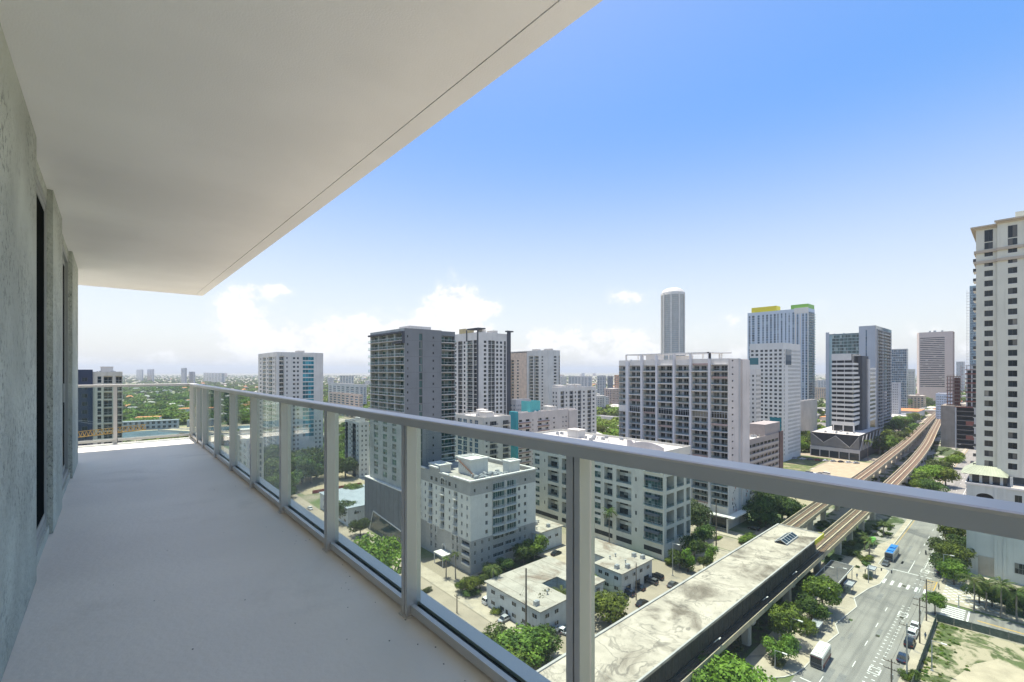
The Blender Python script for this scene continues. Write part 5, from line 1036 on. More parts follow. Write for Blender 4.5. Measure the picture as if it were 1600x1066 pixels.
gsheet('cross_street', rect(176, 190, 38, 330), Zr, M_ASPL)
gsheet('side_street', rect(61, 77, 36, 620), Zr, M_ASPL)
gsheet('back_street', rect(191, 760, 66, 76), Zr, M_ASPL)
gsheet('parking_lot', rect(92, 150, 60, 79.5), Zr, M_ASPL)
gsheet('parking_lot', rect(108.5, 120, 92, 121), Zr, M_ASPL)
gsheet('block_pavement', rect(77.2, 82, 64, 200), Zp - .06, M_PAVE)
gsheet('forecourt', rect(2, 55.9, -60, 16), Zr - .01, M_PAVE); gsheet('forecourt', rect(2, 55.9, 38, 130), Zr - .01, M_PAVE)
gsheet('block_pavement', rect(56, 60.8, 64, 420), Zp - .06, M_PAVE)
gsheet('forecourt', rect(82.1, 150, 105.5, 120), Zr - .01, M_PAVE)
gsheet('forecourt', rect(190.5, 198, 70, 130), Zp - .06, M_PAVE)
gsheet('forecourt', rect(150, 175.5, 60, 86), Zr - .012, M_PAVE)
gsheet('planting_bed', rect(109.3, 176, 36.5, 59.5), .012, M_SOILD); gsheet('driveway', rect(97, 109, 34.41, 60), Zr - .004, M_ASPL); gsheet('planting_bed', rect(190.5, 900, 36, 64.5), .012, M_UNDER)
gsheet('planting_bed', rect(151, 175.5, 87, 98), Zr + .005, M_SOILD); gsheet('planting_bed', rect(92, 118, 105.6, 122), Zr + .005, M_SOILD)
gsheet('lawn', rect(230, 420, 100, 132), .02, M_GRASS)
gsheet('sandy_lot', rect(70, 169, -70, 16.2), .10, M_SAND)
M_WEED = mat('weedy_sand', (.085, .105, .035), .95, var=.3, scale=.8, dirt=(.38, .32, .22), dscale=.16, dlo=.46, dhi=.56, detail=8)
gsheet('weedy_ground', [(70, 16.1), (70, 9), (88, 10.5), (100, 8), (112, 10.8), (126, 9.6), (138, 11.2), (150, 8.2), (158, 4), (163, -8), (166, -30), (171, -30), (168, 16.1)], .12, M_WEED)
gsheet('weedy_ground', [(128, 2), (136, 0), (146, -4), (152, -12), (149, -18), (140, -10), (131, -4)], .121, M_WEED)
x_, y_ = G(480, 755); gsheet('sandy_lot', [(80, 262), (118, 262), (118, 318), (80, 318)], .05, M_SANDL)
gsheet('construction_yard', rect(262, 420, 70, 98), .06, M_SANDL)
gsheet('car_park', rect(470, 900, 92, 190), .03, M_PAVE)
# left pavement with its bus bay bulbs
edge = [(109.2, 44), (109.4, 37.6), (112, 35.7), (115, 34.4), (119, 33.7), (134.6, 33.0), (141.3, 32.2), (145.9, 34.0), (161.2, 32.4), (166.8, 34.2), (177.3, 32.7), (184, 31), (198, 30.9), (203, 34.6), (900, 34.6)]
gsheet('pavement', edge + [(900, 36.2), (235, 36.4), (200, 44)], Zp, M_PAVE, th=.15)
gsheet('pavement', [(20, 16.3), (166, 16.3), (169.5, 16.6), (171, 18.7), (20, 18.7)], Zp, M_PAVE, th=.15)
gsheet('pavement', [(184, 18.7), (184, 6), (185.5, -110), (188, -110), (188, 4), (216, 4), (216, 14.5), (1000, 14.5), (1000, 18.7)], Zp, M_PAVE, th=.15)
M_BRICKP = mat('brick_paving', (.36, .34, .31), .9, var=.05, scale=.4)
b = MB()
for i in range(15):
    for j in range(12):
        if (i + j) % 2 == 0: b.box(186 + i * 1.3, 187.2 + i * 1.3, 5.2 + j, 6.1 + j, Zp + .001, Zp + .02)
b.obj('paving_inlay', mat('paving_pale', (.55, .53, .49), .9), kind='structure')
# markings
b = MB(); Zm = Zr + .012
def mk(x0, x1, y0, y1, bb=None): (bb or b).quad((x0, y0, Zm), (x1, y0, Zm), (x1, y1, Zm), (x0, y1, Zm))
for k in range(-2, 30):
    xs = 127.9 - 12.2 * 1 + 12.2 * k
    if 180 < xs + 1 < 206 or xs > 168 and xs < 182: continue
    mk(xs, xs + 3.0, 26.55, 26.7)
mk(202, 214, 26.5, 26.68); 
for k in range(6): y = 20.6 + 1.95 * k; mk(186, 190.2, y, y + .62)
mk(186, 190.2, 22.0, 22.1); mk(201.2, 201.6, 20.6, 30.6)
for k in range(90):     # buffered cycle lane: a double line of blocks
    xs = 92 + 2.1 * k
    if 172 < xs < 186: continue
    if 186 <= xs < 200 and k % 2: continue
    mk(xs, xs + .30, 22.15, 22.75); mk(xs, xs + .30, 23.45, 23.95)
for xs in (96.5, 128.6, 164.5, 206): 
    mk(xs, xs + .22, 21.9, 24.0); mk(xs + 2.6, xs + 2.82, 21.9, 24.0); mk(xs + .22, xs + 2.6, 21.9, 22.1); mk(xs + .22, xs + 2.6, 23.8, 24.0)
for k in range(60): mk(208 + 7 * k, 208.4 + 7 * k, 20.2, 23)
mk(210, 700, 23.3, 23.45)
for k in range(7): mk(172.6 + 1.45 * k, 173.3 + 1.45 * k, 11.5, 16.2)
mk(172, 182.3, 10.6, 11.0)
for k in range(5): mk(64 + 3 * k, 65.2 + 3 * k, 40, 44)
mk(109.5, 119, 30.0, 30.14); mk(112, 112.3, 31.2, 34.0); mk(106, 106.3, 31.2, 35.0); mk(114.6, 114.9, 31, 33.4); mk(104.5, 105.8, 33, 33.3)
b.obj('road_markings', M_PAINT, kind='structure')
b = MB(); mk(172.5 + 4.2, 172.7 + 4.2, -100, 9, b); mk(172.9 + 4.2, 173.1 + 4.2, -100, 9, b); mk(191, 200, 19.1, 19.3, b); mk(92, 108, 20.2, 20.5, b)
for k in range(6): mk(92 + 3 * k, 92.4 + 3 * k, 19.0, 21.4, b); mk(191 + 1.6 * k, 191.3 + 1.6 * k, 19.3, 21.6, b)
for k in range(3): mk(226 + 200 * k, 420 + 200 * k, 33.9, 34.05, b)
b.obj('yellow_markings', M_PAINTY, kind='structure')
b = MB(); 
for (x, y) in ((151, 31.5), (147, 25), (187.5, 25.4), (163, 22.5)): mk(x, x + 1.3, y, y + .8, b)
b.obj('manhole_cover', M_SOILD, kind='structure')
# kerb line of pale concrete
strip('kerb', [(x, y) for x, y in edge], -.02, .22, Zp + .012, mat('kerb_pale', (.50, .48, .44), .9))
# river with its sandy bank and the crane on it
gsheet('river', [(-200, 612), (10, 600), (80, 572), (210, 560), (230, 610), (90, 655), (0, 668), (-200, 690)], .06, M_WATER)
b = MB()     # tar patches and worn strips on the road
rr_ = random.Random(8)
for k in range(26): x_, y_ = rr_.uniform(95, 320), rr_.uniform(19.5, 33); l_, w_ = rr_.uniform(1.5, 9), rr_.uniform(.5, 1.6); b.quad((x_, y_, Zr + .006), (x_ + l_, y_, Zr + .006), (x_ + l_, y_ + w_, Zr + .006), (x_, y_ + w_, Zr + .006))
b.obj('road_patches', mat('asphalt_patch', (.19, .185, .175), .9, var=.12, scale=.6), kind='structure')
gsheet('river_bank', [(-200, 690), (0, 668), (90, 655), (160, 632), (160, 655), (60, 690), (-200, 700)], .09, M_SANDL)
# ---------------- elevated railway ----------------
M_CONC = mat('viaduct_concrete', (.48, .40, .27), .9, var=.1, scale=.3, streak=.5, dirt=(.28, .24, .19), dscale=.2, dlo=.52, dhi=.7)
M_PIER = mat('pier_concrete', (.42, .40, .36), .9, var=.1, scale=.3, streak=.5)
M_TRACK = mat('track_bed_rust', (.16, .105, .065), .9, var=.25, scale=.6)
M_RAILM = mat('rail_steel', (.30, .25, .22), .4, .6, var=.2, scale=1)
M_SROOF = mat('station_roof', (.45, .39, .315), .95, var=.14, scale=.22, dirt=(.16, .13, .10), dscale=.10, dlo=.46, dhi=.66, detail=12)
def stains(m):
    t = m.node_tree; b = t.nodes['Principled BSDF']; ge = N(t, 'ShaderNodeNewGeometry'); out = b.inputs['Base Color'].links[0].from_socket
    for sc, lo, hi, k, dist in ((.09, 0., .03, .7, 2.2), (.3, 0., .016, .6, 1.2)):
        n = N(t, 'ShaderNodeTexNoise'); n.inputs['Scale'].default_value = sc; n.inputs['Detail'].default_value = 6; n.inputs['Distortion'].default_value = dist; t.links.new(ge.outputs['Position'], n.inputs[0])
        n2 = N(t, 'ShaderNodeTexNoise'); n2.inputs['Scale'].default_value = .07 if sc < .2 else .15; n2.inputs['Detail'].default_value = 2; t.links.new(ge.outputs['Position'], n2.inputs[0])
        g = ((X(t, n.outputs[0]) - .5)._m('ABSOLUTE').ramp(lo, hi) * -1. + 1.) * X(t, n2.outputs[0]).ramp(.42, .6) * k
        mx = N(t, 'ShaderNodeMix', data_type='RGBA'); t.links.new(g.k, mx.inputs[0]); t.links.new(out, mx.inputs[6]); mx.inputs[7].default_value = (.11, .095, .08, 1); out = mx.outputs[2]
    t.links.new(out, b.inputs['Base Color'])
stains(M_SROOF)
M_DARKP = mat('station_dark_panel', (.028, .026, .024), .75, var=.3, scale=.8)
M_YEL = mat('station_yellow', (.62, .55, .03), .6, var=.1)
# station
t = thing('metro_station', 'elevated station with a long stained concrete roof and black open side', 'station', (98, 51, 0))
RX0, RX1, RY0, RY1 = 18., 176.8, 44.7, 58.2
b = MB(); b.box(RX0, RX1, RY0, RY1, 13.5, 14.0); b.obj('roof', M_SROOF, t)
b = MB(); b.box(RX0, RX1, RY1 - .35, RY1 + .15, 14.001, 14.25); b.box(RX0, RX1, RY0 - .1, RY0 + .25, 14.001, 14.18); b.box(RX1 - .3, RX1 + .05, RY0 + .26, RY1 - .36, 14.001, 14.2); b.obj('roof_edge', mat('roof_edge_grey', (.40, .38, .35), .8, var=.1), t)
for k in range(10): 
    b = MB(); xx = RX0 + 16 * (k + 1); b.box(xx, xx + .12, RY0 + .3, RY1 - .4, 14.001, 14.02); b.obj('roof_seam', mat('seam_tar', (.30, .27, .23), .9, var=.2), t)
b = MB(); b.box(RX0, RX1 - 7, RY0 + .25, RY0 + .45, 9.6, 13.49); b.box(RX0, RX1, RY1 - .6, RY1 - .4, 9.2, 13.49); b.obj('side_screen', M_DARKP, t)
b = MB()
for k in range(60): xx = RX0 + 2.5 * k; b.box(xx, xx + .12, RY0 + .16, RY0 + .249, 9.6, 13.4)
b.obj('screen_rib', mat('rib_bronze', (.06, .055, .05), .6), t, kind='stuff')
for k in range(14):
    b = MB(); xx = RX0 + 6 + 11.5 * k; b.box(xx - .3, xx + .3, 51.1, 51.9, 9.3, 13.49); b.obj('roof_column', M_PIER, t)
b = MB(); b.box(RX0, RX1 - 3, 48.4, 54.6, 8.4, 9.3); b.obj('platform', M_PIER, t)
# skylight of five panes on a steel frame
sk = MB(); sx0, sx1, sy0, sy1 = 157., 167.5, 49.2, 52.8; sk.box(sx0, sx1, sy0, sy0 + .2, 14.0, 14.5); sk.box(sx0, sx1, sy1 - .2, sy1, 14.0, 14.5)
for k in range(6): xx = sx0 + (sx1 - sx0 - .2) * k / 5; sk.bar((xx, sy0 + .1, 14.4), (xx, (sy0 + sy1) / 2, 15.3), .2); sk.bar((xx, sy1 - .1, 14.4), (xx, (sy0 + sy1) / 2, 15.3), .2)
sk.bar((sx0, 51, 15.3), (sx1, 51, 15.3), .2); sko = sk.obj('skylight', M_LGREY, t); sko['_o'] = t['_o']
for k in range(5):
    xa = sx0 + (sx1 - sx0) * k / 5 + .15; xb = xa + 1.8; b = MB(); b.quad((xa, sy0 + .1, 14.42), (xb, sy0 + .1, 14.42), (xb, 51, 15.27), (xa, 51, 15.27)); b.quad((xa, sy1 - .1, 14.42), (xb, sy1 - .1, 14.42), (xb, 51, 15.27), (xa, 51, 15.27)); b.obj('pane', G_DARK, sko)
b = MB(); b.box(RX1 - 9.5, RX1 + .1, RY0 - .25, RY0 - .11, 12.9, 14.35); b.box(RX1 + .06, RX1 + .2, RY0 - .25, RY0 + 1.5, 12.9, 14.35); b.obj('yellow_fascia', M_YEL, t)
for xx in (70, 97, 124, 146): b = MB(); b.bar((xx, RY0 - .3, 9.9), (xx + .9, RY0 - .8, 10.5), .12); b.cbox((xx + 1.2, RY0 - .9, 10.45), (.9, .3, .14)); b.obj('side_lamp', M_WSLAB, t)
# viaducts: each a thing with deck, parapets, tracks and piers
def interp(pts, step=12.):
    out = []
    for (x0, y0), (x1, y1) in zip(pts[:-1], pts[1:]):
        n = max(1, int(math.hypot(x1 - x0, y1 - y0) / step)); out += [(x0 + (x1 - x0) * k / n, y0 + (y1 - y0) * k / n) for k in range(n)]
    out.append(pts[-1]); q = [Vector(p) for p in out]
    for _ in range(6): q = [q[0]] + [(q[i - 1] + q[i] * 2 + q[i + 1]) / 4 for i in range(1, len(q) - 1)] + [q[-1]]
    return q
def sweep(b, pts, prof, z=0., mi=0):
    """prof: closed list of (offset to the right, height)"""
    R = []
    for i, p in enumerate(pts):
        d = (pts[min(i + 1, len(pts) - 1)] - pts[max(i - 1, 0)]).normalized(); nn = Vector((d.y, -d.x)); R.append([(p.x + nn.x * o, p.y + nn.y * o, z + h) for o, h in prof])
    n = len(prof)
    for i in range(len(R) - 1):
        for k in range(n): b.quad(R[i][k], R[i][(k + 1) % n], R[i + 1][(k + 1) % n], R[i + 1][k], mi)
    b.poly(R[0], mi); b.poly(R[-1][::-1], mi)
bx = lambda o0, o1, h0, h1: [(o0, h0), (o0, h1), (o1, h1), (o1, h0)]
def viaduct(label, pts, piers, wide=2.9):
    q = interp(pts); t = thing('railway_viaduct', label, 'viaduct', (pts[0][0], pts[0][1], 0))
    b = MB(); sweep(b, q, [(-wide, 8.0), (wide, 8.0), (wide, 7.75), (1.5, 7.3), (1.1, 6.1), (-1.1, 6.1), (-1.5, 7.3), (-wide, 7.75)]); b.obj('deck', M_CONC, t)
    for s in (-1, 1): b = MB(); o = s * (wide - .12); sweep(b, q, bx(min(o, o + s * .24), max(o, o + s * .24), 7.7, 9.05)); b.obj('parapet', M_CONC, t)
    for s in (-1, 1): b = MB(); o = s * 1.25; sweep(b, q, bx(o - .95, o + .95, 8.0, 8.16)); b.obj('track_bed', M_TRACK, t)
    b = MB(); sweep(b, q, bx(-.22, .22, 8.0, 8.55)); b.obj('walkway', M_CONC, t)
    b = MB()
    for o in (-1.9, -.65, .65, 1.9): sweep(b, q, bx(o - .05, o + .05, 8.16, 8.34))
    b.obj('running_rail', M_RAILM, t, kind='stuff')
    for x in piers:
        i = min(range(len(q)), key=lambda k: abs(q[k].x - x)); y = q[i].y if abs(q[i].x - x) < 1 else (q[i].y if i == 0 or i == len(q) - 1 else q[i].y + (x - q[i].x) * ((q[i + 1].y - q[i - 1].y) / (q[i + 1].x - q[i - 1].x)))
        b = MB(); b.prism([(x - .9, y - .75), (x - .55, y - 1.0), (x + .55, y - 1.0), (x + .9, y - .75), (x + .9, y + .75), (x + .55, y + 1.0), (x - .55, y + 1.0), (x - .9, y + .75)], 0, 5.2)
        b.prism([(x - 1.0, y - 1.9), (x + 1.0, y - 1.9), (x + 1.0, y + 1.9), (x - 1.0, y + 1.9)], 5.6, 6.08); 
        for s in (-1, 1): b.poly([(x - 1., y + s * .9, 5.0), (x - 1., y + s * 1.9, 5.7), (x - 1., y, 5.7)]); b.poly([(x + 1., y + s * .9, 5.0), (x + 1., y + s * 1.9, 5.7), (x + 1., y, 5.7)])
        b.prism([(x - .95, y - 1.1), (x + .95, y - 1.1), (x + .95, y + 1.1), (x - .95, y + 1.1)], 5.0, 5.6); b.obj('pier', M_PIER, t)
viaduct('nearer railway viaduct on concrete piers running from the station beside the road', [(18, 46.4), (176, 46.4), (300, 47.2), (400, 49.5), (500, 54), (620, 62), (760, 71), (905, 82.5)], [62, 90, 119, 148, 177, 203, 220, 240] + [262 + 24 * k for k in range(26)])
viaduct('farther railway viaduct curving left of the nearer one until both meet', [(18, 57.3), (176, 59.4), (230, 61.2), (320, 61.6), (500, 67), (700, 76.5), (905, 86.5)], [62, 90, 119, 148, 177, 203, 222, 242] + [266 + 24 * k for k in range(26)])
# long ramp hall and kiosks under the station
def canopy(name, label, x0, x1, y0, y1, z, roofm, edge, cat='shelter', legs=True, body=None):
    t = thing(name, label, cat, ((x0 + x1) / 2, (y0 + y1) / 2, 0)); b = MB(); b.box(x0, x1, y0, y1, z - .25, z); b.obj('roof', roofm, t)
    b = MB(); e = .12; b.box(x0 - e, x1 + e, y0 - e, y0 - .001, z - .3, z + .15); b.box(x0 - e, x0 - .001, y0, y1, z - .3, z + .15); b.box(x1 + .001, x1 + e, y0, y1, z - .3, z + .15); b.box(x0 - e, x1 + e, y1 + .001, y1 + e, z - .3, z + .15); b.obj('roof_edge', edge, t)
    if legs:
        for (x, y) in ((x0 + .3, y0 + .3), (x1 - .3, y0 + .3), (x0 + .3, y1 - .3), (x1 - .3, y1 - .3)): b = MB(); b.box(x - .08, x + .08, y - .08, y + .08, .1, z - .26); b.obj('post', M_MECH, t)
    if body: b = MB(); b.box(*body, .1, z - .3); b.obj('wall', M_DARKP, t)
    return t
M_DROOF = mat('dark_flat_roof', (.10, .095, .09), .9, var=.2, scale=.4)
canopy('entrance_pavilion', 'low dark flat roofed station entrance pavilion under the viaduct edge', 160.5, 181, 37.4, 43.4, 4.6, M_DROOF, M_WSLAB, 'pavilion', body=(162.5, 178, 38.4, 43.0))
for (x, y, lab) in ((135, 35.2, 'bus shelter on the pavement behind the white shuttle bus'), (168.6, 35.3, 'bus shelter by the middle bus bay, right of the leafy tree'), (187.5, 33.2, 'small shelter near the crossing behind the blue bus')):
    t = canopy('bus_shelter', lab + ', flat grey roof', x, x + 3.6, y, y + 1.9, 2.8, M_MECH, M_LGREY, 'bus shelter')
    b = MB(); b.quad((x + .1, y + 1.8, .3), (x + 3.5, y + 1.8, .3), (x + 3.5, y + 1.8, 2.5), (x + .1, y + 1.8, 2.5)); b.obj('glass_back', G_RAIL, t); b = MB(); b.box(x + .5, x + 3.1, y + 1.2, y + 1.65, .5, .6); b.obj('bench', M_MECH, t)
    b = MB(); b.box(x - .5, x - .35, y + .3, y + 1.6, .3, 2.4); b.obj('advert_panel', mat('advert_grey', (.16, .2, .18), .3, var=.4, scale=2), t)
gl_ = mat('green_canvas', (.13, .38, .05), .6, var=.1); x, y = G(1361, 842, 3.); 
t = thing('green_umbrella', 'bright lime green curved canopy between the viaduct piers', 'canopy', (x, y, 0)); b = MB()
for k in range(8): a0, a1 = math.pi * k / 8, math.pi * (k + 1) / 8; b.quad((x - 3.4, y + 1.1 * math.cos(a0), 2.4 + .6 * math.sin(a0)), (x + 3.4, y + 1.1 * math.cos(a0), 2.4 + .6 * math.sin(a0)), (x + 3.4, y + 1.1 * math.cos(a1), 2.4 + .6 * math.sin(a1)), (x - 3.4, y + 1.1 * math.cos(a1), 2.4 + .6 * math.sin(a1)))
b.obj('canvas', gl_, t); b = MB()
for q in (-3, 0, 3): b.bar((x + q, y + 1.3, .0), (x + q, y + 1.3, 2.5), .1); b.bar((x + q, y - 1.3, 0), (x + q, y - 1.3, 2.5), .1)
b.obj('post', M_MECH, t)
# river crane and elevated road on the left
qa, qb = P(100, 138), P(228, 156); za_, zb_ = H - 106 * 138 / F, H - 91 * 156 / F; org = mat('crane_orange', (.50, .27, .07), .6, var=.15)
t = thing('tower_crane', 'orange lattice crane jib stretching low across the view beyond the end railing', 'crane', (*qa, 0)); p0, p1 = Vector((*qa, za_)), Vector((*qb, zb_)); n = 22; b = MB()
for (dy, dz) in ((-.7, 0), (.7, 0), (0, 1.7)): b.bar(p0 + Vector((0, dy, dz)), p1 + Vector((0, dy, dz)), .2)
for k in range(n): A, B_ = p0.lerp(p1, k / n), p0.lerp(p1, (k + 1) / n); M_ = (A + B_) / 2 + Vector((0, 0, 1.7)); [b.bar(A + Vector((0, s_, 0)), M_, .12) or b.bar(M_, B_ + Vector((0, s_, 0)), .12) for s_ in (-.7, .7)]; b.bar(A + Vector((0, -.7, 0)), B_ + Vector((0, .7, 0)), .1)
b.obj('jib', org, t); b = MB(); b.cbox((*qa, 0), (1.5, 1.5, za_ + 6)); b.obj('mast', org, t); b = MB(); b.bar((*qa, za_ + 6), tuple(p0.lerp(p1, .6) + Vector((0, 0, 1.7))), .08); b.bar((*qa, za_ + 6), tuple(p0.lerp(p1, .9) + Vector((0, 0, 1.7))), .08); b.obj('stay_cable', M_MECH, t)
t = thing('elevated_road', 'pale elevated road crossing behind the far railing posts', 'bridge', (95, 470, 0)); q = [Vector((40, 560)), Vector((95, 470)), Vector((118, 420)), Vector((190, 400)), Vector((330, 392))]; q = interp([tuple(v) for v in q], 20)
b = MB(); sweep(b, q, bx(-6, 6, 9.5, 10.6)); b.obj('deck', M_CONC, t); b = MB(); sweep(b, q, bx(-6.3, -6.0, 9.4, 11.6)); sweep(b, q, bx(6.0, 6.3, 9.4, 11.6)); b.obj('parapet', M_WSLAB, t)
for v in q[1::3]: b = MB(); b.cbox((v.x, v.y, 0), (2, 5, 9.49)); b.obj('pier', M_PIER, t)
t = thing('elevated_road', 'long grey motorway flyover crossing far behind the merged railway viaducts', 'bridge', (900, 140, 0)); b = MB(); q = interp([(960, 20), (900, 120), (800, 260), (700, 420)], 40); sweep(b, q, bx(-7, 7, 9, 10.4)); b.obj('deck', M_PIER, t)
for v in q[::2]: b = MB(); b.cbox((v.x, v.y, 0), (3, 3, 8.99)); b.obj('pier', M_PIER, t)
for x0, x1, y0, y1, z, lab, rc_ in ((760, 830, 96, 150, 9, 'long white roofed shed left of where the viaducts merge', M_RWHITE), (840, 900, 100, 160, 12, 'terracotta roofed building at the foot of the pinkish brown slab tower', mat('roof_terracotta', (.52, .22, .09), .9, var=.15))):
    low('low_shed', lab, [(x0, y0), (x1, y0), (x1, y1), (x0, y1)], z, [], roofm=rc_, cat='building')
# board fence round the sandy lot
M_FENCE = mat('fence_green_mesh', (.12, .14, .11), .8, var=.2, scale=1.5); t = thing('lot_fence', 'dark green mesh fence around the sandy lot at lower right', 'fence', (168, 0, 0))
def fence(t, p, q, h, step, m, nm='fence_panel', z=.12):
    p, q = Vector(p), Vector(q); n = max(1, int((q - p).length / step)); ang = math.atan2(q.y - p.y, q.x - p.x)
    for k in range(n): c = p.lerp(q, (k + .5) / n); L = (q - p).length / n; b = MB(); b.cbox((c.x, c.y, z), (L - .14, .05, h), ang); b.obj(nm, m, t); b = MB(); a_ = p.lerp(q, k / n); b.cbox((a_.x, a_.y, z), (.1, .12, h + .12), ang); b.obj('post', FR_D, t)
fence(t, (72, 16.2), (168, 16.3), 2.0, 3., M_FENCE); fence(t, (168.2, 16.2), (171.5, -10), 2.0, 3., M_FENCE); fence(t, (171.5, -10.2), (171.5, -60), 2., 3., M_FENCE)
t = thing('lot_fence', 'low red barrier fence at the near edge of the small sandy lot on the left', 'fence', (100, 262, 0)); fence(t, (84, 262), (112, 262), 1.8, 4, mat('fence_red', (.35, .06, .04), .8), z=.05)
t = thing('hoarding', 'dark blue hoarding strip along the cream tower driveway under the trees', 'fence', (212, 17, 0)); fence(t, (300, 10), (330, 10), 3, 5, FR_D)
# ---------------- vegetation ----------------
def leafm(name, c, c2):
    m = mat(name, c, .65, var=.25, scale=.55, col2=c2, thr=(.35, .68), trans=.28, spec=.25, detail=3)
    t = m.node_tree; b = t.nodes['Principled BSDF']; oi = N(t, 'ShaderNodeObjectInfo'); ge = N(t, 'ShaderNodeNewGeometry')
    hv = N(t, 'ShaderNodeHueSaturation'); src = b.inputs['Base Color'].links[0].from_socket; t.links.new(src, hv.inputs['Color'])
    t.links.new((X(t, oi.outputs['Random']) * .5 + .62 + X(t, ge.outputs['Random Per Island']) * .42).k, hv.inputs['Value']); t.links.new((X(t, oi.outputs['Random']) * .05 + .47).k, hv.inputs['Hue'])
    t.links.new(hv.outputs[0], b.inputs['Base Color'])
    for n in t.nodes:
        if n.type == 'BSDF_TRANSLUCENT': t.links.new(hv.outputs[0], n.inputs[0])
    return m
L_MID = leafm('leaves_mid', (.075, .13, .02), (.185, .26, .035)); L_DARK = leafm('leaves_dark', (.04, .075, .018), (.10, .155, .028)); L_LIME = leafm('leaves_lime', (.12, .20, .02), (.20, .29, .035)); L_OLIVE = leafm('leaves_olive', (.07, .09, .035), (.12, .14, .05)); L_PALM = leafm('leaves_palm', (.06, .11, .02), (.14, .18, .045))
M_BARK = mat('bark_brown', (.13, .10, .075), .9, var=.25, scale=2); M_PBARK = mat('bark_palm', (.26, .22, .18), .9, var=.2, scale=2)
def crown_mesh(name, R, hh, n, leaf, m, lobes=7, seed=0, flat=.75, core=True):
    r = np.random.default_rng(seed); C = []; rad = []
    for k in range(lobes):
        a = 2 * math.pi * k / lobes + r.uniform(-.4, .4); q = r.uniform(.25, .62) * R if k else 0; C.append((q * math.cos(a), q * math.sin(a), r.uniform(-.52, .38) * hh)); rad.append(r.uniform(.36, .56) * R)
    C = np.array(C); rad = np.array(rad); idx = r.choice(lobes, n, p=rad ** 2 / (rad ** 2).sum()); d = r.normal(size=(n, 3)); d[:, 2] += .25; d /= np.linalg.norm(d, axis=1)[:, None]
    wob = 1 + .16 * np.sin(d[:, 0] * 7 + idx) * np.cos(d[:, 1] * 6 + idx * 2) + .1 * np.sin(d[:, 2] * 9 + idx)
    p = C[idx] + d * (rad[idx] * wob * r.uniform(.55, 1.12, n) ** .6)[:, None] * np.array([1, 1, flat * hh / R * 1.1]); nrm = d + r.normal(size=(n, 3)) * .55 + np.array([0, 0, .35]); nrm /= np.linalg.norm(nrm, axis=1)[:, None]
    up = r.normal(size=(n, 3)); u = np.cross(nrm, up); u /= np.linalg.norm(u, axis=1)[:, None]; v = np.cross(nrm, u); s = leaf * r.uniform(.6, 1.3, n)[:, None]
    V = np.stack([p - u * s, p - v * s * .62, p + u * s, p + v * s * .62], 1).reshape(-1, 3); L = np.arange(4 * n); T = np.full(n, 4)
    return np_mesh(name, V, L, T, [m])
def trunk_mesh(name, h, r0, R, seed=0, m=None):
    r = random.Random(seed); b = MB(); lean = (r.uniform(-.3, .3), r.uniform(-.3, .3)); b.tube([(0, 0, -.1), (lean[0] * .4, lean[1] * .4, h * .5), (lean[0], lean[1], h)], [r0 * 1.25, r0, r0 * .75], 7)
    for k in range(5): a = 2 * math.pi * k / 5 + r.uniform(-.4, .4); b.tube([(lean[0] * .8, lean[1] * .8, h * r.uniform(.7, .95)), (R * .3 * math.cos(a), R * .3 * math.sin(a), h * 1.25), (R * .55 * math.cos(a), R * .55 * math.sin(a), h * 1.6)], [r0 * .5, r0 * .35, r0 * .12], 5)
    return b.mesh(name, [m or M_BARK])
CR = {}
for nm, m in (('mid', L_MID), ('dark', L_DARK), ('lime', L_LIME), ('olive', L_OLIVE)):
    for v in range(2): CR[nm, v] = crown_mesh('crown', 5., 3.6, 3400, .30, m, 8 + v * 2, 10 + v + len(nm) * 7)
TR = [trunk_mesh('trunk', 3.4, .24, 5., k) for k in range(3)]
SLIM = crown_mesh('crown', 2.2, 4.4, 1500, .24, L_LIME, 7, 91, .9); SLIMD = crown_mesh('crown', 2.4, 4.6, 1500, .26, L_OLIVE, 7, 92, .9)
TCOUNT = 0
def tree(x, y, R, h, kind, label, group=None, z=0.):
    """h: full height, R: crown radius"""
    global TCOUNT; TCOUNT += 1; t = thing('tree', label, 'tree', (x, y, z), group); rz = random.uniform(0, 6.28); s = R / 5.
    if kind in ('slim', 'slimd'):
        s = R / 2.2; zs = h / 10.; ref('crown', SLIM if kind == 'slim' else SLIMD, t, (0, 0, h - 4.6 * zs), rz, (s, s, zs))
    else:
        zs = min(s * 1.25, (h * .86) / 7.); ref('crown', CR[kind, TCOUNT % 2], t, (0, 0, h - 3.6 * zs), rz, (s, s, zs))
    k = max(.3, (h - 3.6 * (zs if kind not in ('slim', 'slimd') else zs)) / 3.9); ref('trunk', TR[TCOUNT % 3], t, (0, 0, 0), rz, (s, s, k)); return t
def bush(x, y, sx, sy, h, kind, label, rz=0., group=None, cat='shrub', z=.02):
    global TCOUNT; TCOUNT += 1
    o = ref('hedge' if cat == 'hedge' else 'shrub', CR[kind, TCOUNT % 2], None, (x, y, z + h * .42), rz, (sx / 10, sy / 10, h / 7.)); o['label'] = label; o['category'] = cat
    if group: o['group'] = group
    ROOTS.append(o); return o
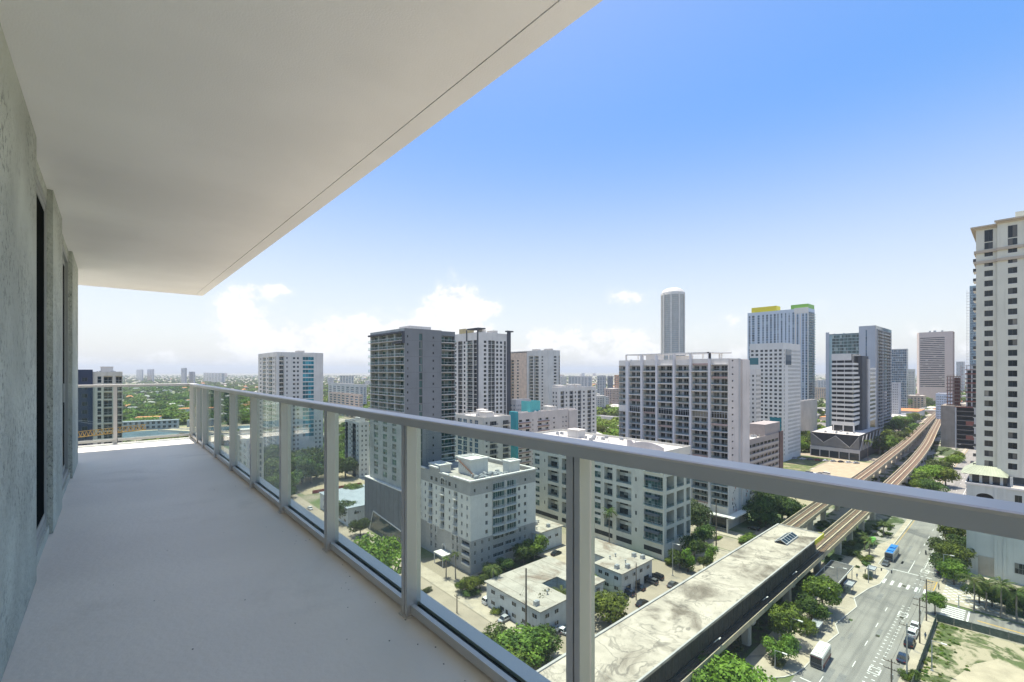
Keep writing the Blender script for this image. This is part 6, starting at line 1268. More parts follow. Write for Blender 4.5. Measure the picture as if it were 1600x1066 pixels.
def frond_mesh(L, m, droop=.9, w=.55, n=13, ang0=.7):
    b = MB(); pts = []
    for k in range(n + 1): s = k / n; a = ang0 - droop * s * 1.7; pts.append(((pts[-1][0] + L / n * math.cos(a)) if pts else .1, (pts[-1][1] + L / n * math.sin(a)) if pts else 0))
    for k in range(n):
        (x0, z0), (x1, z1) = pts[k], pts[k + 1]; ww = w * (math.sin(math.pi * min(1, (k + 1) / n * .93 + .03)) ** .6); xm = (x0 + x1) / 2
        for s in (-1, 1):
            b.poly([(x0, 0, z0), (xm, 0, (z0 + z1) / 2), (xm + .35, s * ww, (z0 + z1) / 2 - ww * .55), ]); b.poly([(xm, 0, (z0 + z1) / 2), (x1, 0, z1), (x1 + .3, s * ww * .93, z1 - ww * .5)])
    b.bar((pts[0][0], 0, pts[0][1]), (pts[n // 2][0], 0, pts[n // 2][1]), .06); return b
def palm_crown(name, nf, L, m, seed, droop=.9):
    r = random.Random(seed); out = MB()
    for k in range(nf):
        a = 2 * math.pi * k / nf * 2.4 + r.uniform(-.2, .2); f = frond_mesh(L * r.uniform(.8, 1.1), m, droop * r.uniform(.7, 1.2), .5, 11, r.uniform(-.2, 1.2)); ca, sa = math.cos(a), math.sin(a); i = len(out.v)
        out.v += [(x * ca - y * sa, x * sa + y * ca, z) for x, y, z in f.v]; out.f += [tuple(i + q for q in ff) for ff in f.f]; out.m += f.m
    return out.mesh(name, [m])
PALM = [palm_crown('crown', 22, 3.1, L_PALM, k) for k in range(3)]
b_ = MB(); b_.tube([(0, 0, 0), (.12, .05, 3), (.1, -.05, 6), (0, 0, 10)], [.26, .19, .17, .16], 8); PTR = b_.mesh('trunk', [M_PBARK])
def palm(x, y, h, label, s=1., group=None):
    t = thing('palm_tree', label, 'palm tree', (x, y, 0), group); rz = random.uniform(0, 6.28); ref('crown', PALM[int(x * 7) % 3], t, (0, 0, h), rz, (s, s, s)); ref('trunk', PTR, t, (0, 0, 0), rz, (1, 1, h / 10)); return t
# individually placed trees, each where the photograph shows it
def tp(px, py, zc, R, h, kind, label, **k): x, y = G(px, py, zc); return tree(x, y, R, h, kind, label, **k)
tree(58, 123, 8.4, 22, 'lime', 'large bright green tree at the street corner, seen through the third panel'); tree(54, 134, 7.4, 18, 'mid', 'rounded tree half behind the large bright green one')
tp(545, 792, 7, 5.4, 11, 'dark', 'dark tree shading the street in front of the blue roofed low building'); tp(563, 815, 6, 4.6, 9.5, 'dark', 'dark tree at the foot of the slate podium'); tp(553, 762, 8, 5, 11, 'mid', 'taller green tree between the slim block and the blue roofed building')
tp(775, 1000, 4.6, 6.2, 8.5, 'dark', 'dense dark green tree at the near left of the clump below the wide post'); tp(815, 1012, 4.6, 6.6, 9, 'mid', 'mid green tree in the centre of the clump below the wide post'); tp(848, 1000, 4.3, 5.6, 8, 'dark', 'rounded dark tree nearest the wide post in its clump'); tp(800, 1036, 4.3, 5.8, 7.5, 'mid', 'lowest tree of the clump beside the station roof corner')
tp(845, 940, 4.5, 3.8, 8.5, 'olive', 'thin olive tree against the white building with the palm court'); tp(952, 950, 4.2, 6.4, 8.5, 'mid', 'round leafy tree between the parked cars and the station roof, right of the wide post')
tp(925, 905, 4, 2.6, 6.5, 'mid', 'small green tree beside the stained roof building'); tp(1140, 1066, 5, 7.6, 11, 'lime', 'big bright green tree at the bottom edge beside the station'); tp(1098, 1098, 5, 5, 10, 'mid', 'tree behind the big bright green one at the bottom edge')
tp(1228, 972, 5.5, 5.0, 10, 'mid', 'leafy tree in front of the second station pier from the bottom'); tp(1219, 1008, 4, 3.8, 7.5, 'mid', 'lower tree beside the street lamp at the station'); tp(1285, 925, 5.5, 5.4, 10.5, 'mid', 'tree with a lamp post in front of it left of the bus shelter'); tp(1268, 945, 5, 4.8, 9, 'dark', 'darker tree beside the tree with the lamp post'); tp(1262, 978, 2.5, 2.3, 4.5, 'lime', 'small bushy tree close to the white shuttle bus stop')
for i, (px, py, R, h, kd, lab) in enumerate(((835, 850, 5, 10, 'mid', 'bright crowned tree at the alley end of the nine storey block'), (818, 862, 4, 8, 'dark', 'dark tree beside the bright crowned one in the alley'), (790, 878, 3.4, 6, 'dark', 'short dark alley tree midway along the nine storey block'), (768, 890, 3.2, 5.5, 'dark', 'dark alley tree behind the tall palm'), (750, 905, 3.2, 5.5, 'dark', 'lowest dark alley tree near the street end'),
      (735, 912, 3.0, 5.5, 'mid', 'green street tree at the corner of the nine storey block'), (722, 912, 2.6, 4.6, 'mid', 'small street tree left of the corner of the nine storey block'))): tp(px, py, h * .55, R, h, kd, lab)
tp(1090, 805, 9, 6.5, 16, 'olive', 'tall loose olive tree between the cream loft block and the condominium'); tp(1100, 832, 6, 5, 11, 'dark', 'dark spreading tree in front of the condominium canopy'); tp(1085, 852, 5, 5, 9, 'dark', 'dark tree beside the corner of the cream loft block'); tp(1062, 868, 4.5, 4.2, 8, 'dark', 'shaded tree against the base of the cream loft block')
tp(1075, 873, 4.6, 2.3, 9, 'slim', 'slim bright lime tree nearer the cream loft block'); tp(1112, 865, 4.6, 2.3, 8.6, 'slim', 'slim bright lime tree nearer the condominium, beside the tall pole'); tp(1100, 880, 3, 2.5, 6, 'dark', 'low dark tree between the two slim lime trees')
for i, (px, py, R, h) in enumerate(((1188, 792, 8, 16), (1206, 786, 8, 16), (1222, 790, 8, 15), (1234, 795, 7, 13), (1196, 804, 6, 11))): tp(px, py, h * .5, R, h, 'dark', ('leftmost', 'second from left', 'middle', 'rightmost', 'lowest')[i] + ' of the big shady trees between the condominium and the viaduct', group='shady trees behind the station roof')
# trees along the right side of the road and by the viaduct
for i, (px, py, R, h) in enumerate(((1492, 832, 5.5, 10), (1480, 850, 5.3, 10), (1494, 868, 5.5, 10), (1478, 878, 5, 9), (1491, 893, 4.4, 8), (1505, 845, 4.6, 9))): tp(px, py, h * .55, R, h, ('mid', 'dark')[i % 2], ('farthest', 'upper left', 'central', 'lower left', 'nearest', 'right hand')[i] + ' tree of the roadside row in front of the cream podium', group='roadside trees by the cream podium')
tp(1461, 940, 3.6, 2.9, 6.6, 'mid', 'small green tree at the fence corner beside the utility pole')
for i, (px, py, R, h) in enumerate(((1440, 752, 7, 12), (1452, 740, 8, 13), (1466, 728, 7.5, 13), (1478, 745, 7, 12), (1488, 718, 7, 12), (1458, 762, 6, 10), (1498, 712, 5, 9))): tp(px, py, h * .5, R, h, ('mid', 'lime', 'dark')[i % 3], ('leftmost', 'second', 'third', 'fourth', 'fifth', 'lowest', 'rightmost')[i] + ' tree in the clump above the rail between viaduct and cream awning', group='trees between the viaduct and the cream tower')
for i, (px, py, h) in enumerate(((1521.7, 955, 8.6), (1540.5, 956, 8.2), (1564, 966, 9.2), (1589, 972, 8.4), (1612, 976, 9))):
    x, y = G(px, py); palm(x, y, h, ('leftmost', 'second', 'third', 'fourth', 'rightmost')[i] + ' of the bushy palms before the cream podium wall', 1.25, group='palms before the cream podium')
for i, (px, py, R, h) in enumerate(((1530, 925, 3.5, 7), (1550, 930, 3.5, 7), (1576, 935, 3.8, 7.5), (1600, 940, 4, 8))): tp(px, py, h * .5, R, h, 'dark', 'dark shrub tree behind the palms before the cream podium, ' + ('first', 'second', 'third', 'fourth')[i] + ' from the left', group='dark shrubs behind the palms')
x, y = G(770, 938); palm(x, y, 9.6, 'tall palm in front of the white building with the palm court'); x, y = G(712, 905); palm(x, y, 8.5, 'slender palm on the pavement in front of the nine storey block', .7); x, y = G(697, 903); palm(x, y, 6.5, 'short slender palm by the entrance awning of the nine storey block', .65)
palm(96, 87.5, 5.0, 'squat palm inside the courtyard of the white building', 1.5); x, y = G(952, 852); palm(x, y, 13.5, 'tall shaggy palm against the bays of the cream loft block', 1.1)
x, y = G(844, 760, 0); 
for i, (px, py) in enumerate(((1381, 838), (1376, 800), (1358, 868), (1351, 860))):
    x, y = G(px, py); palm(x, y, 5.5, ('palm by the pavement behind the blue bus', 'palm just below the rail beside the viaduct', 'palm next to the lime green canopy', 'low palm between the viaduct piers')[i], .9)
for i, (px, py) in enumerate(((1362, 702), (1375, 705), (1356, 712), (1390, 700))):
    x, y = G(px, py + 6); palm(x, y, 14, ('tall thin palm', 'second tall thin palm', 'third tall thin palm', 'fourth tall thin palm')[i] + ' along the flank of the faceted black podium', 1.5, group='tall thin palms by the black podium')
# hedges
bush(*G(1166, 845), 16, 4.5, 2.2, 'mid', 'clipped green hedge sloping down beside the station roof', -.02, cat='hedge'); bush(*G(1122, 842), 8, 2.6, 1.2, 'lime', 'yellow flowering bed beside the tall utility pole'); bush(*G(1047, 878, 1), 5, 4, 2.8, 'mid', 'green shrub by the corner of the cream loft block')
bush(*G(778, 957), 5.5, 4, 2.0, 'mid', 'clipped rounded hedge on the pavement beside the parked van', cat='hedge'); bush(*G(736, 930), 6, 5, 2.2, 'dark', 'dark hedge block by the street in front of the driveway', cat='hedge'); bush(*G(668, 925), 5, 2.2, 1.6, 'olive', 'sparse street hedge peeping over the outer rail'); bush(*G(505, 740), 20, 10, 4, 'lime', 'scrubby green growth at the edge of the small sandy lot')
rv_ = np.random.default_rng(4); pts_ = np.stack([rv_.uniform(192, 700, 900), rv_.uniform(36.8, 64, 900), np.full(900, .0)], 1); pts_ = pts_[(np.sin(pts_[:, 0] * .11) + np.cos(pts_[:, 1] * .5 + pts_[:, 0] * .04) > -.1) & ~((pts_[:, 0] > 255) & (pts_[:, 1] < 45))]
p2_ = np.stack([rv_.uniform(110, 176, 170), rv_.uniform(46, 59, 170), np.full(170, .0)], 1)
UNDER = np.concatenate([pts_, p2_])
for i, (px, py) in enumerate(((1325, 852), (1334, 868), (1352, 876), (1300, 886))): bush(*G(px, py), 6, 5, 2.6, ('mid', 'dark')[i % 2], ('leafy planting under the nearer viaduct by the pale slab', 'planting beside the dark entrance roof', 'planting on the corner facing the blue bus', 'dark planting at the pavilion wall')[i])
bush(*G(1356, 905), 3, 3, 1.8, 'olive', 'dry grassy clump on the kerb corner at the crossing'); bush(*G(1218, 1042), 3.4, 3, 2.2, 'olive', 'dry reddish shrub at the pavement corner beside the lamp'); bush(*G(1420, 1062), 4, 4, 3, 'mid', 'green weed clump against the lot fence near the bottom')
# middle distance trees
def cluster(pts, R, kinds, labf, group):
    order = sorted(range(len(pts)), key=lambda i: pts[i][0]); word = ('leftmost', 'second', 'third', 'fourth', 'fifth', 'sixth', 'seventh', 'eighth', 'ninth', 'tenth', 'eleventh', 'twelfth', 'thirteenth', 'fourteenth', 'fifteenth', 'sixteenth', 'seventeenth')
    for n_, i in enumerate(order): (px, py) = pts[i]; r_ = R * random.uniform(.8, 1.2); tp(px, py, r_ * .9, r_, r_ * 1.9, kinds[i % len(kinds)], labf + (', ' + word[n_] + (' of them' if n_ == 0 else ' from the left')), group=group)
cluster([(x, 712 + (x * 7 % 17)) for x in range(418, 505, 11)] + [(x, 733 + (x * 5 % 9)) for x in range(430, 500, 14)], 10, ('dark', 'dark', 'mid'), 'dark broad tree below the teal banded tower', 'grove at the foot of the teal banded tower')
cluster([(425 + 9 * k, 752 + 6 * (k % 3)) for k in range(4)], 6, ('dark', 'mid'), 'small roadside tree left of the small sandy lot', 'roadside trees left of the small sandy lot')
cluster([(520 + 7 * k, 668 + 7 * (k % 4)) for k in range(5)] + [(528 + 4 * k, 700 + 9 * (k % 4)) for k in range(4)], 8, ('mid', 'lime', 'dark'), 'tree in the green strip around the slim white block', 'trees around the slim white block')
cluster([(932 + 5.5 * k, 668 + 6 * (k % 4)) for k in range(7)] + [(905 + 8 * k, 690 + 3 * (k % 3)) for k in range(5)], 7, ('lime', 'mid'), 'bright tree in the gap left of the condominium', 'trees in the gap left of the condominium')
cluster([(1240 + 7 * k, 661 + 4 * (k % 3)) for k in range(6)] + [(1233 + 6 * k, 672 + 7 * (k % 3)) for k in range(6)] + [(1246 + 6 * k, 690 + 5 * (k % 2)) for k in range(4)], 7, ('mid', 'lime', 'dark'), 'tree on the lawn left of the faceted black podium', 'trees on the lawn by the black podium')
cluster([(1372 + 8 * k, 698 - 4 * k) for k in range(9)] + [(1380 + 8 * k, 672 - 3 * k) for k in range(7)], 8, ('dark', 'mid'), 'tree between the grey twin tower and the viaduct', 'trees between the twin tower and the viaduct')
cluster([(1399 + 8 * k, 628 + 2 * (k % 3)) for k in range(8)], 11, ('mid', 'dark'), 'tree in the far belt below the motorway flyover', 'trees below the motorway flyover')
# the far green city: trees and houses nobody could count
def gn_scatter(name, V, me, m_name, lo, hi, zs=1.):
    proto = bpy.data.objects.new('scatter_source', me)
    ob = bpy.data.objects.new(name, bpy.data.meshes.new(name)); COL.objects.link(ob); ob.data.vertices.add(len(V)); ob.data.vertices.foreach_set('co', np.ascontiguousarray(V, dtype=np.float32).ravel()); ob.data.update()
    ng = bpy.data.node_groups.new(name, 'GeometryNodeTree'); ng.interface.new_socket('Geometry', in_out='INPUT', socket_type='NodeSocketGeometry'); ng.interface.new_socket('Geometry', in_out='OUTPUT', socket_type='NodeSocketGeometry')
    gi = ng.nodes.new('NodeGroupInput'); go = ng.nodes.new('NodeGroupOutput'); ip = ng.nodes.new('GeometryNodeInstanceOnPoints'); oi = ng.nodes.new('GeometryNodeObjectInfo'); oi.inputs['Object'].default_value = proto; oi.inputs['As Instance'].default_value = True
    rv = ng.nodes.new('FunctionNodeRandomValue'); rv.inputs[2].default_value = lo; rv.inputs[3].default_value = hi; rr = ng.nodes.new('FunctionNodeRandomValue'); rr.inputs[2].default_value = 0; rr.inputs[3].default_value = 6.28; cx = ng.nodes.new('ShaderNodeCombineXYZ')
    sc_ = ng.nodes.new('ShaderNodeCombineXYZ'); mu = ng.nodes.new('ShaderNodeMath'); mu.operation = 'MULTIPLY'; mu.inputs[1].default_value = zs
    ng.links.new(gi.outputs[0], ip.inputs['Points']); ng.links.new(oi.outputs['Geometry'], ip.inputs['Instance']); ng.links.new(rr.outputs[1], cx.inputs[2]); ng.links.new(cx.outputs[0], ip.inputs['Rotation'])
    ng.links.new(rv.outputs[1], sc_.inputs[0]); ng.links.new(rv.outputs[1], sc_.inputs[1]); ng.links.new(rv.outputs[1], mu.inputs[0]); ng.links.new(mu.outputs[0], sc_.inputs[2]); ng.links.new(sc_.outputs[0], ip.inputs['Scale']); ng.links.new(ip.outputs[0], go.inputs[0])
    md = ob.modifiers.new('scatter', 'NODES'); md.node_group = ng; ob['kind'] = 'stuff'; ob['category'] = 'trees'; return ob
def far_pts(n, dmin, dmax, seed, keep):
    r = np.random.default_rng(seed); px = r.uniform(-150, 1750, n); d = dmin * (dmax / dmin) ** r.uniform(0, 1, n); t = (px - 800) / F; x, y = d * (SA + CA * t), d * (CA - SA * t)
    g = np.sin(x * .0061 + 1) * np.cos(y * .0047 + 2) + .6 * np.sin(x * .017 + y * .013) + .4 * np.cos(x * .031 - y * .027); k = keep(px, d, x, y, g, r.uniform(0, 1, n)); return np.stack([x[k], y[k], np.zeros(k.sum())], 1)
def clear(px, d, x, y, m=0.):
    ok = ~((x < 112) & (x > -60) & (y > 560) & (y < 700) & (y < 706)); ok &= ~((y > 15 - m) & (y < 95 + m) & (x < 1300)); ok &= ~((x > 58 - m) & (x < 80 + m) & (y < 640)); ok &= ~((x < 260) & (y > 540) & (y < 665) )
    for o in ROOTS:
        if o.get('category') in ('building', 'hotel'):
            c = o.location; ok &= ~((np.abs(x - c[0]) < 26) & (np.abs(y - c[1]) < 28))
    return ok
wood = lambda px, d, x, y, g, u: clear(px, d, x, y, 4) & (u < np.where(px < 600, .84, np.where(px < 1000, .42, .30)) * (.65 + .35 * (g > -.3)))
SM = {k: crown_mesh('far_crown', 5., 4.2, 260, 1.0, m, 6, 50 + i) for i, (k, m) in enumerate((('mid', L_MID), ('dark', L_DARK), ('lime', L_LIME)))}
for o_ in SM.values(): o_.transform(Matrix.Translation((0, 0, 3.4)))
gn_scatter('weeds', np.stack([rv_.uniform(78, 170, 260), 16 - np.abs(rv_.normal(0, 2.6, 260)), np.full(260, .05)], 1), SM['mid'], 'x', .03, .12, .6)['label'] = 'weeds growing along the fence of the sandy lot'
gn_scatter('undergrowth', UNDER, SM['dark'], 'x', .12, .34, .8)['label'] = 'low shrubs growing under and beside the railway viaducts'
for i, (k, n) in enumerate((('dark', 15000), ('mid', 14000), ('lime', 13000))):
    gn_scatter('distant_trees', far_pts(n, 390, 7000, 60 + i, wood), SM[k], k, .8, 2.0, .75)['label'] = ('dark', 'mid green', 'light green')[i] + ' treetops spreading over the suburbs to the horizon'
def houses(n, seed, dmin, dmax, keep, name, label, cols, hlo, hhi, wlo, whi, pitched):
    P_ = far_pts(n, dmin, dmax, seed, keep); r = random.Random(seed); b = MB(); 
    for x, y, _ in P_:
        w, l, h = r.uniform(wlo, whi), r.uniform(wlo, whi) * 1.3, r.uniform(hlo, hhi); a = r.choice((0, math.pi / 2)) + (r.uniform(-.1, .1) if x < 0 else 0); mi = r.randrange(len(cols) // 2)
        if pitched and r.random() < .7:
            b.cbox((x, y, 0), (w, l, h), a, mi * 2); co, si = math.cos(a), math.sin(a); f_ = lambda u, v, z: (x + u * co - v * si, y + u * si + v * co, z); W2, L2 = w / 2 + .5, l / 2 + .5
            e = [f_(-W2, -L2, h), f_(W2, -L2, h), f_(W2, L2, h), f_(-W2, L2, h)]; r0, r1 = f_(0, -L2 * .5, h + w * .22), f_(0, L2 * .5, h + w * .22)
            b.poly([e[0], e[1], r0], mi * 2 + 1); b.poly([e[1], e[2], r1, r0], mi * 2 + 1); b.poly([e[2], e[3], r1], mi * 2 + 1); b.poly([e[3], e[0], r0, r1], mi * 2 + 1)
        else: b.cbox((x, y, 0), (w, l, h), a, mi * 2); b.cbox((x, y, h), (w + .2, l + .2, .5), a, mi * 2 + 1)
    return b.obj(name, cols, kind='stuff', label=label, category='houses')
TER = mat('roof_terracotta', (.52, .22, .09), .9, var=.15); hw = mat('house_wall_white', (.60, .57, .52), .9, var=.1); hp = mat('house_wall_pink', (.52, .40, .33), .9, var=.1); gr2 = mat('roof_shingle_grey', (.22, .21, .20), .9, var=.15)
hk = lambda px, d, x, y, g, u: clear(px, d, x, y, 6) & (u < np.where(px < 600, .30, .62))
houses(2600, 5, 400, 6500, hk, 'distant_houses', 'small suburban houses among the trees out to the horizon', [hw, TER, hw, gr2, hp, M_RWHITE, hw, M_RWHITE], 3.5, 7, 9, 17, True)
hk2 = lambda px, d, x, y, g, u: clear(px, d, x, y, 10) & (u < np.where(px < 560, np.where(d < 2200, .0, .22), .8))
def mid_blocks(n, seed, dmin, dmax):
    """distant mid-rise blocks with window rows as real recess bands"""
    P_ = far_pts(n, dmin, dmax, seed, hk2); r = random.Random(seed); b = MB(); cols = [hw, M_RWHITE, hp, M_RWHITE, M_LGREY, M_RGRAV, G_DARK, G_BLUE]
    for x, y, _ in P_:
        w, l, h = r.uniform(16, 46), r.uniform(14, 30), r.choice((10, 12, 15, 20, 26, 34, 44)); mi = r.randrange(3); n_ = int(h / 3.3); b.box(x, x + w, y, y + l, 0, h, mi * 2); b.box(x + 1, x + w - 1, y + 1, y + l - 1, h, h + .3, mi * 2 + 1)
        if r.random() < .6: b.box(x + w * .3, x + w * .3 + 5, y + l * .3, y + l * .3 + 5, h + .31, h + 3.5, mi * 2)
        if math.hypot(x, y) < 2600:
            for k in range(n_):
                nn = int(l / 4.4)
                for q in range(nn): b.quad((x - .06, y + 1 + q * 4.4, 3.3 * k + 1), (x - .06, y + 3.2 + q * 4.4, 3.3 * k + 1), (x - .06, y + 3.2 + q * 4.4, 3.3 * k + 2.7), (x - .06, y + 1 + q * 4.4, 3.3 * k + 2.7), 6 + (q + k) % 2)
                nn = int(w / 4.4)
                for q in range(nn): b.quad((x + 1 + q * 4.4, y - .06, 3.3 * k + 1), (x + 3.2 + q * 4.4, y - .06, 3.3 * k + 1), (x + 3.2 + q * 4.4, y - .06, 3.3 * k + 2.7), (x + 1 + q * 4.4, y - .06, 3.3 * k + 2.7), 6)
    return b.obj('distant_blocks', cols, kind='stuff', label='low and mid-rise blocks scattered over the far city', category='buildings')
mid_blocks(330, 9, 700, 7000)
# ---------------- vehicles ----------------
M_TYRE = mat('tyre_rubber', (.02, .02, .02), .8); M_CGL = mat('car_glass', (.02, .025, .03), .08, var=.1, spec=.6); M_HL = mat('headlight_glass', (.6, .6, .58), .2); M_TL = mat('tail_light_red', (.35, .02, .02), .3)
def paint(n, c): return mat('car_paint_' + n, c, .25, var=.02, spec=.6)
PA = dict(white=paint('white', (.72, .72, .71)), silver=paint('silver', (.38, .39, .40)), black=paint('black', (.015, .016, .018)), navy=paint('navy', (.02, .035, .07)), grey=paint('grey', (.10, .105, .11)), red=paint('red', (.35, .03, .025)))
def loft(b, secs, mi=0, close=True):
    """secs: list of rings with equal counts"""
    i = len(b.v); n = len(secs[0])
    for s in secs: b.v += s
    for j in range(len(secs) - 1):
        for k in range(n): b.f.append((i + j * n + k, i + j * n + (k + 1) % n, i + (j + 1) * n + (k + 1) % n, i + (j + 1) * n + k)); b.m.append(mi)
    if close: b.f.append(tuple(i + k for k in range(n))[::-1]); b.f.append(tuple(i + (len(secs) - 1) * n + k for k in range(n))); b.m += [mi, mi]
def carmeshes(kind):
    L, Wd, Hh, bel = dict(sedan=(4.7, 1.82, 1.45, .92), suv=(4.7, 1.9, 1.75, 1.08), van=(5.1, 1.95, 2.0, 1.2))[kind]
    pr = dict(sedan=[(-.5, .55, .0), (-.47, .74, .9), (-.30, .9, 1), (-.1, .95, 1), (.2, .93, 1), (.36, .80, .98), (.47, .68, .92), (.5, .5, .8)], suv=[(-.5, .7, .9), (-.48, 1.02, .96), (-.3, 1.08, 1), (0, 1.08, 1), (.22, 1.06, 1), (.38, .95, .98), (.48, .82, .92), (.5, .6, .85)], van=[(-.5, .8, .95), (-.49, 1.15, .98), (-.3, 1.2, 1), (0, 1.2, 1), (.3, 1.16, 1), (.42, 1.02, .98), (.49, .85, .93), (.5, .6, .88)])[kind]
    b = MB(); secs = []
    for (fx, h, fw) in pr: w = Wd / 2 * max(fw, .88); x = fx * L; secs.append([(x, -w * .92, .28), (x, -w, .45), (x, -w, h - .14), (x, -w * .88, h), (x, w * .88, h), (x, w, h - .14), (x, w, .45), (x, w * .92, .28)])
    loft(b, secs); body = b.mesh('body', [PA['white']], smooth=False)
    cab = dict(sedan=[(-.36, .9, .93), (-.22, 1.38, .76), (-.05, 1.45, .76), (.1, 1.41, .76), (.27, .94, .90)], suv=[(-.47, 1.06, .93), (-.42, 1.68, .78), (-.05, 1.75, .79), (.12, 1.70, .79), (.30, 1.07, .92)], van=[(-.48, 1.18, .95), (-.46, 1.92, .82), (0, 2.0, .84), (.24, 1.92, .84), (.40, 1.15, .92)])[kind]
    g = MB(); secs = [[(fx * L, -Wd / 2 * fw * (1.0 if i in (0, 4) else 1.0), h) for _ in (0,)] + [(fx * L, Wd / 2 * fw, h)] for i, (fx, h, fw) in enumerate(cab)]
    bl_ = MB(); gl = MB(); n = len(cab); base = [(fx * L, Wd / 2 * .92, bel - .02) for fx, _, _ in cab]
    for i in range(n - 1):
        (fa, ha, wa), (fb, hb, wb) = cab[i], cab[i + 1]; tgt = gl if i in (0, n - 2) else bl_
        tgt.quad((fa * L, -Wd / 2 * wa, ha), (fb * L, -Wd / 2 * wb, hb), (fb * L, Wd / 2 * wb, hb), (fa * L, Wd / 2 * wa, ha))
        for s in (-1, 1): gl.quad((fa * L, s * Wd / 2 * wa, ha), (fb * L, s * Wd / 2 * wb, hb), (fb * L, s * Wd / 2 * .92, bel - .02), (fa * L, s * Wd / 2 * .92, bel - .02))
    for s in (-1, 1):
        for i in (1, 2, 3): fa, ha, wa = cab[i]; bl_.bar((fa * L, s * (Wd / 2 * wa + .005), ha), (fa * L + (.0 if i != 1 else -.3), s * (Wd / 2 * .925), bel), .07)
    roof = bl_.mesh('cabin_roof', [PA['white']]); glass = gl.mesh('window', [M_CGL])
    w = MB(); w.tube([(0, -.11, 0), (0, .11, 0)], [.33, .33], 12); w.tube([(0, -.12, 0), (0, .12, 0)], [.18, .18], 8, 1); wheel = w.mesh('wheel', [M_TYRE, M_MECH])
    h = MB(); h.box(-.03, .03, -.2, .2, 0, .13); hl = h.mesh('headlight', [M_HL]); tl_ = h.mesh('tail_light', [M_TL])
    return dict(L=L, W=Wd, body=body, roof=roof, glass=glass, wheel=wheel, hl=hl, tl=tl_, bh=pr[-2][1])
CM = {k: carmeshes(k) for k in ('sedan', 'suv', 'van')}; PC = {}
def car(x, y, rz, col, kind, label, group=None, z=.04):
    c = CM[kind]; t = thing('parked_car' if 'parked' in label else 'car', label, 'car', (x, y, z), group, rz)
    if (kind, col) not in PC:
        q = []
        for k in ('body', 'roof'): m = c[k].copy(); m.materials[0] = PA[col]; q.append(m)
        PC[kind, col] = q
    ref('body', PC[kind, col][0], t, (0, 0, 0)); ref('cabin_roof', PC[kind, col][1], t, (0, 0, 0)); ref('window', c['glass'], t, (0, 0, 0))
    for sx in (-.31, .32):
        for s in (-1, 1): ref('wheel', c['wheel'], t, (sx * c['L'], s * (c['W'] / 2 - .1), .33))
    for s in (-1, 1): ref('headlight', c['hl'], t, (.49 * c['L'], s * .6, c['bh'] - .18)); ref('tail_light', c['tl'], t, (-.495 * c['L'], s * .66, c['bh'] - .1))
    return t
UP, RT = 0., math.pi / 2     # facing +X (away up the road) / facing +Y
def cp(px, py, *a, **k): x, y = G(px, py, .6); return car(x, y, *a, **k)
cp(1026, 901, RT, 'black', 'suv', 'black parked car at the far end of the row beside the stained roof building', 'cars parked by the stained roof building'); cp(1017, 908, RT, 'grey', 'suv', 'dark grey car parked second from the far end beside the stained roof building', 'cars parked by the stained roof building')
cp(997, 917, RT, 'black', 'sedan', 'black parked car third in the row beside the stained roof building', 'cars parked by the stained roof building'); cp(980, 926, RT, 'navy', 'suv', 'dark parked car in the shadow at the near end of the row', 'cars parked by the stained roof building')
cp(1051, 913, UP, 'grey', 'sedan', 'grey parked car just left of the station roof edge, farther one'); cp(1003, 942, UP, 'black', 'sedan', 'black parked car just left of the station roof edge, nearer one'); cp(869, 864, UP, 'black', 'sedan', 'black parked car behind the white building with the palm court')
cp(790, 966, UP, 'silver', 'sedan', 'silver and dark parked car between the clipped hedge and the white building'); cp(766, 938, UP, 'white', 'van', 'white parked van on the driveway beside the tall palm'); cp(862, 988, RT + .3, 'grey', 'suv', 'grey parked car in the shade beside the wide post'); cp(876, 985, RT + .3, 'white', 'sedan', 'white parked car half behind the wide post')
cp(484, 794, RT, 'white', 'sedan', 'white car on the street below the small sandy lot'); cp(1245, 800, UP, 'white', 'sedan', 'white parked car under the shady trees, farther one'); cp(1234, 810, UP, 'silver', 'sedan', 'silver parked car under the shady trees, nearer one'); cp(1184, 812, UP + .1, 'grey', 'sedan', 'grey parked car in front of the condominium corner')
cp(1178, 826, RT, 'black', 'suv', 'black car on the condominium driveway by the hedge'); cp(1466, 888, UP, 'white', 'suv', 'white parked car beyond the crossing beside the roadside trees'); cp(1470, 893, UP, 'grey', 'sedan', 'grey parked car beside the white one beyond the crossing')
cp(1430, 977, UP, 'white', 'sedan', 'white parked car farthest along the kerb by the sandy lot fence', 'cars parked beside the sandy lot'); cp(1426, 989, UP, 'white', 'suv', 'white parked car with dark glass second along the kerb by the lot fence', 'cars parked beside the sandy lot')
cp(1421.5, 1004, UP, 'black', 'suv', 'large black parked car behind the white ones by the lot fence', 'cars parked beside the sandy lot'); cp(1410.5, 1027, UP, 'navy', 'sedan', 'dark blue parked car nearest by the lot fence', 'cars parked beside the sandy lot'); cp(1384, 880, UP + math.pi, 'grey', 'sedan', 'dark grey car waiting behind the blue bus')
for i in range(9): 
    px = 1242 + 12 * i; cp(px, 716 + .9 * i, UP - .6, ('silver', 'white', 'grey', 'red', 'white', 'silver', 'black', 'white', 'silver')[i], 'sedan', ('silver', 'white', 'dark grey', 'red', 'second white', 'second silver', 'black', 'third white', 'last silver')[i] + ' parked car in the row before the faceted black podium, counted from the left', 'cars before the black podium')
for i in range(7): cp(1236 + 9 * i, 741 - 1.2 * (i % 2), RT, ('white', 'silver', 'white', 'grey', 'white', 'silver', 'white')[i], 'van' if i % 3 == 0 else 'sedan', ('white parked van at the left end', 'first silver parked car', 'second parked car, white,', 'grey parked van in the middle', 'white parked car just right of the middle', 'second silver parked car', 'white parked van at the right end')[i] + ' of the construction yard above the rail', 'vehicles in the construction yard')
